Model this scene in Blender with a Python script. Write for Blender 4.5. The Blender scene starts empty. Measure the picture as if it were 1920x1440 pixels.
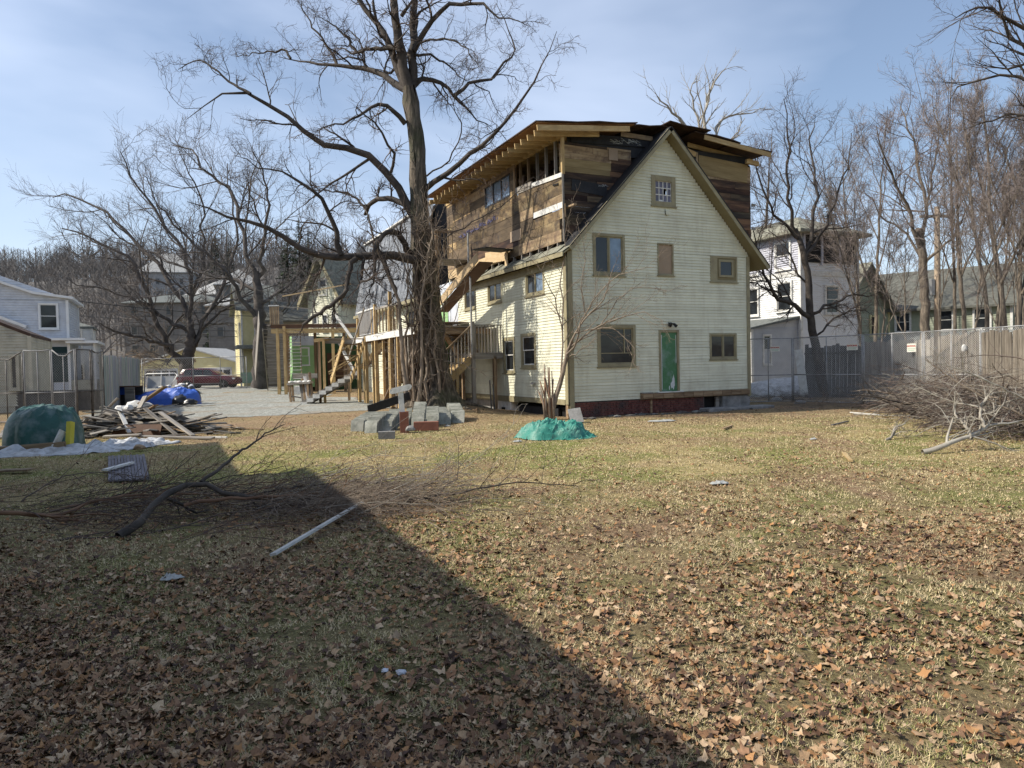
import bpy, math, random
import numpy as np
from mathutils import Vector, Matrix, noise
random.seed(7); RNG = np.random.default_rng(7)
SC = bpy.context.scene
COL = SC.collection
rad = math.radians

# ------------------------------------------------------------------ camera
F_PX = 1345.0; EYE = 1.65; PITCH = rad(1.53); ROLL = rad(1.25)
_f = Vector((0, math.cos(PITCH), -math.sin(PITCH)))
_u0 = Vector((0, math.sin(PITCH), math.cos(PITCH)))
_r0 = Vector((1, 0, 0))
_r = _r0*math.cos(ROLL) - _u0*math.sin(ROLL)
_u = _u0*math.cos(ROLL) + _r0*math.sin(ROLL)
CAM = Vector((0, 0, EYE))
cd = bpy.data.cameras.new('camera'); cam = bpy.data.objects.new('camera', cd); COL.objects.link(cam)
cam.matrix_world = Matrix(((_r.x, _u.x, -_f.x, 0), (_r.y, _u.y, -_f.y, 0), (_r.z, _u.z, -_f.z, EYE), (0, 0, 0, 1)))
cd.sensor_width = 36; cd.lens = F_PX/1920*36; cd.clip_start = 0.05; cd.clip_end = 3000
SC.camera = cam

# ------------------------------------------------------------------ light
SUN_EL = rad(40); SUN_H = Vector((-0.98, -0.17, 0)).normalized()      # horizontal direction towards the sun
sund = bpy.data.lights.new('sun', 'SUN'); sund.energy = 4.8; sund.angle = rad(0.53); sund.color = (1.0, 0.93, 0.81)
sun = bpy.data.objects.new('sun', sund); COL.objects.link(sun)
SD = Vector((SUN_H.x*math.cos(SUN_EL), SUN_H.y*math.cos(SUN_EL), math.sin(SUN_EL)))
sun.rotation_euler = SD.to_track_quat('Z', 'Y').to_euler(); sun.location = (-20, -5, 30)
W = bpy.data.worlds.new('World'); SC.world = W; W.use_nodes = True
nt = W.node_tree; nt.nodes.clear()
out = nt.nodes.new('ShaderNodeOutputWorld'); bg = nt.nodes.new('ShaderNodeBackground')
sky = nt.nodes.new('ShaderNodeTexSky'); sky.sky_type = 'NISHITA'; sky.sun_disc = False
sky.sun_elevation = SUN_EL; sky.sun_rotation = math.atan2(SUN_H.x, SUN_H.y)
sky.air_density = 1.0; sky.dust_density = 1.2; sky.ozone_density = 1.6
tc = nt.nodes.new('ShaderNodeTexCoord'); mp = nt.nodes.new('ShaderNodeMapping'); mp.inputs['Scale'].default_value = (1.0, 0.7, 2.6)
mp.inputs['Rotation'].default_value = (0.2, 0.35, 0.1)
nz = nt.nodes.new('ShaderNodeTexNoise'); nz.inputs['Scale'].default_value = 1.5; nz.inputs['Detail'].default_value = 5; nz.inputs['Roughness'].default_value = 0.48
nz.inputs['Distortion'].default_value = 0.3
rp = nt.nodes.new('ShaderNodeValToRGB'); rp.color_ramp.elements[0].position = 0.36; rp.color_ramp.elements[1].position = 0.74
rp.color_ramp.elements[0].color = (0.10, 0.10, 0.10, 1); rp.color_ramp.elements[1].color = (0.88, 0.88, 0.88, 1)
mx = nt.nodes.new('ShaderNodeMix'); mx.data_type = 'RGBA'
CLOUD = (6.2, 7.0, 8.6, 1); mx.inputs[7].default_value = CLOUD
nt.links.new(tc.outputs['Generated'], mp.inputs[0]); nt.links.new(mp.outputs[0], nz.inputs[0]); 
dt = nt.nodes.new('ShaderNodeVectorMath'); dt.operation = 'DOT_PRODUCT'; dt.inputs[1].default_value = (-0.22, 0.02, -0.10); nt.links.new(tc.outputs['Generated'], dt.inputs[0])
ad = nt.nodes.new('ShaderNodeMath'); ad.operation = 'ADD'; nt.links.new(nz.outputs[0], ad.inputs[0]); nt.links.new(dt.outputs['Value'], ad.inputs[1]); nt.links.new(ad.outputs[0], rp.inputs[0])
nt.links.new(rp.outputs[0], mx.inputs[0]); nt.links.new(sky.outputs[0], mx.inputs[6]); nt.links.new(mx.outputs[2], bg.inputs[0])
bg.inputs[1].default_value = 0.13; nt.links.new(bg.outputs[0], out.inputs[0])
vs = SC.view_settings; vs.view_transform = 'Standard'; vs.look = 'None'; vs.gamma = 1; vs.exposure = 0.28; vs.use_curve_mapping = False
SC.render.engine = 'CYCLES'; SC.cycles.use_denoising = True; SC.cycles.max_bounces = 6; SC.cycles.diffuse_bounces = 3
SC.cycles.glossy_bounces = 3; SC.cycles.transparent_max_bounces = 12; SC.cycles.caustics_reflective = False; SC.cycles.caustics_refractive = False

# ------------------------------------------------------------------ terrain and placing
def sst(e0, e1, x):
    t = min(1, max(0, (x-e0)/(e1-e0))); return t*t*(3-2*t)
MOUND = (-2.4, 24.0)
def tz(x, y):
    z = 0.28*sst(26, 52, y)
    d2 = (x-MOUND[0])**2 + (y-MOUND[1])**2
    z += 0.42*math.exp(-d2/3.2)
    return z
def at(px, py, Y):                       # the point of the place seen there at depth Y
    d = _f + _r*((px-960)/F_PX) + _u*((720-py)/F_PX)
    return CAM + d*(Y/d.y)
def on_ground(px, py, z=0.0):
    d = _f + _r*((px-960)/F_PX) + _u*((720-py)/F_PX)
    return CAM + d*((z-EYE)/d.z)

# ------------------------------------------------------------------ materials
MATS = {}
def ramp(nt, stops):
    r = nt.nodes.new('ShaderNodeValToRGB'); e = r.color_ramp.elements
    while len(e) < len(stops): e.new(0.5)
    for i, (p, c) in enumerate(stops):
        e[i].position = p; e[i].color = (*c, 1)
    return r
def mat(name, cols, scale=3.0, stretch=(1, 1, 1), rough=0.85, bump=0.3, bscale=None, detail=6, rand=0.0, randhue=None, dirt=None, metal=0.0, spec=0.35, coord='Object', lo=0.35, hi=0.65, vcol=False, nrough=0.6, streak=None):
    """noise between the given colours; rand = brightness change per object; dirt = (colour, scale, amount)"""
    if name in MATS: return MATS[name]
    m = bpy.data.materials.new(name); m.use_nodes = True; nt = m.node_tree; N = nt.nodes; L = nt.links
    b = N['Principled BSDF']; b.inputs['Roughness'].default_value = rough; b.inputs['Metallic'].default_value = metal
    b.inputs['Specular IOR Level'].default_value = spec
    tc = N.new('ShaderNodeTexCoord'); mp = N.new('ShaderNodeMapping'); mp.inputs['Scale'].default_value = stretch
    L.new(tc.outputs[coord], mp.inputs[0])
    oi = N.new('ShaderNodeObjectInfo')
    if rand or randhue:                   # shift the grain for every object
        mul = N.new('ShaderNodeMath'); mul.operation = 'MULTIPLY'; mul.inputs[1].default_value = 37.0; L.new(oi.outputs['Random'], mul.inputs[0])
        L.new(mul.outputs[0], mp.inputs['Location'])
    n = N.new('ShaderNodeTexNoise'); n.inputs['Scale'].default_value = scale; n.inputs['Detail'].default_value = detail; n.inputs['Roughness'].default_value = nrough
    L.new(mp.outputs[0], n.inputs[0])
    k = len(cols)
    r = ramp(nt, [(lo+(hi-lo)*i/max(1, k-1), c) for i, c in enumerate(cols)] if k > 1 else [(0, cols[0]), (1, cols[0])])
    L.new(n.outputs[0], r.inputs[0]); c = r.outputs[0]
    if vcol:
        at_ = N.new('ShaderNodeAttribute'); at_.attribute_name = 'tint'
        mm = N.new('ShaderNodeMix'); mm.data_type = 'RGBA'; mm.blend_type = 'MULTIPLY'; mm.inputs[0].default_value = 1
        L.new(c, mm.inputs[6]); L.new(at_.outputs['Color'], mm.inputs[7]); c = mm.outputs[2]
    if randhue:
        rr = ramp(nt, [(i/max(1, len(randhue)-1), h) for i, h in enumerate(randhue)]); rr.color_ramp.interpolation = 'CONSTANT' if len(randhue) > 3 else 'LINEAR'
        L.new(oi.outputs['Random'], rr.inputs[0])
        mm = N.new('ShaderNodeMix'); mm.data_type = 'RGBA'; mm.blend_type = 'MULTIPLY'; mm.inputs[0].default_value = 1
        L.new(c, mm.inputs[6]); L.new(rr.outputs[0], mm.inputs[7]); c = mm.outputs[2]
    if rand:
        mr = N.new('ShaderNodeMapRange'); mr.inputs[3].default_value = 1-rand; mr.inputs[4].default_value = 1+rand
        L.new(oi.outputs['Random'], mr.inputs[0])
        mm = N.new('ShaderNodeVectorMath'); mm.operation = 'SCALE'; L.new(c, mm.inputs[0]); L.new(mr.outputs[0], mm.inputs['Scale']); c = mm.outputs[0]
    if dirt:
        dc, ds, da = dirt
        n2 = N.new('ShaderNodeTexNoise'); n2.inputs['Scale'].default_value = ds; n2.inputs['Detail'].default_value = 8; n2.inputs['Roughness'].default_value = 0.65
        L.new(tc.outputs[coord], n2.inputs[0])
        r2 = ramp(nt, [(0.48, (0, 0, 0)), (0.66, (da, da, da))]); L.new(n2.outputs[0], r2.inputs[0])
        mm = N.new('ShaderNodeMix'); mm.data_type = 'RGBA'; L.new(r2.outputs[0], mm.inputs[0]); L.new(c, mm.inputs[6]); mm.inputs[7].default_value = (*dc, 1); c = mm.outputs[2]
    if streak:
        m3 = N.new('ShaderNodeMapping'); m3.inputs['Scale'].default_value = (5, 5, 0.45); L.new(tc.outputs[coord], m3.inputs[0])
        n4 = N.new('ShaderNodeTexNoise'); n4.inputs['Scale'].default_value = 1.0; n4.inputs['Detail'].default_value = 8; n4.inputs['Roughness'].default_value = 0.7; L.new(m3.outputs[0], n4.inputs[0])
        r4 = ramp(nt, [(0.50, (0, 0, 0)), (0.70, (streak[1],)*3)]); L.new(n4.outputs[0], r4.inputs[0])
        mm = N.new('ShaderNodeMix'); mm.data_type = 'RGBA'; L.new(r4.outputs[0], mm.inputs[0]); L.new(c, mm.inputs[6]); mm.inputs[7].default_value = (*streak[0], 1); c = mm.outputs[2]
    L.new(c, b.inputs['Base Color'])
    if bump:
        n3 = N.new('ShaderNodeTexNoise'); n3.inputs['Scale'].default_value = bscale or scale*4; n3.inputs['Detail'].default_value = 4
        L.new(mp.outputs[0], n3.inputs[0]); bp = N.new('ShaderNodeBump'); bp.inputs['Strength'].default_value = bump; bp.inputs['Distance'].default_value = 0.02
        L.new(n3.outputs[0], bp.inputs['Height']); L.new(bp.outputs[0], b.inputs['Normal'])
    MATS[name] = m; return m
def glass(name, c=(0.014, 0.016, 0.018), rough=0.05):
    if name in MATS: return MATS[name]
    m = mat(name, [c, tuple(v*2.2 for v in c)], scale=1.3, rough=rough, bump=0.05, bscale=1.2, spec=0.45); return m

M_CREAM = mat('cream clapboard paint', [(0.66, 0.65, 0.50), (0.72, 0.71, 0.56)], scale=1.2, rough=0.6, bump=0.15, rand=0.06, dirt=((0.50, 0.47, 0.35), 1.4, 0.55), streak=((0.46, 0.42, 0.30), 0.4))
M_TRIM = mat('olive tan trim paint', [(0.33, 0.29, 0.175), (0.26, 0.23, 0.14)], scale=2, rough=0.6, bump=0.15, dirt=((0.16, 0.12, 0.08), 3, 0.5))
M_SOFFIT = mat('brown olive soffit paint', [(0.20, 0.165, 0.085), (0.235, 0.195, 0.105)], scale=2, rough=0.7)
M_NEW = mat('new yellow lumber', [(0.50, 0.36, 0.17), (0.40, 0.27, 0.12), (0.55, 0.42, 0.22)], scale=2.2, stretch=(0.5, 5, 5), rand=0.14, rough=0.75, dirt=((0.18, 0.12, 0.07), 2.4, 0.35))
M_GREYW = mat('weathered grey wood', [(0.16, 0.14, 0.12), (0.27, 0.245, 0.21), (0.34, 0.31, 0.27)], scale=2.2, stretch=(0.4, 6, 6), rand=0.22, bump=0.5)
M_BROWNW = mat('weathered brown wood', [(0.14, 0.09, 0.055), (0.25, 0.17, 0.10), (0.33, 0.245, 0.15)], scale=2.4, stretch=(0.4, 6, 6), rand=0.25, bump=0.5)
M_STAIN = mat('stained old sheathing', [(0.05, 0.04, 0.032), (0.175, 0.135, 0.09), (0.34, 0.285, 0.185)], scale=1.9, stretch=(0.8, 2.2, 2.2), rand=0.34, bump=0.4, detail=9, lo=0.3, hi=0.68, randhue=[(1, 0.9, 0.72), (0.62, 0.55, 0.52), (1.15, 1.02, 0.8), (0.8, 0.72, 0.6), (1.3, 1.12, 0.85), (0.7, 0.66, 0.6)], dirt=((0.04, 0.032, 0.03), 2.0, 0.8))
M_TAR = mat('tar stained dark boards', [(0.025, 0.018, 0.017), (0.062, 0.042, 0.034), (0.12, 0.082, 0.055)], scale=2.0, stretch=(0.5, 3, 3), rand=0.4, bump=0.5, detail=9, randhue=[(1, 0.72, 0.68), (0.8, 0.95, 0.9), (1.25, 1.0, 0.8)])
M_TANP = mat('raw tan sheathing boards', [(0.20, 0.14, 0.085), (0.30, 0.215, 0.125), (0.37, 0.285, 0.18)], scale=1.8, stretch=(0.5, 4, 4), rand=0.2, dirt=((0.09, 0.055, 0.045), 2.2, 0.8))
M_WHITEP = mat('chipped white paint', [(0.62, 0.61, 0.57), (0.75, 0.74, 0.70)], scale=4, rough=0.6, dirt=((0.4, 0.36, 0.3), 5, 0.5))
M_WHITE = mat('white house paint', [(0.70, 0.70, 0.70), (0.78, 0.78, 0.77)], scale=1.5, rough=0.55, bump=0.1, dirt=((0.52, 0.51, 0.48), 1.5, 0.4))
M_BROWNP = mat('dark brown and shade toned plywood', [(0.075, 0.036, 0.02), (0.12, 0.06, 0.032)], scale=2, rough=0.7)  # brown boards; also paints the shade on the stair soffit and under the deck
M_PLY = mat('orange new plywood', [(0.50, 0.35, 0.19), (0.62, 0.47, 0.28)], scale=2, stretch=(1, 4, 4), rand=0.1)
M_FELT = mat('black roofing felt', [(0.012, 0.013, 0.015), (0.03, 0.03, 0.033)], scale=2, rough=0.7, bump=0.3)
M_ROOFD = mat('dark worn roofing', [(0.035, 0.022, 0.018), (0.085, 0.05, 0.035)], scale=3, rough=0.9, bump=0.5, rand=0.2)
M_SHING = mat('weathered grey green shingles', [(0.13, 0.13, 0.10), (0.22, 0.215, 0.165), (0.28, 0.27, 0.21)], scale=4, bump=0.5, rand=0.1)
M_GREYSH = mat('grey asphalt shingles', [(0.12, 0.13, 0.12), (0.19, 0.20, 0.185)], scale=6, bump=0.5, rand=0.12)
M_CONC = mat('grey concrete', [(0.20, 0.195, 0.185), (0.33, 0.32, 0.30)], scale=4, bump=0.5, dirt=((0.10, 0.10, 0.095), 2.2, 0.7))
M_GREEN = mat('green painted door', [(0.045, 0.15, 0.055), (0.06, 0.185, 0.07)], scale=2, rough=0.5, bump=0.1)
M_LGREEN = mat('light green boards', [(0.27, 0.46, 0.20), (0.33, 0.52, 0.25)], scale=2, rough=0.7)
M_DARK = mat('dark hollow', [(0.008, 0.008, 0.008), (0.015, 0.014, 0.013)], scale=2, bump=0)  # near-black colour standing in for the shade inside openings
M_GLASS = glass('window glass'); M_GLASSB = glass('window glass with painted sky reflection', (0.10, 0.14, 0.19), 0.12)  # second glass has the sky's reflection put into its base colour
M_METAL = mat('galvanised steel', [(0.26, 0.26, 0.26), (0.38, 0.38, 0.37)], scale=8, rough=0.55, metal=0.35, bump=0.1)
M_BLACK = mat('black plastic', [(0.012, 0.012, 0.013), (0.02, 0.02, 0.02)], scale=4, rough=0.35, bump=0.2, spec=0.5)
M_BARK = mat('grey brown bark', [(0.06, 0.05, 0.04), (0.15, 0.122, 0.095), (0.24, 0.20, 0.155)], scale=3.0, stretch=(3.5, 3.5, 0.7), bump=1.0, bscale=9, detail=8)
M_BARKD = mat('dark limb bark', [(0.034, 0.028, 0.024), (0.085, 0.069, 0.056)], scale=3.5, bump=0.7)
M_TWIG = mat('brown grey twigs', [(0.07, 0.052, 0.043), (0.135, 0.10, 0.082)], scale=1.2, bump=0)
M_TWIGP = mat('purple brown twigs', [(0.12, 0.085, 0.075), (0.21, 0.155, 0.135)], scale=1.2, bump=0)
M_VINE = mat('tan vine bark', [(0.16, 0.122, 0.09), (0.31, 0.25, 0.19)], scale=3, stretch=(2, 2, 1), bump=0.5)
M_PALEB = mat('pale bare branch bark', [(0.25, 0.22, 0.18), (0.40, 0.37, 0.31)], scale=4, bump=0.4)
M_REDB = mat('reddish sapling bark', [(0.14, 0.075, 0.045), (0.23, 0.135, 0.08)], scale=3, bump=0.3)

# ------------------------------------------------------------------ mesh helpers
class MB:
    def __init__(s): s.v = []; s.f = []; s.mi = []; s.m = 0
    def add(s, vs, fs):
        o = len(s.v); s.v.extend([tuple(p) for p in vs])
        for f in fs: s.f.append(tuple(o+i for i in f)); s.mi.append(s.m)
    BF = ((0, 3, 2, 1), (4, 5, 6, 7), (0, 1, 5, 4), (1, 2, 6, 5), (2, 3, 7, 6), (3, 0, 4, 7))
    def box(s, x0, x1, y0, y1, z0, z1, fn=None):
        c = [(x0, y0, z0), (x1, y0, z0), (x1, y1, z0), (x0, y1, z0), (x0, y0, z1), (x1, y0, z1), (x1, y1, z1), (x0, y1, z1)]
        if fn: c = [fn(*p) for p in c]
        s.add(c, MB.BF); return s
    def hexa(s, c): s.add(c, MB.BF); return s
    def beam(s, p0, p1, w, t, up=(0, 0, 1)):
        p0 = Vector(p0); p1 = Vector(p1); d = (p1-p0).normalized(); up = Vector(up)
        if abs(d.dot(up)) > 0.98: up = Vector((0, 1, 0))
        sd = d.cross(up).normalized(); n = sd.cross(d).normalized()
        a = sd*w/2; b = n*t/2
        s.add([p0-a-b, p0+a-b, p1+a-b, p1-a-b, p0-a+b, p0+a+b, p1+a+b, p1-a+b], MB.BF); return s
    def tube(s, pts, rs, k=8, cap=True):
        pts = [Vector(p) for p in pts]; n = len(pts)
        if not hasattr(rs, '__len__'): rs = [rs]*n
        vs = []
        ref = Vector((0.31, 0.22, 0.93))
        for i in range(n):
            d = (pts[min(n-1, i+1)]-pts[max(0, i-1)]).normalized()
            a = d.cross(ref)
            if a.length < 0.1: a = d.cross(Vector((1, 0, 0)))
            a.normalize(); b = d.cross(a)
            for j in range(k):
                t = 2*math.pi*j/k; vs.append(pts[i]+(a*math.cos(t)+b*math.sin(t))*rs[i])
        fs = [(i*k+j, i*k+(j+1) % k, (i+1)*k+(j+1) % k, (i+1)*k+j) for i in range(n-1) for j in range(k)]
        if cap: fs += [tuple(range(k-1, -1, -1)), tuple((n-1)*k+j for j in range(k))]
        s.add(vs, fs); return s
    def prism(s, poly, z0, z1, fn=None):
        n = len(poly); c = [(x, y, z0) for x, y in poly]+[(x, y, z1) for x, y in poly]
        if fn: c = [fn(*p) for p in c]
        s.add(c, [tuple(range(n-1, -1, -1)), tuple(range(n, 2*n))]+[(i, (i+1) % n, n+(i+1) % n, n+i) for i in range(n)]); return s
    def build(s, name, mats, parent=None, smooth=False, bevel=0):
        me = bpy.data.meshes.new(name); me.from_pydata(s.v, [], s.f); me.update()
        o = link(name, me, mats, parent)
        if any(s.mi): me.polygons.foreach_set('material_index', s.mi)
        if smooth: me.polygons.foreach_set('use_smooth', [True]*len(me.polygons))
        if bevel:
            b = o.modifiers.new('bevel', 'BEVEL'); b.width = bevel; b.segments = 2; b.limit_method = 'ANGLE'
        return o
def link(name, me, mats, parent=None):
    for m in (mats if isinstance(mats, (list, tuple)) else [mats]): me.materials.append(m)
    o = bpy.data.objects.new(name, me); COL.objects.link(o)
    if parent: o.parent = parent
    return o
def tag(o, label=None, cat=None, group=None, kind=None):
    if label: o['label'] = label
    if cat: o['category'] = cat
    if group: o['group'] = group
    if kind: o['kind'] = kind
    return o
def thing(name, loc=(0, 0, 0), rz=0.0, label=None, cat=None, group=None):
    o = bpy.data.objects.new(name, None); o.empty_display_size = 0.2; COL.objects.link(o); o.location = loc; o.rotation_euler = (0, 0, rz)
    return tag(o, label, cat, group)
def dup(root, loc=None, rz=None, label=None, scale=None):
    def cp(o, parent):
        c = o.copy(); COL.objects.link(c)
        if parent: c.parent = parent
        for ch in [x for x in bpy.data.objects if x.parent == o and x is not c]: cp(ch, c)
        return c
    c = cp(root, None)
    if loc is not None: c.location = loc
    if rz is not None: c.rotation_euler.z = rz
    if scale is not None: c.scale = (scale,)*3
    if label: c['label'] = label
    return c
_BOX = {}
def plank(name, p0, p1, w, t, m, parent=None, up=(0, 0, 1)):
    """a board of its own: local x along the length, so that the grain follows it. w across, t along up"""
    p0 = Vector(p0); p1 = Vector(p1); L = (p1-p0).length
    key = (round(L, 2), round(w, 3), round(t, 3), m.name)
    if key not in _BOX:
        b = MB().box(-L/2, L/2, -w/2, w/2, -t/2, t/2); me = bpy.data.meshes.new(name); me.from_pydata(b.v, [], b.f); me.materials.append(m); _BOX[key] = me
    o = bpy.data.objects.new(name, _BOX[key]); COL.objects.link(o)
    x = (p1-p0).normalized(); up = Vector(up)
    if abs(x.dot(up)) > 0.98: up = Vector((0, 1, 0))
    y = up.cross(x).normalized(); z = x.cross(y)
    mw = Matrix((( x.x, y.x, z.x, 0), (x.y, y.y, z.y, 0), (x.z, y.z, z.z, 0), (0, 0, 0, 1))); mw.translation = (p0+p1)/2
    if parent: o.parent = parent
    o.matrix_basis = mw
    return o
def np_mesh(name, V, Fq, mats, parent=None, smooth=False, tint=None, side=None):
    """fast mesh from arrays; Fq is (m, k)"""
    me = bpy.data.meshes.new(name); V = np.asarray(V, np.float32); Fq = np.asarray(Fq, np.int32)
    me.vertices.add(len(V)); me.vertices.foreach_set('co', V.ravel())
    m, k = Fq.shape
    me.loops.add(m*k); me.loops.foreach_set('vertex_index', Fq.ravel())
    me.polygons.add(m); me.polygons.foreach_set('loop_start', np.arange(0, m*k, k, dtype=np.int32)); me.polygons.foreach_set('loop_total', np.full(m, k, np.int32))
    me.update(calc_edges=True); me.validate()
    if smooth: me.polygons.foreach_set('use_smooth', np.ones(len(me.polygons), bool))
    if tint is not None:
        a = me.color_attributes.new('tint', 'FLOAT_COLOR', 'POINT'); c = np.ones((len(V), 4), np.float32); c[:, :3] = tint; a.data.foreach_set('color', c.ravel())
    return link(name, me, mats, parent)

# ------------------------------------------------------------------ branches, all at once
def tubes(P, R, k):
    M, n, _ = P.shape
    if k == 1:                             # the finest twigs: one flat strip each
        T = P[:, -1]-P[:, 0]; A = np.cross(T, np.random.default_rng(M).normal(size=T.shape)); A /= np.linalg.norm(A, axis=1, keepdims=True)+1e-9
        V = np.stack([P-A[:, None]*R[..., None]*1.25, P+A[:, None]*R[..., None]*1.25], 2)
        base = (np.arange(M)*n*2)[:, None]; i = np.arange(n-1)[None]*2
        return V.reshape(-1, 3), np.stack([base+i, base+i+1, base+i+3, base+i+2], -1).reshape(-1, 4)
    T = np.empty_like(P); T[:, 1:-1] = P[:, 2:]-P[:, :-2]; T[:, 0] = P[:, 1]-P[:, 0]; T[:, -1] = P[:, -1]-P[:, -2]
    T /= np.linalg.norm(T, axis=2, keepdims=True)+1e-9
    ref = np.array([0.31, 0.22, 0.93]); A = np.cross(T, ref); A /= np.linalg.norm(A, axis=2, keepdims=True)+1e-9; B = np.cross(T, A)
    th = np.arange(k)*2*math.pi/k
    V = P[:, :, None, :]+R[:, :, None, None]*(A[:, :, None, :]*np.cos(th)[None, None, :, None]+B[:, :, None, :]*np.sin(th)[None, None, :, None])
    base = (np.arange(M)*n*k)[:, None, None]; i = np.arange(n-1)[None, :, None]; j = np.arange(k)[None, None, :]; j2 = (j+1) % k
    Fq = np.stack([base+i*k+j, base+i*k+j2, base+(i+1)*k+j2, base+(i+1)*k+j], -1).reshape(-1, 4)
    return V.reshape(-1, 3), Fq
def grow(P, R, m, t0, t1, ang, lf, n, wob, up, rs, rmin, rng, lmin=0.0, lmax=99, bias=None):
    M, n0, _ = P.shape
    L0 = np.linalg.norm(np.diff(P, axis=1), axis=2).sum(1)
    t = t0+(t1-t0)*(np.arange(m)[None, :]+rng.random((M, m)))/m
    x = t*(n0-1); i = np.minimum(x.astype(int), n0-2); fr = (x-i)[..., None]; r = np.arange(M)[:, None]
    B = P[r, i]*(1-fr)+P[r, i+1]*fr; T = P[r, i+1]-P[r, i]; T /= np.linalg.norm(T, axis=2, keepdims=True)+1e-9
    Rb = R[r, i]*(1-fr[..., 0])+R[r, i+1]*fr[..., 0]
    q = rng.normal(size=B.shape)
    if bias is not None: q = q*0.6+np.array(bias)
    q -= (q*T).sum(2, keepdims=True)*T; q /= np.linalg.norm(q, axis=2, keepdims=True)+1e-9
    a = ang*(0.65+0.7*rng.random((M, m, 1)))
    D = T*np.cos(a)+q*np.sin(a)
    L = np.clip(L0[:, None]*lf*(1.15-0.6*t)*(0.55+0.9*rng.random((M, m))), lmin, lmax)
    B = B.reshape(-1, 3); D = D.reshape(-1, 3); L = L.reshape(-1); Rb = Rb.reshape(-1)
    Q = np.empty((len(B), n, 3)); Q[:, 0] = B; p = B.copy()
    for s in range(1, n):
        D = D+wob*rng.normal(size=D.shape); D[:, 2] += up; D /= np.linalg.norm(D, axis=1, keepdims=True)
        p = p+D*(L/(n-1))[:, None]; Q[:, s] = p
    r0 = np.maximum(rmin, np.minimum(Rb*rs, 0.02+L*0.02))
    RR = r0[:, None]*(1-np.linspace(0, 1, n)[None, :]**1.2*0.75); RR = np.maximum(RR, rmin*0.6)
    return Q, RR
def spline(pts, rs, n, wob=0.0, rng=None):
    """resample a hand-set limb"""
    P = np.array([list(p) for p in pts], float); m = len(P)
    rs = np.interp(np.linspace(0, 1, m), np.linspace(0, 1, len(rs)), rs)
    d = np.r_[0, np.cumsum(np.linalg.norm(np.diff(P, axis=0), axis=1))]; d /= d[-1]
    t = np.linspace(0, 1, n); idx = np.clip(np.searchsorted(d, t, 'right')-1, 0, m-2)
    u = ((t-d[idx])/(d[idx+1]-d[idx]+1e-9))[:, None]
    p0 = P[np.maximum(idx-1, 0)]; p1 = P[idx]; p2 = P[idx+1]; p3 = P[np.minimum(idx+2, m-1)]
    Q = 0.5*(2*p1+(p2-p0)*u+(2*p0-5*p1+4*p2-p3)*u**2+(3*p1-p0-3*p2+p3)*u**3)
    Q = 0.5*Q+0.5*(p1*(1-u)+p2*u)
    if wob and rng is not None:
        w = rng.normal(size=Q.shape)*wob; w[0] = 0; Q = Q+w
    return Q, np.interp(t, d, rs)
def branch_mesh(name, sets, m, parent=None, smooth=True):
    Vs = []; Fs = []; o = 0
    for P, R, k in sets:
        if len(P) == 0: continue
        V, Fq = tubes(P, R, k); Vs.append(V); Fs.append(Fq+o); o += len(V)
    return np_mesh(name, np.concatenate(Vs), np.concatenate(Fs), m, parent, smooth)
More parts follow.
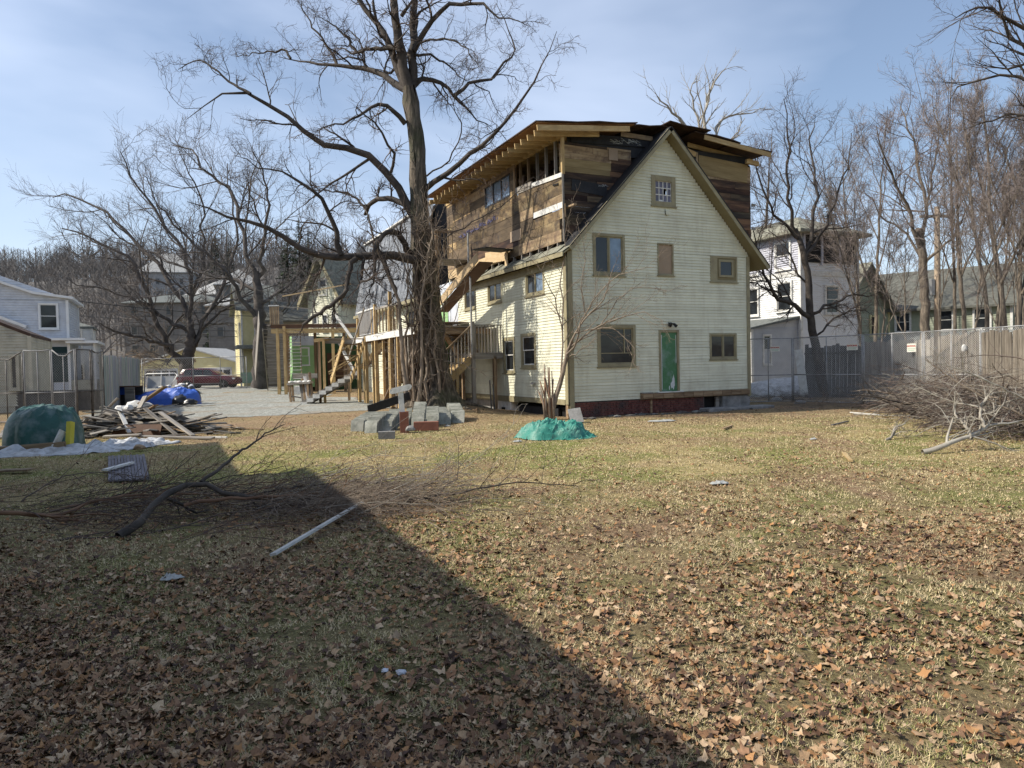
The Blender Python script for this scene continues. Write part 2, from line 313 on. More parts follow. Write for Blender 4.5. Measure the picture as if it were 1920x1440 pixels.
# ------------------------------------------------------------------ ground
def ground_material():
    m = bpy.data.materials.new('thin dormant lawn'); m.use_nodes = True; nt = m.node_tree; N = nt.nodes; L = nt.links; b = N['Principled BSDF']
    b.inputs['Roughness'].default_value = 0.95; b.inputs['Specular IOR Level'].default_value = 0.1
    g = N.new('ShaderNodeNewGeometry')
    def noise_(scale, det=6, rough=0.6, dist=0):
        n = N.new('ShaderNodeTexNoise'); n.inputs['Scale'].default_value = scale; n.inputs['Detail'].default_value = det; n.inputs['Roughness'].default_value = rough
        n.inputs['Distortion'].default_value = dist; L.new(g.outputs['Position'], n.inputs[0]); return n
    def mixc(f, a, c):
        x = N.new('ShaderNodeMix'); x.data_type = 'RGBA'; L.new(f, x.inputs[0])
        for i, q in ((6, a), (7, c)):
            if isinstance(q, tuple): x.inputs[i].default_value = (*q, 1)
            else: L.new(q, x.inputs[i])
        return x.outputs[2]
    fine = ramp(nt, [(0.34, (0.10, 0.07, 0.045)), (0.47, (0.34, 0.27, 0.13)), (0.56, (0.52, 0.43, 0.22)), (0.70, (0.68, 0.59, 0.36))]); L.new(noise_(26, 12, 0.85).outputs[0], fine.inputs[0])
    grn = ramp(nt, [(0.36, (0.07, 0.075, 0.025)), (0.50, (0.22, 0.23, 0.075)), (0.66, (0.44, 0.43, 0.18))]); L.new(noise_(30, 12, 0.85).outputs[0], grn.inputs[0])
    brn = ramp(nt, [(0.36, (0.09, 0.055, 0.035)), (0.50, (0.29, 0.195, 0.12)), (0.64, (0.52, 0.38, 0.25))]); L.new(noise_(28, 12, 0.85).outputs[0], brn.inputs[0])
    k1 = ramp(nt, [(0.42, (0, 0, 0)), (0.54, (1, 1, 1))]); L.new(noise_(0.55, 5, 0.62, 0.4).outputs[0], k1.inputs[0])
    pt = ramp(nt, [(0.40, (0.45, 0.42, 0.38)), (0.50, (1.0, 0.98, 0.94)), (0.60, (1.3, 1.24, 1.1))]); L.new(noise_(7.5, 12, 0.9).outputs[0], pt.inputs[0])
    k2 = ramp(nt, [(0.47, (0, 0, 0)), (0.62, (1, 1, 1))]); n2 = noise_(0.38, 6, 0.66, 0.6); n2.noise_dimensions = '4D'; n2.inputs['W'].default_value = 4.2; L.new(n2.outputs[0], k2.inputs[0])
    c = mixc(k1.outputs[0], fine.outputs[0], grn.outputs[0]); c = mixc(k2.outputs[0], c, brn.outputs[0])
    # bare brown soil towards the house and beyond
    sp = N.new('ShaderNodeSeparateXYZ'); L.new(g.outputs['Position'], sp.inputs[0])
    mr = N.new('ShaderNodeMapRange'); mr.inputs[1].default_value = 15; mr.inputs[2].default_value = 22; mr.inputs[3].default_value = 0; mr.inputs[4].default_value = 0.75; L.new(sp.outputs['Y'], mr.inputs[0])
    soil = ramp(nt, [(0.38, (0.09, 0.06, 0.042)), (0.50, (0.28, 0.195, 0.13)), (0.62, (0.55, 0.42, 0.29))]); L.new(noise_(14, 12, 0.85).outputs[0], soil.inputs[0])
    c = mixc(mr.outputs[0], c, soil.outputs[0])
    nearm = N.new('ShaderNodeMapRange'); nearm.inputs[1].default_value = 4.5; nearm.inputs[2].default_value = 11; nearm.inputs[3].default_value = 0.6; nearm.inputs[4].default_value = 0; L.new(sp.outputs['Y'], nearm.inputs[0])
    duff_shade = ramp(nt, [(0.36, (0.045, 0.032, 0.022)), (0.50, (0.14, 0.105, 0.07)), (0.66, (0.30, 0.235, 0.155))]); L.new(noise_(45, 12, 0.85).outputs[0], duff_shade.inputs[0])
    c = mixc(nearm.outputs[0], c, duff_shade.outputs[0])  # brown leaf duff, coloured darker to deepen the foreground shade
    mm = N.new('ShaderNodeMix'); mm.data_type = 'RGBA'; mm.blend_type = 'MULTIPLY'; mm.inputs[0].default_value = 0.9; L.new(c, mm.inputs[6]); L.new(pt.outputs[0], mm.inputs[7]); c = mm.outputs[2]
    L.new(c, b.inputs['Base Color'])
    bp = N.new('ShaderNodeBump'); bp.inputs['Strength'].default_value = 1.0; bp.inputs['Distance'].default_value = 0.06; L.new(noise_(11, 9, 0.7).outputs[0], bp.inputs['Height']); L.new(bp.outputs[0], b.inputs['Normal'])
    return m
def relief(x, y):
    return tz(x, y)+0.03*noise.noise(Vector((x*0.7, y*0.7, 1)))+0.012*noise.noise(Vector((x*3.1, y*3.1, 5)))
n = 210; tt = np.linspace(-1, 1, n); gx = 900*np.sinh(tt*6.2)/math.sinh(6.2); gy = 20+880*np.sinh(np.linspace(-0.9, 1, n)*5.6)/math.sinh(5.6)
GXX, GYY = np.meshgrid(gx, gy)
GV = np.array([(x, y, relief(x, y) if (abs(x) < 60 and -20 < y < 90) else tz(x, y)) for x, y in zip(GXX.ravel(), GYY.ravel())])
idx = np.arange(n*n).reshape(n, n)
GF = np.stack([idx[:-1, :-1], idx[:-1, 1:], idx[1:, 1:], idx[1:, :-1]], -1).reshape(-1, 4)
tag(np_mesh('ground', GV, GF, ground_material(), smooth=True), kind='structure')

# gravel yard and drive
M_GRAVEL = mat('pale crushed stone', [(0.07, 0.07, 0.06), (0.21, 0.215, 0.19), (0.33, 0.335, 0.30), (0.62, 0.62, 0.57)], scale=5.5, rough=0.95, bump=1.0, bscale=14, detail=12, nrough=0.95, lo=0.40, hi=0.60, coord='Object', dirt=((0.24, 0.18, 0.12), 0.5, 0.6))
def in_poly(x, y, P):
    c = False; j = len(P)-1
    for i in range(len(P)):
        if (P[i][1] > y) != (P[j][1] > y) and x < (P[j][0]-P[i][0])*(y-P[i][1])/(P[j][1]-P[i][1])+P[i][0]: c = not c
        j = i
    return c
GP = [(-7.6, 26.2), (-11.5, 24.6), (-17.0, 28), (-23, 40), (-33, 60), (-60, 66), (-60, 74), (-18, 72), (-15.5, 50), (-9.8, 38), (-5.2, 33), (-4.9, 29)]
V = []; Fq = []; vid = {}
st = 0.3
for i in range(int(56/st)):
    for j in range(int(52/st)):
        x = -60+i*st; y = 24+j*st
        wob = 0.9*noise.noise(Vector((x*0.5, y*0.5, 9)))
        if in_poly(x+wob, y+wob*0.7, GP):
            q = []
            for dx, dy in ((0, 0), (1, 0), (1, 1), (0, 1)):
                k = (i+dx, j+dy)
                if k not in vid:
                    vid[k] = len(V); X = -60+k[0]*st; Y = 24+k[1]*st; V.append((X, Y, relief(X, Y)+0.012+0.006*noise.noise(Vector((X*4, Y*4, 3)))))
                q.append(vid[k])
            Fq.append(q)
tag(np_mesh('gravel_yard', V, Fq, M_GRAVEL, smooth=True), kind='structure')

# ------------------------------------------------------------------ main house
TH = math.atan2(0.427, 0.905)
HO = Vector((1.70, 21.5, 0)); HU = Vector((math.cos(TH), math.sin(TH), 0)); HV = Vector((-math.sin(TH), math.cos(TH), 0))
def HG(a, b, z): return HO+HU*a+HV*b+Vector((0, 0, z))
house = thing('clapboard_house', HO, TH, 'cream clapboard gable house under a raw dark board rooftop storey, centre of the yard', 'house')
FR = lambda u, v, w: (u, -w, v)          # front wall: u along, v up, w out of the wall
SI = lambda u, v, w: (-w, u, v)          # left wall
RS = random.Random(11)
def clap(fn, rows, span, holes, parent, m, name='clapboard', jit=0.004, th=0.025, lap=0.018):
    """one object per course, cut round the openings"""
    slv = MB()
    for v0, v1 in rows:
        lo, hi = span((v0+v1)/2)
        if hi-lo < 0.05: continue
        cuts = sorted({v0, v1}|{h for a, b, c, d in holes for h in (c, d) if v0 < h < v1})
        j = RS.uniform(-jit, jit); tl = RS.uniform(-jit, jit)
        for c0, c1 in zip(cuts[:-1], cuts[1:]):
            if c1-c0 < 0.004: continue
            mid = (c0+c1)/2; iv = [(lo, hi)]
            for a, b, c, d in holes:
                if c < mid < d:
                    iv = [q for x, y in iv for q in ((x, min(y, a)), (max(x, b), y)) if q[1]-q[0] > 0.01]
            w = lambda v: th-(th-0.006)*(v-v0)/(v1-v0)
            top = c1+(lap if c1 == v1 and not any(c < v1+0.01 < d for a, b, c, d in holes) else 0)
            for x, y in iv:
                k = lambda q: j+tl*(q-lo)/(hi-lo)
                mb = MB(); mb.hexa([fn(x, c0+k(x), -0.02), fn(y, c0+k(y), -0.02), fn(y, c0+k(y), w(c0)), fn(x, c0+k(x), w(c0)),
                         fn(x, top+k(x), -0.02), fn(y, top+k(y), -0.02), fn(y, top+k(y), w(top) if top == c1 and c1 != v1 else 0.003), fn(x, top+k(x), 0.003)])
                if c1-c0 > 0.02 and y-x > 0.05: mb.build(name, m, parent)
                else: slv.add(mb.v, mb.f)
    if slv.v: tag(slv.build('clapboard_slivers', m, parent), kind='stuff')
def courses(v0, v1, h, rs=RS):
    r = []; v = v0
    while v < v1-0.02:
        hh = h*rs.uniform(0.96, 1.04); r.append((v, min(v1, v+hh))); v += hh
    return r
def window(fn, a0, a1, z0, z1, parent, cas=0.09, trim=None, style='two', sash=None, sill=True, panes=None, gl=None, label=None, proud=0.035):
    trim = trim or M_TRIM; sash = sash or trim; gl = gl or M_GLASS
    m = MB()
    for x0, x1, y0, y1 in ((a0, a0+cas, z0, z1), (a1-cas, a1, z0, z1), (a0+cas, a1-cas, z1-cas, z1), (a0+cas, a1-cas, z0, z0+cas*0.9)):
        m.box(x0, x1, y0, y1, -0.05, proud, fn)
    if sill: m.box(a0-0.03, a1+0.03, z0-0.035, z0-0.002, -0.03, proud+0.035, fn)
    w = m.build('window', trim, parent, bevel=0.004)
    if label: w['label'] = label
    x0, x1, y0, y1 = a0+cas, a1-cas, z0+cas*0.9, z1-cas
    s = 0.035
    def sashbox(X0, X1, Y0, Y1, dep):
        q = MB()
        for A0, A1, B0, B1 in ((X0, X0+s, Y0, Y1), (X1-s, X1, Y0, Y1), (X0+s, X1-s, Y1-s, Y1), (X0+s, X1-s, Y0, Y0+s)): q.box(A0, A1, B0, B1, dep-0.03, dep, fn)
        q.build('sash', sash, w)
        p = MB(); p.box(X0+s, X1-s, Y0+s, Y1-s, dep-0.02, dep-0.012, fn); p.build('pane', gl if not isinstance(gl, (list, tuple)) else gl[sashbox.k % len(gl)], w); sashbox.k += 1
    sashbox.k = 0
    if style == 'two':
        mm = (x0+x1)/2; sashbox(x0, mm-0.015, y0, y1, 0.0); sashbox(mm+0.015, x1, y0, y1, 0.0)
        MB().box(mm-0.015, mm+0.015, y0, y1, -0.03, 0.02, fn).build('mullion', trim, w)
    elif style == 'one': sashbox(x0, x1, y0, y1, 0.0)
    elif style == 'hung':
        mm = (y0+y1)/2; sashbox(x0, x1, mm, y1, 0.0); sashbox(x0, x1, y0, mm+0.03, -0.034)
    elif style == 'board': MB().box(x0, x1, y0, y1, -0.03, -0.01, fn).build('board', M_TANBOARD, w)
    elif style == 'none': pass
    return w
M_TANBOARD = mat('tan boarded panel', [(0.30, 0.22, 0.15), (0.36, 0.27, 0.19)], scale=2, rough=0.8)

# front wall
PK = 3.66
def fspan(v):
    return max(0.02, PK-(8.80-v)/1.055), min(7.1, PK+(8.80-v)/1.04)
fh = [(1.02, 2.43, 1.52, 2.82), (3.32, 4.12, 0.64, 2.66), (5.38, 6.54, 1.68, 2.55), (0.92, 2.08, 4.33, 5.61), (3.32, 3.95, 4.40, 5.43), (5.45, 6.60, 4.26, 5.12), (3.12, 4.07, 6.60, 7.55), (2.57, 7.2, 0.3, 0.655)]
clap(FR, courses(0.49, 8.72, 0.0945), fspan, fh, house, M_CREAM)
bw = window(FR, 1.02, 2.43, 1.52, 2.82, house, cas=0.10, style='none', label='wide lower window with the dark brush reflected in it')
q = MB()
for A0, A1, B0, B1 in ((1.12, 1.16, 1.61, 2.72), (2.29, 2.33, 1.61, 2.72), (1.16, 2.29, 2.68, 2.72), (1.16, 2.29, 1.61, 1.65), (1.16, 2.29, 1.93, 1.955), (2.0, 2.04, 1.955, 2.68)): q.box(A0, A1, B0, B1, -0.035, 0.0, FR)
q.build('sash', M_TRIM, bw)
for A0, A1, B0, B1 in ((1.16, 2.0, 1.955, 2.68), (2.04, 2.29, 1.955, 2.68), (1.16, 2.29, 1.65, 1.93)): MB().box(A0, A1, B0, B1, -0.03, -0.02, FR).build('pane', M_GLASS, bw)
window(FR, 5.38, 6.54, 1.68, 2.55, house, cas=0.07, style='two', label='small two-light window right of the door')
window(FR, 0.92, 2.08, 4.33, 5.61, house, cas=0.09, style='two', gl=[M_GLASS, M_GLASSB], label='upper two-light window behind the shrub')
window(FR, 3.32, 3.95, 4.40, 5.43, house, cas=0.05, style='board', label='narrow boarded window above the door')
w6 = window(FR, 5.45, 6.60, 4.26, 5.12, house, cas=0.07, style='none', label='upper right window with wide painted surround')
MB().box(5.52, 6.53, 4.33, 5.05, -0.03, 0.012, FR).build('surround_board', M_SOFFIT, w6)
MB().box(5.50, 5.74, 4.30, 5.08, 0.014, 0.03, FR).build('surround_strip', M_TRIM, w6)
q = MB()
for A0, A1, B0, B1 in ((5.80, 5.87, 4.42, 5.0), (6.35, 6.42, 4.42, 5.0), (5.87, 6.35, 4.93, 5.0), (5.87, 6.35, 4.42, 4.49)): q.box(A0, A1, B0, B1, 0.014, 0.045, FR)
q.build('sash', M_TRIM, w6); MB().box(5.87, 6.35, 4.49, 4.93, 0.014, 0.022, FR).build('pane', M_GLASS, w6)
# twelve-light attic window, some panes broken
w7 = window(FR, 3.12, 4.07, 6.60, 7.55, house, cas=0.16, style='none', label='twelve-pane attic window with broken panes')
x0, x1, y0, y1 = 3.28, 3.91, 6.745, 7.39
q = MB()
for i in range(5): X = x0+(x1-x0)*i/4; q.box(X-0.013, X+0.013, y0, y1, -0.03, 0.0, FR)
for j in range(4): Y = y0+(y1-y0)*j/3; q.box(x0, x1, Y-0.013, Y+0.013, -0.028, -0.002, FR)
q.build('muntins', M_WHITEP, w7)
M_PURP = glass('old attic glass', (0.07, 0.062, 0.085), 0.15)
for i in range(4):
    for j in range(3):
        if (i, j) in ((2, 1),): continue
        X = x0+(x1-x0)*i/4; Y = y0+(y1-y0)*j/3
        MB().box(X+0.013, X+(x1-x0)/4-0.013, Y+0.013, Y+(y1-y0)/3-0.013, -0.022, -0.016, FR).build('pane', M_PURP, w7)
MB().box(x0, x1, y0, y1, -0.30, -0.28, FR).build('dark_backing', M_DARK, w7)  # near-black sheet standing in for the unlit attic behind the panes
MB().box(x0+0.17, x0+0.30, y0+0.01, y0+0.055, -0.014, -0.008, FR).build('paper_scrap', M_WHITEP, w7)
# door
dr = MB()
for A0, A1, B0, B1 in ((3.32, 3.40, 0.66, 2.66), (4.04, 4.12, 0.66, 2.66), (3.40, 4.04, 2.58, 2.66)): dr.box(A0, A1, B0, B1, -0.05, 0.035, FR)
dr = dr.build('door', M_TRIM, house, bevel=0.004)
M_DOOR = mat('green painted door leaf', [(0.055, 0.16, 0.07), (0.075, 0.20, 0.09)], scale=1.4, rough=0.5, bump=0.2, dirt=((0.30, 0.36, 0.36), 1.9, 0.5))
MB().box(3.40, 4.04, 0.68, 2.58, -0.04, -0.01, FR).build('door_leaf', M_DOOR, dr)
def blotch(cx, cz, w, h, n, seed, fn, dep=0.0, t=0.004):
    rs = random.Random(seed); pts = [(cx+w*math.cos(2*math.pi*i/n)*rs.uniform(0.6, 1.1), cz+h*math.sin(2*math.pi*i/n)*rs.uniform(0.6, 1.1)) for i in range(n)]
    return MB().prism(pts, dep, dep+t, lambda x, y, z: fn(x, y, z))
M_WSM = mat('whitish rubbed paint', [(0.48, 0.52, 0.52), (0.62, 0.64, 0.63)], scale=9, bump=0)
blotch(3.90, 0.98, 0.055, 0.25, 12, 3, FR, -0.010).build('bare_patch', M_WSM, dr); blotch(3.83, 0.88, 0.05, 0.13, 10, 5, FR, -0.0095).build('bare_patch', M_WSM, dr)
blotch(3.73, 0.80, 0.025, 0.08, 9, 6, FR, -0.010).build('bare_patch', M_WSM, dr)
MB().box(3.43, 3.455, 0.75, 2.5, -0.010, -0.004, FR).build('bare_strip', M_WSM, dr); MB().box(4.0, 4.02, 1.6, 2.5, -0.010, -0.005, FR).build('bare_strip', M_WSM, dr)
# sill boards, corner boards
MB().box(2.57, 7.0, 0.47, 0.655, -0.05, 0.09, FR).build('sill_plate', M_BROWNW, house)
for i in range(11):
    a = 2.62+i*0.40
    plank('sill_board', (a, -0.103, 0.565), (a+0.385, -0.103, 0.568), 0.02, 0.15, M_BROWNW, house, up=(0, 0, 1))
MB().box(2.58, 3.0, 0.655, 0.685, 0.0, 0.12, FR).build('door_step_board', M_GREYW, house); MB().box(3.2, 4.2, 0.656, 0.688, 0.0, 0.13, FR).build('door_step_board', M_WHITEP, house)
MB().box(0.005, 0.17, 0.02, 5.1, 0.026, 0.05, FR).build('corner_board', M_TRIM, house); MB().box(-0.045, 0.13, 0.42, 4.86, 0.026, 0.052, SI).build('corner_board', M_TRIM, house)
MB().box(7.0, 7.13, 0.42, 5.15, 0.026, 0.05, FR).build('corner_board', M_TRIM, house)
# foundation
bk = MB()
r = RS
zz = 0.0; k = 0
while zz < 0.44:
    x = 0.17-(0.11 if k % 2 else 0)
    while x < 5.1:
        x1_ = min(x+0.205, 5.1); x0_ = max(x, 0.17)
        bk.box(x0_, x1_, zz-0.03, zz+0.027, -0.06, r.uniform(-0.004, 0.008), FR); x += 0.218
    zz += 0.071; k += 1
M_BRICK = mat('old dark red brick', [(0.085, 0.028, 0.024), (0.15, 0.052, 0.042), (0.20, 0.085, 0.065)], scale=7, bump=0.5, dirt=((0.05, 0.045, 0.045), 1.7, 0.8), coord='Object')
tag(bk.build('brickwork', M_BRICK, house), kind='stuff')
M_MORT = mat('dark old mortar', [(0.07, 0.058, 0.052), (0.12, 0.10, 0.09)], scale=8)
MB().box(0.05, 5.15, -0.3, 0.47, -0.3, -0.02, FR).build('foundation_wall', M_MORT, house)
MB().box(2.95, 3.02, 0.0, 0.45, 0.002, 0.035, FR).build('foundation_pipe', M_BROWNW, house)
MB().box(5.9, 7.1, -0.3, 0.46, -0.5, 0.02, FR).build('foundation_block', M_CONC, house, bevel=0.02)
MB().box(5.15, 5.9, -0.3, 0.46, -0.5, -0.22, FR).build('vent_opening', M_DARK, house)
MB().box(4.9, 7.7, -0.2, 0.10, 0.0, 0.55, FR).build('footing_slab', M_CONC, house, bevel=0.04)
MB().box(5.7, 5.84, 0.02, 0.44, -0.15, -0.08, FR).build('vent_louver', M_GREYW, house)
# wall lamp, small box
lp = MB(); lp.box(3.70, 3.82, 2.79, 2.90, 0.0, 0.05, FR)
lp = lp.build('wall_lamp', M_BLACK, house)
MB().tube([Vector(FR(3.72, 2.86, 0.05)), Vector(FR(3.66, 2.84, 0.12)), Vector(FR(3.64, 2.77, 0.2))], [0.02, 0.04, 0.055], 8).build('lamp_head', M_BLACK, lp)
MB().tube([Vector(FR(3.80, 2.86, 0.05)), Vector(FR(3.86, 2.84, 0.12)), Vector(FR(3.88, 2.77, 0.2))], [0.02, 0.04, 0.055], 8).build('lamp_head', M_BLACK, lp)
cb = MB().box(3.66, 3.80, 6.33, 6.45, 0.0, 0.06, FR).build('junction_box', M_CREAM, house, bevel=0.005)
MB().tube([FR(3.64, 6.50, 0.03), FR(3.64, 6.33, 0.05), FR(3.70, 6.31, 0.04)], 0.008, 5).build('cable', M_BLACK, house)

# left wall
sh = [(2.06, 3.17, 1.54, 2.69), (3.66, 4.63, 1.36, 2.61), (1.39, 2.72, 3.89, 4.74), (4.60, 5.90, 3.91, 4.71), (7.08, 8.25, 3.87, 4.70), (9.0, 12.0, 0, 6)]
clap(SI, courses(0.56, 4.84, 0.0945), lambda v: (0.0, 9.0), sh, house, M_CREAM)
window(SI, 2.06, 3.17, 1.54, 2.69, house, cas=0.11, style='hung', sash=M_WHITEP, label='lower side window nearest the corner')
window(SI, 3.66, 4.63, 1.36, 2.61, house, cas=0.11, style='hung', sash=M_WHITEP, label='lower side window beside the small balcony')
window(SI, 1.39, 2.72, 3.89, 4.70, house, cas=0.09, style='two', gl=[M_GLASSB, M_GLASS], label='upper side window with a pane coloured as blue sky reflection')
window(SI, 4.60, 5.90, 3.91, 4.70, house, cas=0.09, style='two')
window(SI, 7.08, 8.25, 3.87, 4.68, house, cas=0.08, style='two')
MB().box(3.4, 8.9, 0.36, 0.555, -0.05, 0.05, SI).build('sill_beam', M_TRIM, house); MB().box(0.2, 3.4, 0.40, 0.555, -0.05, 0.03, SI).build('sill_beam', M_TRIM, house)
MB().box(4.55, 4.60, 0.56, 4.84, 0.0, 0.035, SI).build('wall_conduit', M_CREAM, house)
MB().box(2.15, 2.30, 1.0, 1.06, 0.02, 0.12, SI).build('hose_tap', M_METAL, house)
MB().box(0.02, 0.16, -0.2, 0.42, 0.0, 0.02, SI).build('corner_post', M_BROWNW, house)
MB().box(4.1, 5.5, -0.2, 0.36, -0.3, 0.02, SI).build('foundation_block', M_WHITEP, house, bevel=0.02); MB().box(4.55, 4.85, 0.0, 0.14, 0.021, 0.03, SI).build('vent_opening', M_DARK, house)
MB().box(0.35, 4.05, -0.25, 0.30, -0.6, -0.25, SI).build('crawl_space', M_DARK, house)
MB().box(0.9, 3.9, -0.2, 0.25, -0.22, -0.12, SI).build('dark_panel', M_FELT, house)
MB().box(5.5, 9.0, -0.2, 0.36, -0.3, -0.02, SI).build('foundation_wall', M_CONC, house)
# gable roof slabs with rake boards
def slope_slab(a0, z0, a1, z1, b0, b1, t, m, name, parent=house):
    d = Vector((a1-a0, 0, z1-z0)).normalized(); nrm = Vector((-d.z, 0, d.x)); nrm = nrm if nrm.z > 0 else -nrm
    c = []
    for off in (0, t):
        for a, z, b in ((a0, z0, b0), (a1, z1, b0), (a1, z1, b1), (a0, z0, b1)): c.append(Vector((a, b, z))+nrm*off)
    return MB().hexa(c).build(name, m, parent)
slope_slab(-0.02, 4.97, PK, 8.83, -0.36, 0.60, 0.10, M_SOFFIT, 'roof_slope'); slope_slab(PK, 8.83, 7.62, 4.71, -0.36, 0.60, 0.10, M_SOFFIT, 'roof_slope')
slope_slab(-0.02, 4.97, PK, 8.84, -0.385, -0.355, 0.15, M_TRIM, 'rake_board'); slope_slab(PK, 8.84, 7.64, 4.69, -0.386, -0.356, 0.15, M_TRIM, 'rake_board')
slope_slab(-0.04, 5.12, PK, 9.00, -0.40, 0.60, 0.03, M_FELT, 'roof_covering'); slope_slab(PK, 9.00, 7.66, 4.84, -0.40, 0.60, 0.03, M_FELT, 'roof_covering')
# low eave strip along the left side
def side_slab(a0, z0, a1, z1, b0, b1, t, m, name): return slope_slab(a0, z0, a1, z1, b0, b1, t, m, name)
side_slab(-0.30, 4.86, 0.05, 5.10, -0.34, 9.0, 0.04, M_TRIM, 'eave_soffit'); MB().box(-0.36, 9.0, 4.80, 4.93, 0.30, 0.33, SI).build('fascia_board', M_TRIM, house)
MB().box(0.1, 9.0, 4.60, 4.84, 0.026, 0.045, SI).build('frieze_board', M_TRIM, house)
b = -0.36
while b < 6.6:
    L = RS.uniform(0.22, 0.36); z = RS.uniform(-0.012, 0.02)
    slope_slab(-0.33, 4.93+z, RS.uniform(0.0, 0.06), 5.20+z+RS.uniform(-0.03, 0.02), b, b+L-0.012, 0.018, M_SHING, 'shingle'); b += L
# right wall and the rest of the ground storeys
MB().box(7.0, 7.10, 0.02, 10, 0.4, 5.3).build('side_wall', M_CREAM, house)
MB().box(0.0, 7.1, 9.9, 10.0, 0.4, 8.4).build('rear_wall', M_CREAM, house)
MB().box(0.05, 7.05, 0.35, 9.9, 5.02, 5.08).build('upper_floor', M_DARK, house)

# ------------------------------------------------------------------ rooftop storey
def roofz(a): return 8.45+(a+1.1)*0.106 if a < PK else 8.95-(a-PK)*0.098
# left face sheathing
LO = (0.17, 3.24, 7.36, 8.42); WI = (3.72, 5.90, 7.47, 8.24)
def sheath(fn, v0, v1, rowh, lo, hi, holes, mpick, w, seed, jag=0.0, lmin=0.9, lmax=2.4):
    rs = random.Random(seed); v = v0
    while v < v1-0.04:
        h = min(rowh*rs.uniform(0.8, 1.25), v1-v); u = lo+rs.uniform(-jag, jag)
        while u < hi-0.03:
            L = min(rs.uniform(lmin, lmax), hi-u); seg = [(u, u+L, v, v+h)]
            for A, B, C, D in holes:
                ns = []
                for x0, x1, y0, y1 in seg:
                    if x1 <= A or x0 >= B or y1 <= C or y0 >= D: ns.append((x0, x1, y0, y1)); continue
                    if x0 < A: ns.append((x0, A, y0, y1))
                    if x1 > B: ns.append((B, x1, y0, y1))
                    if y0 < C: ns.append((max(x0, A), min(x1, B), y0, C))
                    if y1 > D: ns.append((max(x0, A), min(x1, B), D, y1))
                seg = ns
            for x0, x1, y0, y1 in seg:
                if x1-x0 < 0.04 or y1-y0 < 0.02: continue
                ww = w+rs.uniform(-0.008, 0.008); g = 0.003
                p0 = Vector(fn((x0+g), (y0+y1)/2, ww)); p1 = Vector(fn(x1-g, (y0+y1)/2+rs.uniform(-0.004, 0.004), ww))
                plank('sheathing_board', p0, p1, 0.022, y1-y0-0.006, mpick(rs, (x0+x1)/2, (y0+y1)/2), house, up=(0, 0, 1))
            u += L
        v += h
M_STAIN2 = mat('dim stained sheathing', [(0.07, 0.05, 0.032), (0.16, 0.115, 0.07)], scale=2, stretch=(0.6, 3, 3), rand=0.3, bump=0.5)
def pick_side(rs, u, v):
    if v < 5.7 and u > 5: return M_PLY if rs.random() < 0.5 else M_STAIN
    q = rs.random(); return M_STAIN if q < 0.66 else M_STAIN2 if q < 0.84 else M_TAR if q < 0.91 else M_TANP
sheath(SI, 5.32, 8.42, 0.34, 0.04, 10.0, [LO, WI, (0.1, 2.02, 6.30, 6.50)], pick_side, 0.03, 5, jag=0.3, lmin=1.2, lmax=3.4)
plank('white_strip_board', SI(0.05, 6.40, 0.036), SI(2.0, 6.44, 0.036), 0.02, 0.18, M_WHITEP, house)
plank('white_sill_board', SI(0.05, 7.28, 0.055), SI(2.02, 7.42, 0.055), 0.05, 0.13, M_WHITEP, house); plank('pale_sill_board', SI(2.02, 7.45, 0.05), SI(3.24, 7.50, 0.05), 0.03, 0.22, M_GREYW, house)
plank('pale_patch_board', SI(2.9, 6.02, 0.05), SI(3.75, 6.04, 0.05), 0.02, 0.36, M_TANBOARD, house)
plank('loose_board', SI(0.3, 7.06, 0.06), SI(0.62, 7.10, 0.06), 0.03, 0.05, M_DARK, house)
plank('corner_stud', SI(0.05, 7.3, 0.03), SI(0.05, 8.45, 0.03), 0.09, 0.09, M_NEW, house); plank('corner_trim', SI(0.02, 5.3, 0.05), SI(0.02, 7.3, 0.05), 0.06, 0.03, M_GREYW, house)
for u in (0.62, 1.22, 1.82, 2.45, 3.05): plank('stud', SI(u, 7.3, -0.05), SI(u, 8.45, -0.05), 0.09, 0.045, M_GREYW if u < 2 else M_BROWNW, house, up=(0, 1, 0))
plank('stud', SI(3.34, 7.3, 0.02), SI(3.34, 8.45, 0.02), 0.09, 0.09, M_BROWNW, house, up=(0, 1, 0))
plank('top_plate', SI(0.0, 8.47, 0.02), SI(10.0, 8.45, 0.02), 0.12, 0.09, M_NEW, house)
plank('header_board', SI(3.4, 8.33, 0.06), SI(6.3, 8.31, 0.06), 0.03, 0.20, M_TANP, house)
u = 0.45
while u < 6.6:
    plank('stud', SI(u, 5.05, 0.0), SI(u, 5.34, 0.0), 0.09, 0.045, M_GREYW, house, up=(0, 1, 0)); u += 0.62
ww_ = MB()
for A0, A1, B0, B1 in ((3.72, 3.78, 7.47, 8.24), (5.84, 5.90, 7.47, 8.24), (3.78, 5.84, 8.19, 8.24), (3.78, 5.84, 7.47, 7.52), (4.44, 4.48, 7.52, 8.19), (5.14, 5.18, 7.52, 8.19)): ww_.box(A0, A1, B0, B1, -0.02, 0.05, SI)
ww_ = ww_.build('window', M_BLACK, house); ww_['label'] = 'three-pane black framed window under the eave'
for A0, A1 in ((3.78, 4.44), (4.48, 5.14), (5.18, 5.84)): MB().box(A0, A1, 7.52, 8.19, 0.0, 0.01, SI).build('pane', M_GLASSB, ww_)
M_BLUEP = mat('faded blue spray paint', [(0.07, 0.07, 0.17), (0.16, 0.16, 0.28)], scale=20, bump=0)
rs = random.Random(3)
def scribble(fn, u0, u1, v, h, n, w, m, seed, r=0.012):
    rs = random.Random(seed); mb = MB()
    for i in range(n):
        u = u0+(u1-u0)*i/n; p = [fn(u+rs.uniform(-.1, .2), v(u)+rs.uniform(-h, h), w) for _ in range(3)]; mb.tube(p, r, 4)
    return mb.build('paint_scrawl', m, house)
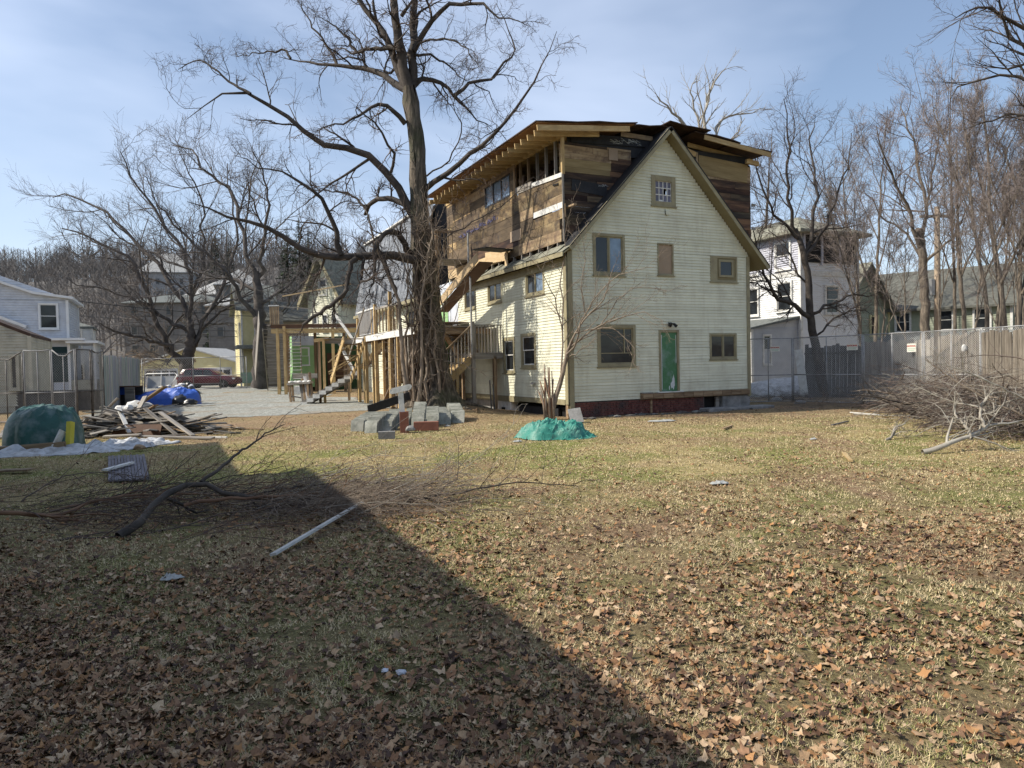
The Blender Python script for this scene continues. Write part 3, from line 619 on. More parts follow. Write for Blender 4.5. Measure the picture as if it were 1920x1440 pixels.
scribble(SI, 4.8, 8.6, lambda u: 6.95-(u-4.8)*0.02, 0.10, 34, 0.052, M_BLUEP, 4, 0.013)
# stained boards along the lower left of the upper storey, plywood box and awning
plank('soffit_sheet', SI(4.0, 5.50, 0.08), SI(5.9, 5.62, 0.08), 0.02, 0.42, M_PLY, house); plank('plywood_edge', SI(4.02, 5.0, 0.10), SI(4.02, 5.6, 0.10), 0.02, 0.22, M_PLY, house, up=(0, 1, 0))
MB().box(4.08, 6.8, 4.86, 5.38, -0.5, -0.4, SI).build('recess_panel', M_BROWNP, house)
# front face, behind the gable
def pick_front(rs, u, v):
    if u < PK:
        if v > 7.95: return M_TANP if rs.random() < 0.75 else M_TAR
        if 7.45 < v <= 7.95 and u < 1.9: return M_TANBR
        return M_TAR if rs.random() < 0.8 else M_STAIN2
    if v > 7.7 and u > 5.2: return M_TANP
    return M_TAR
M_TANBR = mat('olive brown new boards', [(0.22, 0.16, 0.075), (0.31, 0.235, 0.12)], scale=1.8, stretch=(0.5, 4, 4), rand=0.1)
FB = lambda u, v, w: (u, 0.33-w, v)
sheath(FB, 5.05, 8.35, 0.20, 0.0, 3.5, [(2.6, 3.5, 0, 20)], pick_front, 0.02, 8, lmin=0.8, lmax=1.9)
sheath(FB, 5.05, 8.30, 0.20, 0.9, 7.55, [(4.35, 5.15, 8.02, 8.30), (0.9, 2.6, 0, 20), (2.6, 4.4, 0, 8.9)], pick_front, 0.02, 9, lmin=0.8, lmax=1.9)
plank('felt_strip', FB(0.4, 8.50, 0.05), FB(3.6, 8.66, 0.05), 0.01, 0.28, M_FELT, house)
plank('felt_backing', FB(0.3, 8.38, 0.0), FB(7.5, 8.38, 0.0), 0.02, 0.5, M_FELT, house)
plank('top_board', FB(0.1, 8.80, 0.10), FB(2.1, 8.93, 0.10), 0.03, 0.14, M_NEW, house); plank('top_board', FB(2.2, 8.80, 0.08), FB(3.4, 8.78, 0.08), 0.03, 0.14, M_TANP, house)
plank('rafter_board', FB(4.1, 8.72, 0.12), FB(5.1, 8.45, 0.12), 0.04, 0.16, M_NEW, house)
plank('nailed_patch', FB(1.75, 8.13, 0.055), FB(2.08, 8.13, 0.055), 0.02, 0.34, M_TANBOARD, house)
plank('door_post', FB(5.2, 7.75, 0.05), FB(5.2, 8.55, 0.05), 0.08, 0.05, M_TANP, house, up=(0, 1, 0))
plank('plywood_sheet', FB(5.28, 8.17, 0.045), FB(7.4, 8.05, 0.045), 0.02, 0.62, M_TANBR, house)
plank('eave_block', FB(7.2, 8.42, 0.2), FB(7.75, 8.38, 0.2), 0.1, 0.14, M_NEW, house)
plank('cut_beam_end', FB(0.10, 6.32, 0.10), FB(0.10, 6.32, 0.75), 0.09, 0.05, M_TANP, house); 
M_WS = mat('white spray scrawl', [(0.30, 0.32, 0.32), (0.45, 0.46, 0.45)], scale=20, bump=0)
scribble(FB, 1.85, 2.2, lambda u: 8.56, 0.08, 8, 0.062, M_WS, 21, 0.007); scribble(FB, 2.3, 2.85, lambda u: 8.60, 0.09, 12, 0.064, M_WS, 22, 0.008)
plank('blue_board', FB(0.4, 7.08, 0.05), FB(1.65, 6.98, 0.05), 0.015, 0.34, M_FELT, house)
scribble(FB, 1.35, 1.6, lambda u: 7.15, 0.05, 6, 0.062, M_WS, 23, 0.006)
# right and rear walls of the storey
for k in range(16):
    z = 5.1+k*0.205; plank('sheathing_board', (7.58, 0.36, z+0.1), (7.58+RS.uniform(-0.02, 0.05), 9.9, z+0.1), 0.02, 0.2, M_TAR, house)
for z in (5.25, 5.42, 5.60, 7.0, 6.2): plank('splintered_board', (7.58, 0.30, z), (7.58+RS.uniform(0.1, 0.24), 0.28, z+RS.uniform(-0.03, 0.03)), 0.03, 0.09, M_GREYW, house, up=(0, 0, 1))
MB().box(0.05, 7.5, 9.9, 10.0, 5.1, 8.5).build('rear_wall', M_STAIN, house)
# rafters and roof panels
for i in range(22):
    b = -0.05+i*0.445
    plank('rafter', (-1.02+RS.uniform(-0.03, 0.03), b, 8.36), (1.2, b+RS.uniform(-0.02, 0.02), 8.60), 0.045, 0.17, M_NEW, house)
plank('barge_rafter', (-1.08, -0.36, 8.42), (2.1, -0.36, 8.76), 0.04, 0.16, M_NEW, house)
def roof_panel(a0, a1, b0, b1, dz=0.0, t=0.03, m=M_ROOFD, jz=0.0):
    nseg = 5; mb = MB(); rs = random.Random(int(a0*31+b0*7)); 
    f0 = [b0+rs.uniform(-0.07, 0.07) for _ in range(nseg+1)]
    for i in range(nseg):
        A = a0+(a1-a0)*i/nseg; B = a0+(a1-a0)*(i+1)/nseg
        zA = roofz(A)+0.13+dz+jz*(i/nseg); zB = roofz(B)+0.13+dz+jz*((i+1)/nseg)
        mb.hexa([(A, f0[i], zA), (B, f0[i+1], zB), (B, b1, zB), (A, b1, zA), (A, f0[i], zA+t), (B, f0[i+1], zB+t), (B, b1, zB+t), (A, b1, zA+t)])
    return mb.build('roof_panel', m, house)
M_SHEATH = mat('brown roof sheathing', [(0.22, 0.11, 0.05), (0.33, 0.18, 0.08)], scale=2, rand=0.1)
for a0, a1, b0, b1, dz, jz in ((-1.14, 2.35, -0.42, 9.5, 0, 0), (1.7, PK+0.3, -0.12, 9.5, 0.035, -0.02), (PK-0.1, 5.2, -0.42, 9.5, 0.07, 0.05), (4.7, 6.6, -0.32, 9.5, 0.03, 0.02), (6.3, 7.98, -0.30, 9.5, 0.0, 0.04)):
    roof_panel(a0, a1, b0, b1, dz, jz=jz)
for k in range(5): roof_panel(-1.1, 2.3, -0.38+k*1.98, -0.38+k*1.98+1.96, -0.025, 0.02, M_SHEATH).name = 'roof_sheathing'
for k, bb in enumerate((-0.35, 0.5, 1.4)): plank('rafter', (5.0, bb, roofz(5.0)+0.03), (7.85, bb, roofz(7.85)+0.03), 0.045, 0.15, M_NEW, house)
# further wall of the left side, behind the stairs
MB().box(9.0, 12.4, 0.3, 5.2, -0.1, 0.0, SI).build('house_wrap_wall', mat('pale house wrap', [(0.42, 0.45, 0.50), (0.60, 0.62, 0.66)], scale=3, bump=0.3), house)
gw = MB().box(10.2, 11.5, 0.2, 4.75, 0.004, 0.03, SI).build('green_panel', M_LGREEN, house)
# ------------------------------------------------------------------ generic neighbour houses
M_LAV = mat('lavender grey siding with painted shade', [(0.42, 0.42, 0.47), (0.50, 0.50, 0.55)], scale=1.5, rough=0.6)  # grey-blue tone also holds the shade on the tall house's upper storey
M_GREYS = mat('light grey siding', [(0.42, 0.42, 0.43), (0.52, 0.52, 0.52)], scale=1.5, rough=0.6)
M_SAGE = mat('sage green siding', [(0.27, 0.295, 0.215), (0.35, 0.375, 0.28)], scale=2, rough=0.7)
M_YEL = mat('pale yellow siding', [(0.62, 0.55, 0.29), (0.70, 0.63, 0.36)], scale=2, rough=0.7)
M_BLUEW = mat('bluish white siding', [(0.50, 0.52, 0.57), (0.60, 0.62, 0.66)], scale=2, rough=0.6, dirt=((0.36, 0.36, 0.36), 1.5, 0.4))
M_CREAM2 = mat('old cream siding', [(0.40, 0.38, 0.30), (0.50, 0.47, 0.38)], scale=2, rough=0.7, dirt=((0.25, 0.23, 0.19), 1.5, 0.6))
M_FARW = mat('far off house paint', [(0.26, 0.26, 0.26), (0.34, 0.34, 0.335)], scale=2)
M_FARG = mat('far off grey house', [(0.13, 0.128, 0.122), (0.17, 0.168, 0.16)], scale=2)
M_WROOF = mat('light worn roof', [(0.30, 0.30, 0.29), (0.40, 0.40, 0.385)], scale=3)
def siding(fn, u0, u1, v0, v1, h, m, parent, name='siding', top=None):
    """one folded sheet of lapped boards; top(u) clips a gable"""
    mb = MB(); v = v0; rows = []
    while v < v1-1e-4:
        e = min(v1, v+h); rows += [(v, 0.038), (e, 0.004)]; v = e
    us = [u0, u1] if top is None else None
    vs = []
    for (v, w) in rows:
        if top is None: a, b = u0, u1
        else: a, b = top(v)
        vs += [fn(a, v, w), fn(b, v, w)]
    fs = [(2*i, 2*i+1, 2*i+3, 2*i+2) for i in range(len(rows)-1)]
    mb.add(vs, fs); return mb.build(name, m, parent)
def house_box(name, label, loc, rz, w, d, h, rise, ridge='a', over=0.4, wall=None, roof=None, trim=None, wins=(), lap=0.13, base=-0.4, z0=0.3, corner=True, group=None, walls=None):
    wall = wall or M_WHITE; roof = roof or M_GREYSH; trim = trim or M_WHITEP
    t = thing(name, loc, rz, label, 'house', group)
    FN = {'f': lambda u, v, q: (u, -q, v), 'l': lambda u, v, q: (-q, u, v), 'r': lambda u, v, q: (w+q, u, v), 'b': lambda u, v, q: (u, d+q, v)}
    MB().box(0.01, w-0.01, 0.01, d-0.01, base, h).build('wall', wall, t)
    MB().box(0.03, w-0.03, 0.03, d-0.03, base-0.5, z0).build('foundation', M_CONC, t)
    for k, L in (('f', w), ('l', d), ('r', w and d), ('b', w)):
        siding(FN[k], 0, L, z0, h, lap, wall, t)
    if ridge in 'ab':
        if ridge == 'a':
            for k in 'lr': siding(FN[k], 0, d, h, h+rise, lap, wall, t, top=lambda v: (d/2*(v-h)/rise, d-d/2*(v-h)/rise))
            P = [((-over, -over, h-over*rise/(d/2)), (w+over, -over, h-over*rise/(d/2)), (w+over, d/2, h+rise), (-over, d/2, h+rise)), ((-over, d+over, h-over*rise/(d/2)), (w+over, d+over, h-over*rise/(d/2)), (w+over, d/2, h+rise), (-over, d/2, h+rise))]
        else:
            for k in 'fb': siding(FN[k], 0, w, h, h+rise, lap, wall, t, top=lambda v: (w/2*(v-h)/rise, w-w/2*(v-h)/rise))
            P = [((-over, -over, h-over*rise/(w/2)), (-over, d+over, h-over*rise/(w/2)), (w/2, d+over, h+rise), (w/2, -over, h+rise)), ((w+over, -over, h-over*rise/(w/2)), (w+over, d+over, h-over*rise/(w/2)), (w/2, d+over, h+rise), (w/2, -over, h+rise))]
        for q in P: MB().hexa(list(q)+[(a, b, c+0.14) for a, b, c in q]).build('roof', [roof], t)
    elif ridge == 'hip':
        e = [(-over, -over), (w+over, -over), (w+over, d+over), (-over, d+over)]; s = min(w, d)/2
        if w >= d: rA, rB = (s, d/2), (w-s, d/2)
        else: rA, rB = (w/2, s), (w/2, d-s)
        mb = MB(); zb = h-0.05
        mb.add([(x, y, zb) for x, y in e]+[(*rA, h+rise), (*rB, h+rise)]+[(x, y, zb-0.15) for x, y in e], [(0, 1, 5, 4) if w >= d else (0, 1, 4), (1, 2, 5) if w >= d else (1, 2, 5, 4), (2, 3, 4, 5) if w >= d else (2, 3, 5), (3, 0, 4) if w >= d else (3, 0, 4, 5), (6, 7, 1, 0), (7, 8, 2, 1), (8, 9, 3, 2), (9, 6, 0, 3), (9, 8, 7, 6)])
        mb.build('roof', roof, t)
    if corner:
        for (x, y) in ((0, 0), (w, 0), (0, d), (w, d)): MB().box(x-0.07, x+0.07, y-0.07, y+0.07, z0, h).build('corner_board', trim, t)
    for (k, a0, a1, v0, v1, st) in wins:
        f0 = FN[k]; window(lambda u, v, q, f0=f0: f0(u, v, q+0.085), a0, a1, v0, v1, t, cas=0.10, trim=trim, style=st)
    t['_fn'] = 0; del t['_fn']
    return t, FN
RZ = TH
# white three-storey house on the right
wt, WF = house_box('white_house', 'tall white three-storey house with dark screened top porch, right of the yard', (15.35, 38.0, 0), RZ, 4.3, 12, 8.45, 1.2, 'hip', 0.55, M_WHITE, M_SHING, M_WHITEP,
    [('l', 0.55, 1.7, 6.45, 8.0, 'hung'), ('l', 2.9, 4.1, 6.4, 7.95, 'hung'), ('l', 0.5, 1.65, 4.2, 5.85, 'hung'), ('l', 2.9, 4.1, 4.1, 5.75, 'hung'), ('f', 1.7, 2.8, 4.0, 5.6, 'hung')], lap=0.12)
siding(lambda u, v, q: (-q-0.024, u, v), 0.08, 11.9, 6.35, 8.3, 0.12, M_LAV, wt, 'upper_siding')
MB().box(-0.06, 4.36, -0.06, 12.0, 6.05, 6.32).build('belt_band', M_WHITEP, wt)
MB().box(0.25, 4.15, -0.065, -0.042, 6.75, 8.2).build('porch_screen', M_DARK, wt)
for a in (0.2, 1.5, 2.85, 4.15): MB().box(a-0.06, a+0.06, -0.13, -0.066, 6.6, 8.3).build('porch_post', M_LAV, wt)
ell, EF = MB(), None
L2 = thing('lean_to_shed', (15.35, 38.0, 0), RZ, 'grey sided single-storey lean-to in front of the tall white house', 'shed')
lw = MB(); lw.hexa([(-3.3, 0.2, -0.6), (-0.02, 0.2, -0.6), (-0.02, 4.5, -0.6), (-3.3, 4.5, -0.6), (-3.3, 0.2, 3.2), (-0.02, 0.2, 3.75), (-0.02, 4.5, 3.75), (-3.3, 4.5, 3.2)]); lw.build('wall', M_GREYS, L2)
siding(lambda u, v, q: (u, 0.2-q, v), -3.3, -0.02, 0.0, 3.3, 0.12, M_GREYS, L2)
MB().hexa([(-3.5, 0.0, 3.18), (0.0, 0.0, 3.80), (0.0, 4.6, 3.80), (-3.5, 4.6, 3.18), (-3.5, 0.0, 3.28), (0.0, 0.0, 3.92), (0.0, 4.6, 3.92), (-3.5, 4.6, 3.28)]).build('roof', M_GREYSH, L2)
MB().box(-3.36, -3.2, 0.12, 0.18, -0.2, 3.2).build('corner_board', M_WHITEP, L2)
window(lambda u, v, q: (u, 0.15-q, v), -2.55, -1.95, 1.35, 2.95, L2, cas=0.08, trim=M_WHITEP, style='hung')
M_BRSH = mat('brownish grey shingles', [(0.085, 0.085, 0.072), (0.145, 0.145, 0.125)], scale=5, bump=0.6)
# sage green house
gt, GF_ = house_box('green_house', 'sage green house with grey roof and white windows behind the right-hand trees', (23.4, 49.6, 0), rad(-40), 9.2, 7, 4.9, 2.5, 'a', 0.45, M_SAGE, M_BRSH, M_WHITEP,
    [('f', 1.0, 2.0, 3.3, 4.6, 'hung'), ('f', 2.8, 3.8, 3.2, 4.6, 'hung'), ('f', 5.2, 6.2, 3.2, 4.6, 'hung'), ('f', 7.2, 8.2, 3.2, 4.6, 'hung'), ('l', 3, 4, 3.2, 4.6, 'hung')], lap=0.15)
MB().hexa([(-0.4, -2.2, 2.4), (9.4, -2.2, 2.4), (9.4, 0, 3.0), (-0.4, 0, 3.0), (-0.4, -2.2, 2.55), (9.4, -2.2, 2.55), (9.4, 0, 3.15), (-0.4, 0, 3.15)]).build('porch_roof', M_GREYSH, gt)
for a in (0, 3.0, 6.0, 9.0): MB().box(a, a+0.14, -2.1, -1.96, 0, 2.42).build('porch_post', M_WHITEP, gt)
g2, _ = house_box('green_cottage', 'green gabled wing with a dark soffit and cream corner board, between white and green houses', (20.6, 45.5, 0), rad(28), 5.2, 7, 4.6, 3.0, 'b', 0.7, M_SAGE, M_SHING, M_YEL, [('f', 3.2, 4.1, 3.0, 4.4, 'hung')], lap=0.15)
MB().box(2.2, 2.7, 4, 4.5, 6.8, 8.7).build('chimney', M_BRICK, g2)
g3, _ = house_box('grey_roofed_house', 'grey shingled gable house with dark underside at the right edge', (33.0, 44.5, 0), rad(28), 6.5, 8, 4.0, 3.6, 'b', 0.7, M_SAGE, M_BRSH, M_WHITEP, [('f', 3, 4, 1.6, 3.0, 'hung')], lap=0.15)
# white house on the left
wc = Vector((-27.1, 44.0, 0)); wl, LF = house_box('white_side_house', 'bluish white clapboard two-storey house with one big upper window at the left edge', wc-HU*11, RZ, 11, 5.5, 6.2, 0.15, 'none', 0.3, M_BLUEW, M_GREYSH, M_WHITE,
    [('f', 9.5, 10.55, 4.4, 6.0, 'hung'), ('f', 8.7, 10.0, 1.3, 3.3, 'two')], lap=0.15)
MB().prism([(0, 6.1), (11, 6.1), (11, 6.28), (9.3, 6.5), (5.5, 7.9), (0, 7.9)], 0.0, 5.5, lambda x, y, z: (x, z+0.005, y)).build('gable_wall', M_BLUEW, wl)
siding(lambda u, v, q: (u, -q, v), 5.6, 11, 6.2, 7.85, 0.15, M_BLUEW, wl, 'gable_siding', top=lambda v: (5.5, 11-max(0, (v-6.3))*2.6 if v > 6.3 else 11))
for (x0, z0_, x1, z1_) in ((11.35, 6.24, 9.3, 6.52), (9.3, 6.52, 5.4, 7.96)):
    d_ = Vector((x1-x0, 0, z1_-z0_)); MB().hexa([(x0, -0.35, z0_), (x1, -0.35, z1_), (x1, 5.8, z1_), (x0, 5.8, z0_), (x0, -0.35, z0_+0.14), (x1, -0.35, z1_+0.14), (x1, 5.8, z1_+0.14), (x0, 5.8, z0_+0.14)]).build('roof', M_WHITE, wl)
plank('lower_roof_edge', (6.5, -0.35, 5.6), (8.9, -0.25, 4.55), 0.4, 0.16, M_WHITE, wl)
MB().box(10.02, 10.95, -0.06, -0.005, 1.2, 3.35).build('dark_door', mat('dark teal door', [(0.01, 0.03, 0.035), (0.02, 0.045, 0.05)], scale=2), wl)
MB().box(6.5, 11.9, -0.7, 0.0, 3.72, 3.86).build('canopy', M_WHITE, wl); MB().box(10.9, 12.6, -0.6, 4.5, 3.55, 3.7).build('side_canopy', M_WHITE, wl)
for b_ in (0.0, 0.9, 1.8, 2.7, 3.6): MB().box(12.3, 12.42, b_, b_+0.1, 0.4, 3.55).build('porch_post', M_WHITE, wl)
MB().box(11.01, 12.4, 0.02, 4.0, 0.2, 1.3).build('porch_base', M_CREAM2, wl)
bw2, _ = house_box('white_back_house', 'small white block with one upper window behind the bluish house', (-30.7, 49.3, 0), RZ, 1.7, 2.0, 5.0, 0.3, 'hip', 0.15, M_WHITE, M_GREYSH, M_WHITEP, [('f', 0.15, 1.15, 3.3, 4.8, 'one'), ('f', 0.3, 1.2, 0.8, 2.4, 'hung')], lap=0.15)
cl, CF = house_box('cream_shed', 'old cream single-storey building with dark ragged roof edge at the left edge', Vector((-21.45, 32.0, 0))-HU*7, RZ, 7, 6, 3.4, 1.6, 'b', 0.05, M_CREAM2, M_ROOFD, M_CREAM2, [('f', 6.2, 6.6, 1.0, 2.6, 'one')], lap=0.13)
# yard neighbour whose eave throws the long shadow
nb, NF = house_box('shading_house', 'pale two-storey neighbour close by the camera, throwing the long lawn shadow', (-6.06, 1.64, 0), RZ, 8, 26, 6.0, 2.6, 'b', 0.4, M_WHITE, M_GREYSH, M_WHITEP, [], lap=0.12)
nb.location = Vector((-6.06, 1.64, 0))-HU*8.4-HV*13
nb.scale.y = 22.6/26
nb2, _ = house_box('shading_wing', 'lower rear wing of the pale neighbour beside the left yard fence', Vector((-6.06, 1.64, 0))+HV*9.6-HU*7.6, RZ, 6.6, 5.8, 5.6, 1.8, 'b', 0.3, M_WHITE, M_GREYSH, M_WHITEP, [('r', 1, 2, 3.4, 4.9, 'hung'), ('r', 3.2, 4.2, 3.4, 4.9, 'hung')], lap=0.12)

# ------------------------------------------------------------------ wing behind the main house
wg = thing('felt_roofed_wing', HO, TH, 'rear building with a steep torn grey felt roof slope behind the big tree', 'building')
M_GFELT = mat('torn grey roofing felt', [(0.08, 0.085, 0.095), (0.17, 0.18, 0.195), (0.36, 0.38, 0.40)], scale=3.0, stretch=(1, 3, 0.6), rough=0.45, bump=0.8, detail=9, spec=0.5, dirt=((0.06, 0.06, 0.065), 3, 0.7))
MB().box(0, 7, 13.0, 26, 0.0, 4.95).build('wall', M_CREAM, wg)
siding(lambda u, v, q: (-q, u, v), 13.0, 26, 0.5, 4.9, 0.0945, M_CREAM, wg)
for i in range(8):
    z0_ = 4.85+i*0.56; z1_ = z0_+0.60; a0 = -0.35+i*0.105
    b0 = 13.1
    while b0 < 25.9:
        b1 = min(26.0, b0+RS.uniform(1.2, 2.6)); o = 0.012*(i % 2)+0.03*RS.random(); o2 = 0.03*RS.random(); zt = z1_+RS.uniform(-0.03, 0.05); zb_ = z0_-RS.uniform(0, 0.08)
        MB().hexa([(a0-o, b0, zb_), (a0-o2, b1, zb_), (a0+0.11-o2, b1, zt), (a0+0.11-o, b0, zt), (a0+0.02-o, b0, zb_), (a0+0.02-o2, b1, zb_), (a0+0.13-o2, b1, zt), (a0+0.13-o, b0, zt)]).build('felt_sheet', M_GFELT, wg); b0 = b1-0.03
for k in range(26):
    b0 = RS.uniform(13.2, 25.6); z0_ = RS.uniform(4.9, 8.4); L_ = RS.uniform(0.3, 1.1); a0 = -0.35+(z0_-4.85)*0.1875-0.06
    plank('torn_flap', (a0, b0, z0_), (a0+L_*0.17, b0+RS.uniform(-0.2, 0.2), z0_+L_), RS.uniform(0.04, 0.12), 0.01, M_WHITEP if k % 4 == 0 else M_GFELT, wg, up=(0, 1, 0))
MB().hexa([(-0.2, 13.2, 4.8), (6.8, 13.2, 4.8), (6.8, 25.9, 4.8), (-0.2, 25.9, 4.8), (0.72, 13.2, 9.3), (6.0, 13.2, 9.3), (6.0, 25.8, 9.3), (0.72, 25.8, 9.3)]).build('roof_core', M_FELT, wg)
plank('top_edge', (0.45, 13.1, 9.36), (0.45, 26.0, 9.36), 0.25, 0.08, M_WHITEP, wg)
MB().box(-0.5, 0.0, 13.2, 25.8, 4.70, 4.86).build('eave_board', M_TRIM, wg)
window(lambda u, v, q: (-q-0.05, u, v), 14.6, 15.9, 3.2, 4.5, wg, cas=0.1, style='one', trim=M_TRIM)
# cream gabled house behind the decks
cg = thing('cream_gable_house', (-15.6, 55.5, 0.2), rad(-33), 'cream gabled house with thick tan rake and shingle roof behind the wooden decks', 'house')
MB().box(0, 3.6, 0, 6.0, -0.4, 6.8).build('wall', M_CREAM, cg)
siding(lambda u, v, q: (u, -q, v), 0, 3.6, 0.4, 6.8, 0.12, M_CREAM, cg); siding(lambda u, v, q: (u, -q, v), 0, 3.6, 6.8, 9.6, 0.12, M_CREAM, cg, top=lambda v: (1.8*(v-6.8)/2.9, 3.6-1.8*(v-6.8)/2.9))
for s in (-1, 1):
    x0_ = 1.8-s*2.35; q = [(1.8, -0.55, 9.95), (1.8, 6.3, 9.95), (x0_, 6.3, 6.2), (x0_, -0.55, 6.2)]; MB().hexa(q+[(a, b, c+0.18) for a, b, c in q]).build('roof', M_SHING, cg)
    q = [(1.8, -0.60, 9.75), (1.8, -0.55, 9.75), (x0_, -0.55, 6.0), (x0_, -0.60, 6.0)]; MB().hexa(q+[(a, b, c+0.5) for a, b, c in q]).build('rake_board', M_TRIM, cg)
for (u0, u1, v0, v1) in ((1.3, 2.2, 7.0, 8.3), (0.5, 1.1, 4.2, 5.6), (1.6, 2.2, 4.2, 5.6), (2.6, 3.2, 4.2, 5.6)): window(lambda u, v, q: (u, -q-0.05, v), u0, u1, v0, v1, cg, cas=0.1, style='hung', trim=M_WHITEP)
cw = thing('shingled_cross_wing', (-13.6, 54.8, 0.2), RZ, 'brown porch wing with weathered shingle roof between the cream house and the felt roof', 'building')
MB().box(0.2, 4.3, 0.3, 4, 0.0, 7.0).build('wall', M_BROWNW, cw); MB().hexa([(-0.2, -0.3, 7.0), (2.3, -0.3, 7.0), (2.3, 3.5, 10.0), (-0.2, 3.5, 10.0), (-0.2, -0.3, 7.15), (2.3, -0.3, 7.15), (2.3, 3.5, 10.15), (-0.2, 3.5, 10.15)]).build('roof', M_SHING, cw)
for k in range(14): MB().box(-0.2, 2.3, -0.32+k*0.27, -0.30+k*0.27+0.25, 7.16+k*0.213, 7.20+k*0.213).build('shingle_course', M_SHING, cw)
for a_ in (0.4, 1.6, 2.9, 4.2): MB().box(a_, a_+0.14, -1.3, -1.16, 0, 6.6).build('porch_post', M_NEW, cw)
MB().box(0.2, 4.4, -1.3, 0.3, 3.5, 3.66).build('porch_floor', M_BROWNW, cw); MB().box(1.7, 2.8, 0.25, 0.295, 3.66, 5.9).build('doorway', M_BROWNP, cw)
MB().box(2.5, 4.2, -1.2, -1.15, 6.3, 9.2).build('plywood_sheet', M_PLY, cw); MB().box(2.5, 4.2, 0.0, 0.2, 5.9, 8.8).build('stained_wall', M_STAIN, cw)

# small bright green building under the deck
gb = thing('green_bay_house', (-14.1, 46.2, 0.2), RZ, 'bright green little building with white rimmed windows under the far deck', 'building')
MB().box(0, 1.5, 0, 3.0, 0.3, 3.6).build('wall', M_LGREEN, gb); MB().box(1.5, 5.0, 0.5, 3.5, -0.1, 3.6).build('side_wall', mat('dark green boards', [(0.035, 0.075, 0.03), (0.05, 0.10, 0.04)], scale=2), gb)
for u in (0.25, 1.45, 2.2): window(lambda u_, v, q: (-q-0.01, u_, v), u, u+0.55, 1.7, 2.9, gb, cas=0.07, style='hung', trim=M_WHITE)
window(lambda u_, v, q: (u_, -q-0.01, v), 0.5, 1.1, 1.7, 2.9, gb, cas=0.07, style='hung', trim=M_WHITE)
MB().box(2.3, 3.7, 0.46, 0.49, 0.3, 2.5).build('door', M_BROWNP, gb); MB().box(0.0, 1.5, -0.03, -0.005, 3.0, 3.6).build('peeled_wrap', M_BLUEW, gb)
# yellow house and garage far left
yh, _ = house_box('yellow_house', 'pale yellow two-storey house with green porch beyond the gravel yard', (-23.2, 62, 0.3), RZ, 2.6, 7, 6.8, 2.2, 'a', 0.5, M_YEL, M_GREYSH, M_WHITEP, [('l', 1.2, 1.8, 3.6, 5.6, 'hung'), ('f', 1.0, 1.7, 3.9, 5.5, 'hung')], lap=0.18)
MB().box(-0.6, 2.7, -2.2, 0, 3.2, 3.5).build('porch_roof', M_GREYSH, yh)
for a in (-0.4, 1.0, 2.4): MB().box(a, a+0.14, -2.1, -1.96, 0, 3.2).build('porch_post', M_WHITEP, yh)
MB().box(-0.4, 2.5, -2.1, -2.04, 0.3, 1.2).build('porch_railing', mat('mint green rail', [(0.30, 0.42, 0.30), (0.36, 0.48, 0.36)], scale=2), yh)
gl_, _ = house_box('grey_lapped_shed', 'weathered grey brown lapped shed filling the gap behind the far deck', (-20.2, 59.0, 0.2), RZ, 6.2, 5, 5.6, 1.6, 'a', 0.3, M_GREYW, M_BRSH, M_GREYW, [], lap=0.3)
ga, _ = house_box('yellow_garage', 'low yellow double garage with shallow gable behind the red car', (-39.5, 75, 0.3), rad(-3), 12.2, 8, 1.9, 1.9, 'b', 0.5, M_YEL, M_WROOF, M_WHITEP, [], lap=0.2)
for a0 in (1.2, 6.9):
    gdoor = MB().box(a0, a0+3.6, -0.07, -0.03, 0.0, 1.75).build('garage_door', M_GREYS, ga)
    for k in range(4): MB().box(a0+0.15+k*0.86, a0+0.85+k*0.86, -0.085, -0.072, 0.95, 1.5).build('pane', M_GLASS, gdoor)
MB().box(5.4, 6.7, -0.08, -0.03, 2.35, 2.65).build('nameplate', M_BROWNW, ga)
# houses further off, below the wooded hill
for lab, px, py, Y, w, d, h, r, rz, wm, rm in (
    ('white hillside house with a pale hipped roof among bare trees', 262, 573, 170, 12, 9, 8, 5, 15, M_FARW, M_WROOF),
    ('smaller white house right of the hipped one on the hill', 352, 598, 150, 10, 8, 5, 3, -10, M_FARW, M_WROOF),
    ('grey house with a pale pyramid roof left of the yellow house', 408, 600, 120, 7, 7, 6, 3, 20, M_FARG, M_WROOF),
    ('long grey apartment block behind the forked tree', 236, 690, 110, 15, 9, 10, 1.5, 5, M_FARG, M_GREYSH),
    ('pale grey block directly left of the yellow house', 395, 700, 100, 8, 8, 9.5, 2, 8, M_FARG, M_WROOF)):
    p = at(px, py, Y); zb = p.z
    wn = [('f', 1+i*2.6, 2+i*2.6, 2+j*3.0, 3.5+j*3.0, 'one') for i in range(int(w/2.8)) for j in range(int(h/3.2))]
    house_box('far_house', lab, p, rad(rz), w, d, h, r, 'hip', 0.5, wm, rm, wm, wn, lap=0.4, base=-14, z0=-3, group='houses beyond the yard')

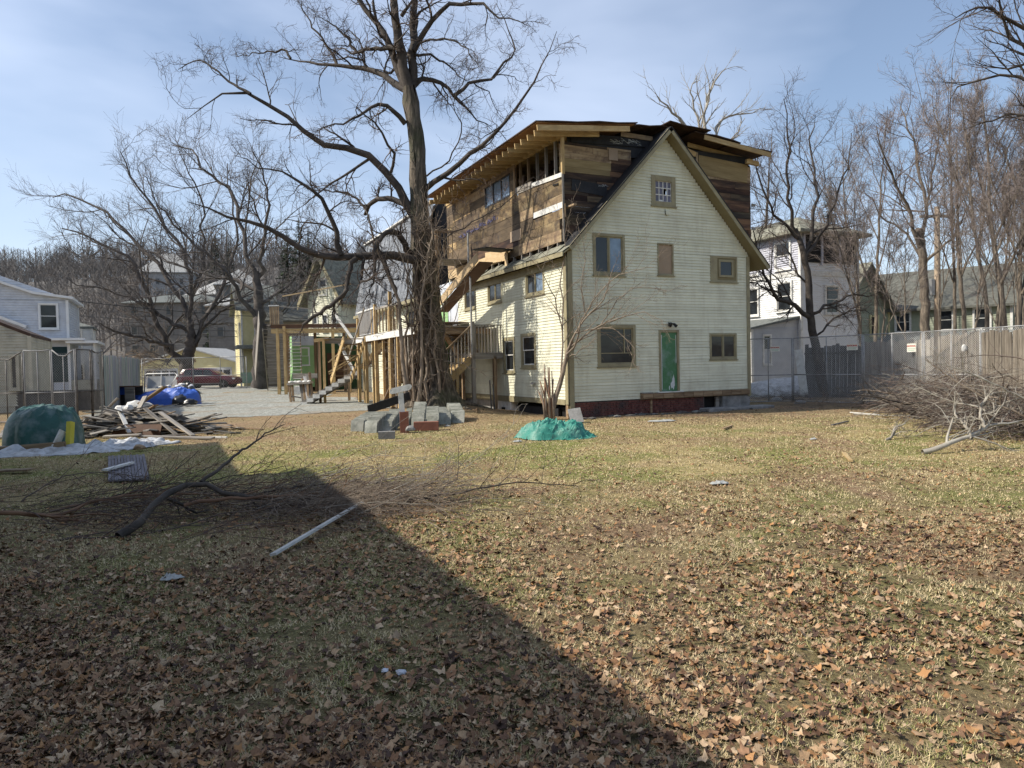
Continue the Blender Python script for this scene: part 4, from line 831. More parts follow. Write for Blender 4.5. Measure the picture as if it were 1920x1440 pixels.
# ------------------------------------------------------------------ decks and stairs
def P_(a, b, z): return (a, b, z)
def balusters(t, p0, p1, zr, h, sp, m, name='baluster', w=0.035):
    p0 = Vector(p0); p1 = Vector(p1); n = max(1, int((p1-p0).length/sp))
    for i in range(n+1):
        q = p0.lerp(p1, i/n); plank(name, q, q+Vector((0, 0, h)), w, w, m, t, up=(0, 1, 0))
def stair(t, p0, p1, wdir, width, n, mtread, mstr, tread_t=0.035, run_w=0.27, open_=True, tip=None):
    """treads from p0 (low) to p1 (high); wdir = unit across"""
    p0 = Vector(p0); p1 = Vector(p1); wd = Vector(wdir)
    for s in (0, 1): plank('stringer', p0+wd*width*s-Vector((0, 0, 0.12)), p1+wd*width*s-Vector((0, 0, 0.12)), 0.045, 0.26, mstr, t)
    dh = Vector((p1.x-p0.x, p1.y-p0.y, 0)).normalized()
    for i in range(n):
        q = p0.lerp(p1, (i+0.5)/n)
        o = plank('tread', q-wd*0.04, q+wd*(width+0.04), run_w, tread_t, mtread, t)
        if not open_: plank('riser', q-dh*run_w*0.5+Vector((0, 0, -0.1)), q-dh*run_w*0.5+wd*width+Vector((0, 0, -0.1)), 0.02, 0.17, mstr, t)
        if tip: plank('tread_end', q-wd*0.05-dh*0.13+Vector((0, 0, -0.08)), q-wd*0.05+dh*0.13+Vector((0, 0, -0.08)), 0.01, 0.19, tip, t)
# near stair and balcony against the side wall
st1 = thing('side_staircase', HO, TH, 'wooden side staircase with small railed balcony against the cream wall', 'staircase')
plank('post', (-1.15, 4.7, 0.0), (-1.15, 4.7, 3.2), 0.12, 0.12, M_GREYW, st1, up=(0, 1, 0)); plank('post', (-0.33, 4.7, 0.0), (-0.33, 4.7, 2.0), 0.12, 0.12, M_BROWNW, st1, up=(0, 1, 0))
plank('post', (-1.15, 5.7, 0.0), (-1.15, 5.7, 2.0), 0.1, 0.1, M_BROWNW, st1, up=(0, 1, 0)); plank('post', (-1.75, 4.75, 0.0), (-1.75, 4.75, 1.5), 0.1, 0.1, M_NEW, st1, up=(0, 1, 0)); plank('post', (-1.95, 5.6, 0.0), (-1.95, 5.6, 1.4), 0.1, 0.1, M_BROWNW, st1, up=(0, 1, 0))
MB().tube([(-1.22, 4.62, 2.0), (-1.22, 4.62, 4.7), (-1.22, 4.75, 4.85), (-1.22, 4.75, 6.3)], 0.035, 8).build('downpipe', M_METAL, st1)
plank('rim_joist', (-1.17, 4.66, 1.98), (0, 4.66, 1.98), 0.04, 0.2, M_GREYW, st1); plank('rim_joist', (-1.17, 4.66, 1.98), (-1.17, 5.75, 1.98), 0.04, 0.2, M_GREYW, st1)
for i in range(8): plank('deck_board', (-1.2, 4.7+i*0.145, 2.09), (-0.05, 4.7+i*0.145, 2.09), 0.135, 0.03, M_GREYW, st1)
balusters(st1, (-1.05, 4.68, 2.02), (-0.08, 4.68, 2.02), 0, 1.05, 0.12, M_GREYW)
plank('handrail', (-1.2, 4.68, 3.08), (-0.03, 4.68, 3.08), 0.06, 0.04, M_GREYW, st1)
stair(st1, (-3.2, 4.75, 0.3), (-1.2, 4.75, 2.02), (0, 1, 0), 0.85, 8, M_NEW, M_NEW, run_w=0.27, open_=False)
balusters(st1, (-2.9, 4.72, 0.5), (-1.3, 4.72, 1.95), 0, 1.0, 0.17, M_GREYW); plank('handrail', (-3.1, 4.72, 1.35), (-1.2, 4.72, 3.05), 0.05, 0.06, M_TANP, st1)
stair(st1, (-1.25, 5.8, 2.15), (-1.25, 7.9, 3.3), (1, 0, 0), 0.75, 7, M_TANP, M_BROWNW, run_w=0.3)
plank('handrail', (-2.7, 5.6, 2.4), (-1.1, 7.4, 4.3), 0.05, 0.06, M_WHITEP, st1)
for b in (7.9, 9.8): plank('post', (-1.25, b, 0), (-1.25, b, 3.3), 0.1, 0.1, M_BROWNW, st1, up=(0, 1, 0))
for i in range(14): plank('deck_board', (-1.5, 7.9+i*0.15, 3.38), (-0.04, 7.9+i*0.15, 3.38), 0.14, 0.03, M_BROWNW, st1)
st2 = thing('upper_landing', HO, TH, 'raised plywood sided landing and covered stair below the rooftop storey', 'landing')
for i in range(11): plank('deck_board', (-1.45, 7.5+i*0.15, 5.78), (-0.06, 7.5+i*0.15, 5.78), 0.14, 0.03, M_GREYW, st2)
balusters(st2, (-1.42, 7.6, 5.85), (-1.42, 9.1, 5.85), 0, 0.98, 0.16, M_GREYW); balusters(st2, (-1.42, 7.55, 5.85), (-0.75, 7.55, 5.85), 0, 0.98, 0.15, M_TANP)
plank('handrail', (-1.42, 7.55, 6.86), (-1.42, 9.2, 6.86), 0.09, 0.09, M_TANP, st2); plank('handrail', (-1.42, 7.55, 6.86), (-0.7, 7.55, 6.86), 0.09, 0.09, M_TANP, st2)
plank('stair_side_panel', (-1.36, 3.6, 5.30), (-1.36, 8.0, 3.95), 0.03, 0.30, M_PLY, st2); plank('stair_soffit', (-1.05, 3.6, 5.13), (-1.05, 8.0, 3.80), 0.5, 0.03, M_BROWNP, st2)  # soffit colour is darkened to hold the shade beneath the stair
plank('awning_edge', (-1.36, 3.5, 5.56), (-0.1, 3.9, 5.60), 0.7, 0.03, M_FELT, st2)
plank('stair_side_panel', (-1.36, 8.2, 4.3), (-1.36, 10.4, 3.6), 0.03, 0.4, M_PLY, st2)
plank('post', (-1.42, 7.5, 0.3), (-1.42, 7.5, 6.9), 0.12, 0.12, M_BROWNW, st2, up=(0, 1, 0))
# middle deck
dk = thing('middle_deck', HO, TH, 'raised timber deck with white fascia and sheeted underside, left of the big tree', 'deck')
for a, b, z in ((-3.0, 10.9, 4.3), (-3.0, 7.6, 3.0), (-3.0, 14.0, 3.9), (-1.4, 10.9, 3.0), (-1.4, 14, 3.0), (-3.0, 12.6, 3.0), (-3.0, 8.6, 4.6), (-1.9, 9.6, 3.0), (-2.2, 12.2, 3.0)):
    plank('post', (a, b, 0.1), (a, b, z), 0.12, 0.12, M_NEW if a < -2.5 else M_BROWNW, dk, up=(0, 1, 0))
plank('fascia_board', (-3.06, 5.3, 2.92), (-3.06, 14.2, 2.92), 0.03, 0.24, M_WHITEP, dk)
for i in range(59): plank('deck_board', (-3.04, 5.4+i*0.15, 3.06), (-0.1, 5.2+i*0.15, 3.06), 0.14, 0.03, M_GREYW, dk)
for b in (5.3, 7.5, 9.7, 11.9, 14.0): plank('joist', (-3.0, b, 2.9), (-0.2, b, 2.9), 0.05, 0.2, M_BROWNW, dk)
plank('privacy_panel', (-2.95, 10.9, 3.62), (-2.95, 14.1, 3.62), 0.03, 1.0, M_GREYS, dk); plank('handrail', (-2.97, 10.8, 4.17), (-2.97, 14.2, 4.17), 0.09, 0.06, M_WHITEP, dk)
for i in range(22): plank('panel_batten', (-2.975, 10.95+i*0.145, 3.15), (-2.975, 10.95+i*0.145, 4.1), 0.02, 0.03, M_GREYW, dk, up=(0, 1, 0))
stair(dk, (-3.35, 14.2, 1.2), (-3.35, 11.3, 3.0), (-1, 0, 0), 0.9, 8, M_BROWNW, M_NEW)
plank('handrail', (-3.35, 14.4, 2.2), (-3.35, 11.3, 4.2), 0.05, 0.09, M_GREYW, dk)
# windows and sheets leaning underneath
ls = thing('salvaged_glazing', HG(-2.6, 9.2, 0.15), TH+0.3, 'white framed window sash leaning under the middle deck', 'window sash')
plank('frame_rail', (0, 0, 0.0), (1.0, 0.3, 2.1), 0.08, 0.06, M_WHITEP, ls); plank('frame_rail', (0.5, 0.1, 0.0), (1.5, 0.4, 2.1), 0.08, 0.06, M_WHITEP, ls); plank('glass', (0.25, 0.06, 0.0), (1.25, 0.36, 2.1), 0.02, 0.5, M_GLASS, ls, up=(0, 1, 0.3))
lb = plank('leaning_sheet', HG(-3.0, 9.6, 0.2), HG(-1.8, 9.4, 2.7), 0.03, 0.9, M_TANBOARD, None, up=(0.2, 1, 0)); tag(lb, 'tall tan sheet leaning beside the white sash under the deck', 'sheet')
# stair with grey stringers and pale tread ends, mid left
plank('underdeck_panel', (-1.2, 8.2, 1.5), (-1.2, 10.6, 1.5), 0.03, 2.7, M_BROWNP, dk); plank('underdeck_panel', (-2.4, 10.7, 1.9), (-0.3, 10.7, 1.9), 0.03, 1.9, M_STAIN, dk)  # brown panel coloured dark for the shade beneath the deck
for b, hh in ((6.4, 3.0), (8.1, 3.0), (9.0, 3.9), (9.9, 3.0), (11.6, 4.2), (13.2, 3.0)): plank('post', (-2.95, b, 0.1), (-2.95, b, hh), 0.09, 0.09, M_NEW if int(b) % 2 else M_GREYW, dk, up=(0, 1, 0))
for b0_, z0_, b1_, z1_ in ((6.0, 0.3, 7.6, 2.7), (8.4, 2.6, 9.6, 0.4), (11.0, 1.0, 13.4, 2.8)): plank('brace', (-2.88, b0_, z0_), (-2.88, b1_, z1_), 0.04, 0.09, M_TANP, dk)
for k_ in range(9): plank('stacked_board', (-2.2+0.02*k_, 6.2+0.1*k_, 0.35+0.05*k_), (-1.9, 9.6, 0.35+0.05*k_), 0.16, 0.04, (M_GREYW, M_BROWNW, M_NEW)[k_ % 3], dk)
plank('handrail', (-3.0, 7.5, 4.05), (-3.0, 10.9, 4.1), 0.05, 0.08, M_GREYW, dk); balusters(dk, (-3.0, 7.7, 3.1), (-3.0, 10.7, 3.1), 0, 0.95, 0.5, M_TANP, w=0.05)
st3 = thing('grey_staircase', (-9.6, 33.4, 0.05), rad(2), 'low grey staircase with pale tread ends climbing right from the gravel', 'staircase')
pts = [(0.0, 0.0), (0.28, 0.12)]
for i in range(9):
    x = i*0.29; z = 0.08+i*0.17; plank('tread', (x-0.15, 0.0, z), (x+0.16, 0.0, z), 0.9, 0.045, M_GREYW, st3)
    MB().box(x-0.16, x+0.15, -0.48, -0.46, z-0.16, z+0.02).build('tread_end', M_WHITEP, st3)
    MB().box(x-0.17, x-0.15, -0.45, 0.45, z-0.17, z).build('riser', M_WHITEP, st3)
for y in (-0.44, 0.44): plank('stringer', (-0.1, y, -0.02), (2.5, y, 1.42), 0.04, 0.26, M_GREYW, st3)
st4 = thing('landing_frame', (-8.75, 33.5, 0.05), rad(4), 'post framed landing over the grey staircase, yellow and brown timber', 'deck')
for (x, y, h, m) in ((0.0, 0.0, 2.95, M_NEW), (-0.28, 0.35, 2.95, M_BROWNW), (0.9, 1.4, 2.6, M_BROWNW), (1.35, 1.5, 2.6, M_NEW), (2.45, 0.2, 4.5, M_NEW), (2.75, 0.25, 3.0, M_BROWNW), (3.05, 0.0, 2.9, M_NEW), (3.3, 0.1, 3.9, M_BROWNW)):
    plank('post', (x, y, 0), (x, y, h), 0.11, 0.11, m, st4, up=(0, 1, 0))
plank('beam', (-0.45, 0.1, 2.93), (0.25, 0.1, 3.02), 0.12, 0.16, M_NEW, st4); plank('beam', (0.0, 0.2, 2.9), (3.3, 0.2, 2.75), 0.05, 0.2, M_GREYW, st4)
plank('white_stringer', (0.35, 0.6, 4.35), (1.55, 0.2, 2.65), 0.05, 0.13, M_WHITEP, st4); plank('white_stringer', (0.5, 0.9, 3.0), (1.5, 0.3, 1.1), 0.05, 0.16, M_WHITEP, st4)
plank('brace_rail', (0.2, 0.0, 1.9), (1.1, 0.0, 2.65), 0.05, 0.06, M_NEW, st4); plank('brace_rail', (0.2, -0.05, 1.45), (1.75, -0.05, 2.35), 0.05, 0.06, M_NEW, st4); plank('brace_rail', (0.2, 0.05, 1.35), (1.6, 0.05, 2.15), 0.05, 0.06, M_NEW, st4)
plank('stringer', (1.7, 0.1, 1.6), (3.0, 0.0, 3.0), 0.05, 0.25, M_NEW, st4); plank('stringer', (1.7, 0.9, 1.6), (3.0, 0.9, 3.0), 0.05, 0.25, M_BROWNW, st4)
for i in range(7): plank('tread', (1.8+i*0.19, 0.5, 1.65+i*0.2), (2.05+i*0.19, 0.5, 1.65+i*0.2), 0.9, 0.04, M_BROWNW, st4)
for i in range(7): plank('deck_board', (0.05+i*0.15, -0.1, 3.02), (0.05+i*0.15, 1.4, 3.02), 0.14, 0.03, M_GREYW, st4)
plank('handrail', (1.9, -0.1, 2.6), (2.9, -0.1, 4.2), 0.05, 0.09, M_GREYW, st4)
# far deck
st5 = thing('far_deck', (-14.0, 42.0, 0.2), rad(6), 'large far timber deck on paired posts with a long stair down its left side', 'deck')
for (x, y, h) in ((0.35, 0.0, 4.0), (0.75, -0.05, 4.0), (3.5, 0.1, 4.0), (4.4, 0.2, 4.0), (0.3, 3.0, 3.9), (3.8, 3, 3.9), (2.0, 3.0, 3.9)): plank('post', (x, y, 0), (x, y, h), 0.16, 0.16, M_NEW if y < 1 else M_BROWNW, st5, up=(0, 1, 0))
plank('beam', (0.0, 0.0, 3.72), (5.0, 0.1, 3.70), 0.12, 0.26, M_NEW, st5); plank('rim_joist', (0.0, -0.08, 3.98), (5.2, 0.0, 3.96), 0.05, 0.2, M_BROWNP, st5)
for i in range(22): plank('deck_board', (0.05, -0.05+i*0.15, 4.1), (5.2, 0.05+i*0.15, 4.08), 0.14, 0.03, M_BROWNW, st5)
plank('side_panel', (0.02, -0.05, 4.6), (0.02, 3.2, 4.6), 0.03, 0.95, M_GREYW, st5); balusters(st5, (0.0, -0.1, 4.1), (0.45, -0.1, 4.1), 0, 1.05, 0.09, M_TANP, w=0.08)
plank('handrail', (-0.1, -0.1, 5.2), (0.5, -0.1, 5.2), 0.12, 0.06, M_WHITEP, st5); plank('handrail', (0.5, -0.1, 5.15), (2.3, 0.0, 5.0), 0.05, 0.05, M_GREYW, st5); plank('orange_rail', (0.6, 0.5, 5.8), (4.6, 0.5, 6.5), 0.07, 0.07, M_PLY, st5)
plank('post', (2.4, 0, 4.1), (2.4, 0, 5.3), 0.08, 0.08, M_GREYW, st5, up=(0, 1, 0))
stair(st5, (-0.9, 6.5, 0.2), (0.1, 1.2, 4.0), (-0.9, -0.25, 0), 0.9, 18, M_GREYW, M_GREYW)
plank('stair_side_panel', (-2.5, 6.2, 1.2), (-0.9, 1.0, 4.6), 0.03, 1.0, M_GREYW, st5)
stair(st5, (0.75, 1.2, 1.1), (0.35, 3.4, 3.9), (0.85, 0, 0), 0.8, 13, M_WHITEP, M_BROWNW)
plank('low_wall', (0.95, 1.0, 1.05), (2.4, 1.0, 1.05), 0.05, 0.3, M_GREYW, st5)
for i in range(4): plank('tread', (1.1, 0.6, 0.25+i*0.22), (2.0, 0.6, 0.25+i*0.22), 0.25, 0.05, M_WHITEP, st5)
plank('block', (1.15, 0.4, 0.2), (1.85, 0.4, 0.2), 0.3, 0.5, M_WHITEP, st5)
# work bench with debris, boards leaning
wb = thing('work_bench', (-10.9, 35.0, 0.08), rad(-4), 'rough low bench with plaster lumps on top beside the grey staircase', 'bench')
plank('top_board', (0, 0, 0.86), (1.15, 0, 0.93), 0.5, 0.10, M_GREYW, wb)
for x in (0.1, 1.0):
    for y in (-0.18, 0.18): plank('leg', (x+0.06, y, 0), (x, y, 0.85), 0.09, 0.09, M_BROWNW, wb, up=(0, 1, 0))
plank('brace', (0.05, -0.15, 0.3), (1.1, 0.15, 0.1), 0.04, 0.06, M_GREYW, wb)
def lump(name, c, s, m, seed, parent=None, sub=2, amp=0.28, flat=1.0, freq=1.6):
    import bmesh
    bm = bmesh.new(); bmesh.ops.create_icosphere(bm, subdivisions=sub, radius=1.0)
    for v in bm.verts:
        k = 1+amp*noise.noise(v.co*freq+Vector((seed*3.1, seed, seed*0.7)))+amp*0.4*noise.noise(v.co*freq*3+Vector((seed, 2, 1)))
        v.co = v.co*k; v.co.z = max(v.co.z, -0.35*flat)
        v.co = Vector((v.co.x*s[0], v.co.y*s[1], v.co.z*s[2]))
    me = bpy.data.meshes.new(name); bm.to_mesh(me); bm.free(); o = link(name, me, m, parent); o.location = c
    return o
for i in range(5): tag(lump('plaster_lump', Vector((-10.75+i*0.21, 34.95+RS.uniform(-.1, .1), 1.04)), (0.14, 0.12, 0.07), M_WHITEP, i+3), 'whitish plaster lump lying on the low work bench', 'plaster lump', 'plaster lumps on the bench')
for i in range(5):
    x = -10.6+i*0.12; tag(plank('leaning_board', (x+0.5, 34.6, 0.1), (x+0.2, 35.2, 1.1+0.1*i), 0.12, 0.04, (M_GREYW, M_BROWNW, M_WHITEP)[i % 3], None), 'short scrap board propped behind the low work bench', 'board', 'scrap boards by the bench')
# ------------------------------------------------------------------ trees
def make_tree(name, label, base, trunk, tr, limbs, lv, seed, mats=(M_BARK, M_BARKD, M_TWIG), cat='tree', group=None, k0=12, flare=0.0, extra=None, limb_n=14, wob=0.03):
    """trunk: points, tr: radii; limbs: [(points, r0, r1)]; lv: twig levels (m, t0, t1, ang, lf, n, wob, up, rs, rmin, k, lmin, lmax)"""
    rng = np.random.default_rng(seed); base = Vector(base); b = np.array(base); root = thing(name, base, 0, label, cat, group)
    P, R = spline(trunk, tr, 22, wob*0.5, rng); P -= b
    V, Fq = tubes(P[None], R[None], k0)
    if flare:                              # buttress ridges at the foot
        h = V[:, 2]; c = np.repeat(P[:, :2], k0, 0); d = V[:, :2]-c; ang = np.arctan2(d[:, 1], d[:, 0])
        f = 1+flare*np.exp(-np.maximum(h, 0)/0.55)*(0.55+0.45*np.cos(ang*5+1.3)); V[:, :2] = c+d*f[:, None]
        V[:, :2] += 0.03*rng.normal(size=(len(V), 2))
    np_mesh('trunk', V, Fq, mats[0], root, True)
    PL = []; RL = []
    for L in limbs:
        pts, r0, r1 = L[:3]; p, r = spline(pts, [r0, r1], limb_n, wob, rng); PL.append(p-b); RL.append(r)
    tw = []
    if PL:
        PL = np.array(PL); RL = np.array(RL)
        for i in range(len(PL)):
            V, Fq = tubes(PL[i:i+1], RL[i:i+1], 7); np_mesh('limb', V, Fq, mats[1], root, True)
        pP, pR = PL, RL
    else: pP, pR = P[None], R[None]
    for q, (m, t0, t1, ang, lf, n, wb, up, rs, rmin, k, lmin, lmax) in enumerate(lv):
        pP, pR = grow(pP, pR, m, t0, t1, ang, lf, n, wb, up, rs, rmin, rng, lmin, lmax); tw.append((pP, pR, k))
    br = [t for t in tw[:1]]; rest = tw[1:]
    if br: tag(branch_mesh('branches', br, mats[1], root), kind='stuff')
    if rest:
        o = branch_mesh('twigs', rest, mats[2], root, False); tag(o, kind='stuff')
    return root
def P(Y, *pp):
    """hand-set limb: (px, py[, depth offset]) seen at about depth Y"""
    n = len(pp); out = []
    for i, q in enumerate(pp):
        dy = q[2] if len(q) > 2 else 0.0
        out.append(at(q[0], q[1], Y+dy))
    return out
def PD(Y, dy, *pp):
    n = len(pp); return [at(q[0], q[1], Y+dy*i/(n-1)) for i, q in enumerate(pp)]
BY = 23.9
tb = at(818, 752, BY); tb.z = tz(tb.x, tb.y)-0.1
BIG = [
 (PD(BY, -1.5, (787, 425), (760, 375), (735, 335), (690, 290), (650, 278), (600, 270), (575, 255), (540, 220), (480, 180), (455, 170), (430, 172), (395, 190), (350, 225)), 0.15, 0.008),
 (PD(BY-1.3, 0.6, (470, 176), (450, 166), (435, 160), (400, 125), (375, 112), (345, 120), (330, 132)), 0.05, 0.008),
 (PD(BY, 2.0, (765, 170), (745, 160), (720, 142), (680, 128), (640, 125), (600, 120), (560, 112), (522, 106)), 0.14, 0.008),
 (PD(BY+1.2, 0.5, (632, 122), (620, 95), (605, 75), (585, 45), (570, 20), (550, -10)), 0.06, 0.008),
 (PD(BY+1.8, 0.5, (545, 110), (535, 95), (520, 98), (500, 98), (470, 102), (440, 108)), 0.05, 0.01),
 (PD(BY, -1.2, (760, 232), (747, 215), (735, 203), (710, 195), (692, 203), (665, 220), (640, 230), (610, 238), (585, 250)), 0.09, 0.008),
 (PD(BY, 1.2, (742, 90), (720, 90), (690, 93), (665, 99), (645, 94), (632, 88)), 0.09, 0.008),
 (PD(BY+1, 0.7, (668, 98), (655, 75), (640, 58), (612, 38), (596, 30)), 0.06, 0.008),
 (PD(BY-0.2, -2.6, (800, 492), (760, 484), (706, 479), (645, 483), (584, 475), (527, 443), (483, 418), (434, 406), (389, 390), (350, 380)), 0.17, 0.008),
 (PD(BY-1.2, -1.0, (640, 478), (630, 430), (621, 402), (600, 375), (584, 357), (550, 335), (527, 321), (479, 309), (440, 290)), 0.09, 0.008),
 (PD(BY, 1.4, (795, 392), (760, 380), (735, 373), (705, 374), (692, 385), (686, 400)), 0.12, 0.06),
 (PD(BY+1.3, 0.8, (690, 396), (672, 375), (650, 362), (625, 358), (600, 357), (570, 350)), 0.05, 0.008),
 (PD(BY, -1.5, (792, 492), (765, 470), (757, 455), (743, 437), (730, 432), (715, 443), (706, 458), (700, 480)), 0.12, 0.06),
 (PD(BY-1.4, -0.8, (668, 485), (660, 493), (652, 517), (648, 542), (635, 560), (610, 578), (590, 592), (568, 610)), 0.09, 0.05),
 (PD(BY-1.2, -0.4, (702, 484), (702, 513), (698, 535), (690, 552), (677, 568)), 0.05, 0.008),
 (PD(BY-0.8, -0.3, (702, 455), (720, 490), (735, 530), (745, 560), (752, 600)), 0.07, 0.04),
 (PD(BY, -2.2, (794, 358), (830, 330), (869, 301), (905, 270), (934, 244), (970, 203), (999, 154), (1015, 114), (1043, 61)), 0.10, 0.008),
 (PD(BY, 1.8, (770, 172), (782, 150), (800, 146), (830, 160), (848, 178), (870, 200), (895, 225), (925, 236)), 0.11, 0.008),
 (PD(BY+0.8, 1.2, (850, 180), (868, 166), (890, 156), (925, 145), (945, 120), (965, 100), (960, 75), (945, 35), (930, 5)), 0.07, 0.008),
 (PD(BY, -1.4, (776, 95), (795, 62), (812, 35), (835, 15), (860, 9), (890, 4), (912, 14), (930, 30), (960, 36), (990, 50)), 0.10, 0.008),
 (PD(BY, -1.6, (777, 95), (792, 78), (824, 73), (861, 81), (883, 103), (895, 130)), 0.05, 0.008),
 (PD(BY, 1.6, (778, 103), (810, 105), (840, 120), (862, 145), (880, 150)), 0.05, 0.008),
 (PD(BY, 0.9, (765, 175), (755, 150), (745, 120), (735, 95), (715, 60), (700, 35), (668, 0), (640, -60), (600, -110)), 0.15, 0.06),
 (PD(BY, -0.6, (768, 170), (755, 130), (750, 80), (744, 40), (738, -10), (728, -70), (715, -130)), 0.20, 0.08),
 (PD(BY, 0.5, (770, 165), (773, 110), (775, 60), (776, 10), (782, -40), (792, -90)), 0.17, 0.07),
 (PD(BY+0.4, -0.6, (753, 30), (762, 20), (775, 0), (795, -40), (830, -90)), 0.07, 0.008),
 (PD(BY-0.5, -1.5, (800, 330), (840, 300), (865, 240), (850, 190), (880, 120)), 0.03, 0.008),
 (PD(BY-0.4, -1.2, (812, 500), (835, 450), (880, 420), (950, 380), (1000, 330)), 0.03, 0.008),
]
lv_big = [(8, 0.12, 1.0, 0.9, 0.30, 8, 0.26, 0.02, 0.45, 0.010, 5, 0.5, 2.8), (7, 0.1, 1.0, 0.85, 0.55, 7, 0.26, 0.01, 0.55, 0.0055, 3, 0.35, 1.7), (7, 0.12, 1.0, 0.8, 0.6, 5, 0.28, 0.0, 0.6, 0.0036, 1, 0.2, 0.9)]
M_BARKB = mat('furrowed big tree bark', [(0.035, 0.028, 0.02), (0.10, 0.08, 0.06), (0.19, 0.155, 0.115)], scale=2.6, stretch=(5, 5, 0.6), bump=1.0, bscale=10, detail=9, dirt=((0.045, 0.065, 0.022), 0.9, 0.5))
big = make_tree('big_tree', 'big bare old tree wrapped in climbing stems, in front of the house side stairs', tb,
    PD(BY, 0, (818, 760), (815, 700), (808, 640), (800, 560), (793, 480), (787, 420), (785, 360), (783, 300), (777, 240), (768, 165)), [0.62, 0.48, 0.46, 0.42, 0.40, 0.30, 0.27, 0.26, 0.25, 0.22], BIG, lv_big, 21, (M_BARKB, M_BARKD, M_TWIG), k0=20, flare=0.9)
rng = np.random.default_rng(5); M_VINED = mat('dark shaggy vine bark', [(0.05, 0.036, 0.026), (0.13, 0.095, 0.07), (0.22, 0.165, 0.12)], scale=4, stretch=(4, 4, 0.8), bump=1.0, detail=9)
# roots and climbing stems of the big tree
for k in range(7):
    a = k*0.9+0.3; L = 1.0+0.7*rng.random(); p = [Vector((math.cos(a)*r_, math.sin(a)*r_*0.9, 0.38-0.46*(r_/L)**0.8)) for r_ in np.linspace(0.4, L+0.4, 6)]
    MB().tube(p, [0.20, 0.16, 0.12, 0.09, 0.06, 0.03], 7).build('root', M_BARKB, big, True)
for k in range(24):
    x0 = 766+k*2.9+rng.uniform(-5, 5); top = rng.uniform(330, 500); dy = rng.uniform(-0.75, -0.35); xt = 782+rng.uniform(-26, 34)
    pts = [at(x0+rng.uniform(-3, 3), 752, BY+dy), at(x0*0.7+xt*0.3+rng.uniform(-8, 8), 680, BY+dy), at(x0*0.5+xt*0.5+rng.uniform(-10, 10), 600, BY+dy*0.9), at(xt+rng.uniform(-8, 8), 520, BY+dy*0.8), at(xt+rng.uniform(-12, 12), top, BY+dy*0.7)]
    Pq, Rq = spline(pts, [0.042*rng.uniform(0.5, 1.4), 0.012], 18, 0.045, rng); V, Fq = tubes((Pq-np.array(tb))[None], Rq[None], 6); np_mesh('climbing_stem', V, Fq, M_VINE if k % 3 == 0 else M_VINED, big, True)
# shaggy vines and fine shoots round the trunk
PP = []
for k in range(46):
    y0 = rng.uniform(420, 720); x0 = 800+rng.uniform(-28, 34); dx = rng.uniform(-70, 80); dyy = rng.uniform(-120, 60)
    pts = [at(x0, y0, BY-0.5), at(x0+dx*0.5, y0+dyy*0.3, BY-0.9), at(x0+dx, y0+dyy, BY-1.1)]
    q, r_ = spline(pts, [0.018, 0.006], 10, 0.03, rng); PP.append((q-np.array(tb), r_))
Pv = np.array([q for q, r_ in PP]); Rv = np.array([r_ for q, r_ in PP]); s1 = grow(Pv, Rv, 6, 0.1, 1, 0.8, 0.55, 6, 0.22, 0.0, 0.6, 0.006, rng, 0.3, 1.4)
tag(branch_mesh('vine_tangle', [(Pv, Rv, 5), (s1[0], s1[1], 3)], M_VINE, big, False), kind='stuff')
# two young stems left of the trunk
for i, (lab, pts, r0) in enumerate((('straight young tree, leftmost beside the big trunk', PD(22.8, 0, (764, 752), (757, 690), (752, 620), (745, 560), (722, 500), (700, 450), (690, 400)), 0.075),
        ('pale thin sapling right beside the big trunk', PD(23.0, 0, (776, 752), (775, 690), (773, 620), (770, 560), (760, 500), (735, 440)), 0.04),
        ('young forked tree close against the big trunk', PD(22.7, 0, (784, 755), (790, 700), (792, 640), (788, 580), (800, 500), (812, 430)), 0.06))):
    b0 = Vector(pts[0]); make_tree('young_tree', lab, b0, pts, [r0, r0*0.3], [([pts[-3], pts[-2], pts[-1], pts[-1]+Vector((-0.3, 0, 0.6))], r0*0.4, 0.01)], [(8, 0, 1, 0.7, 0.5, 6, 0.2, 0.03, 0.6, 0.009, 4, 0.4, 1.3), (6, 0.1, 1, 0.7, 0.5, 5, 0.2, 0.0, 0.6, 0.005, 3, 0.2, 0.8)], 50+i, (M_VINE, M_VINE, M_TWIG), group='young stems beside the big tree')

M_BARKG = mat('grey far bark', [(0.05, 0.043, 0.038), (0.12, 0.102, 0.09)], scale=2, bump=0.6); M_TWIGG = mat('grey far twigs', [(0.10, 0.085, 0.076), (0.17, 0.148, 0.133)], scale=1, bump=0)
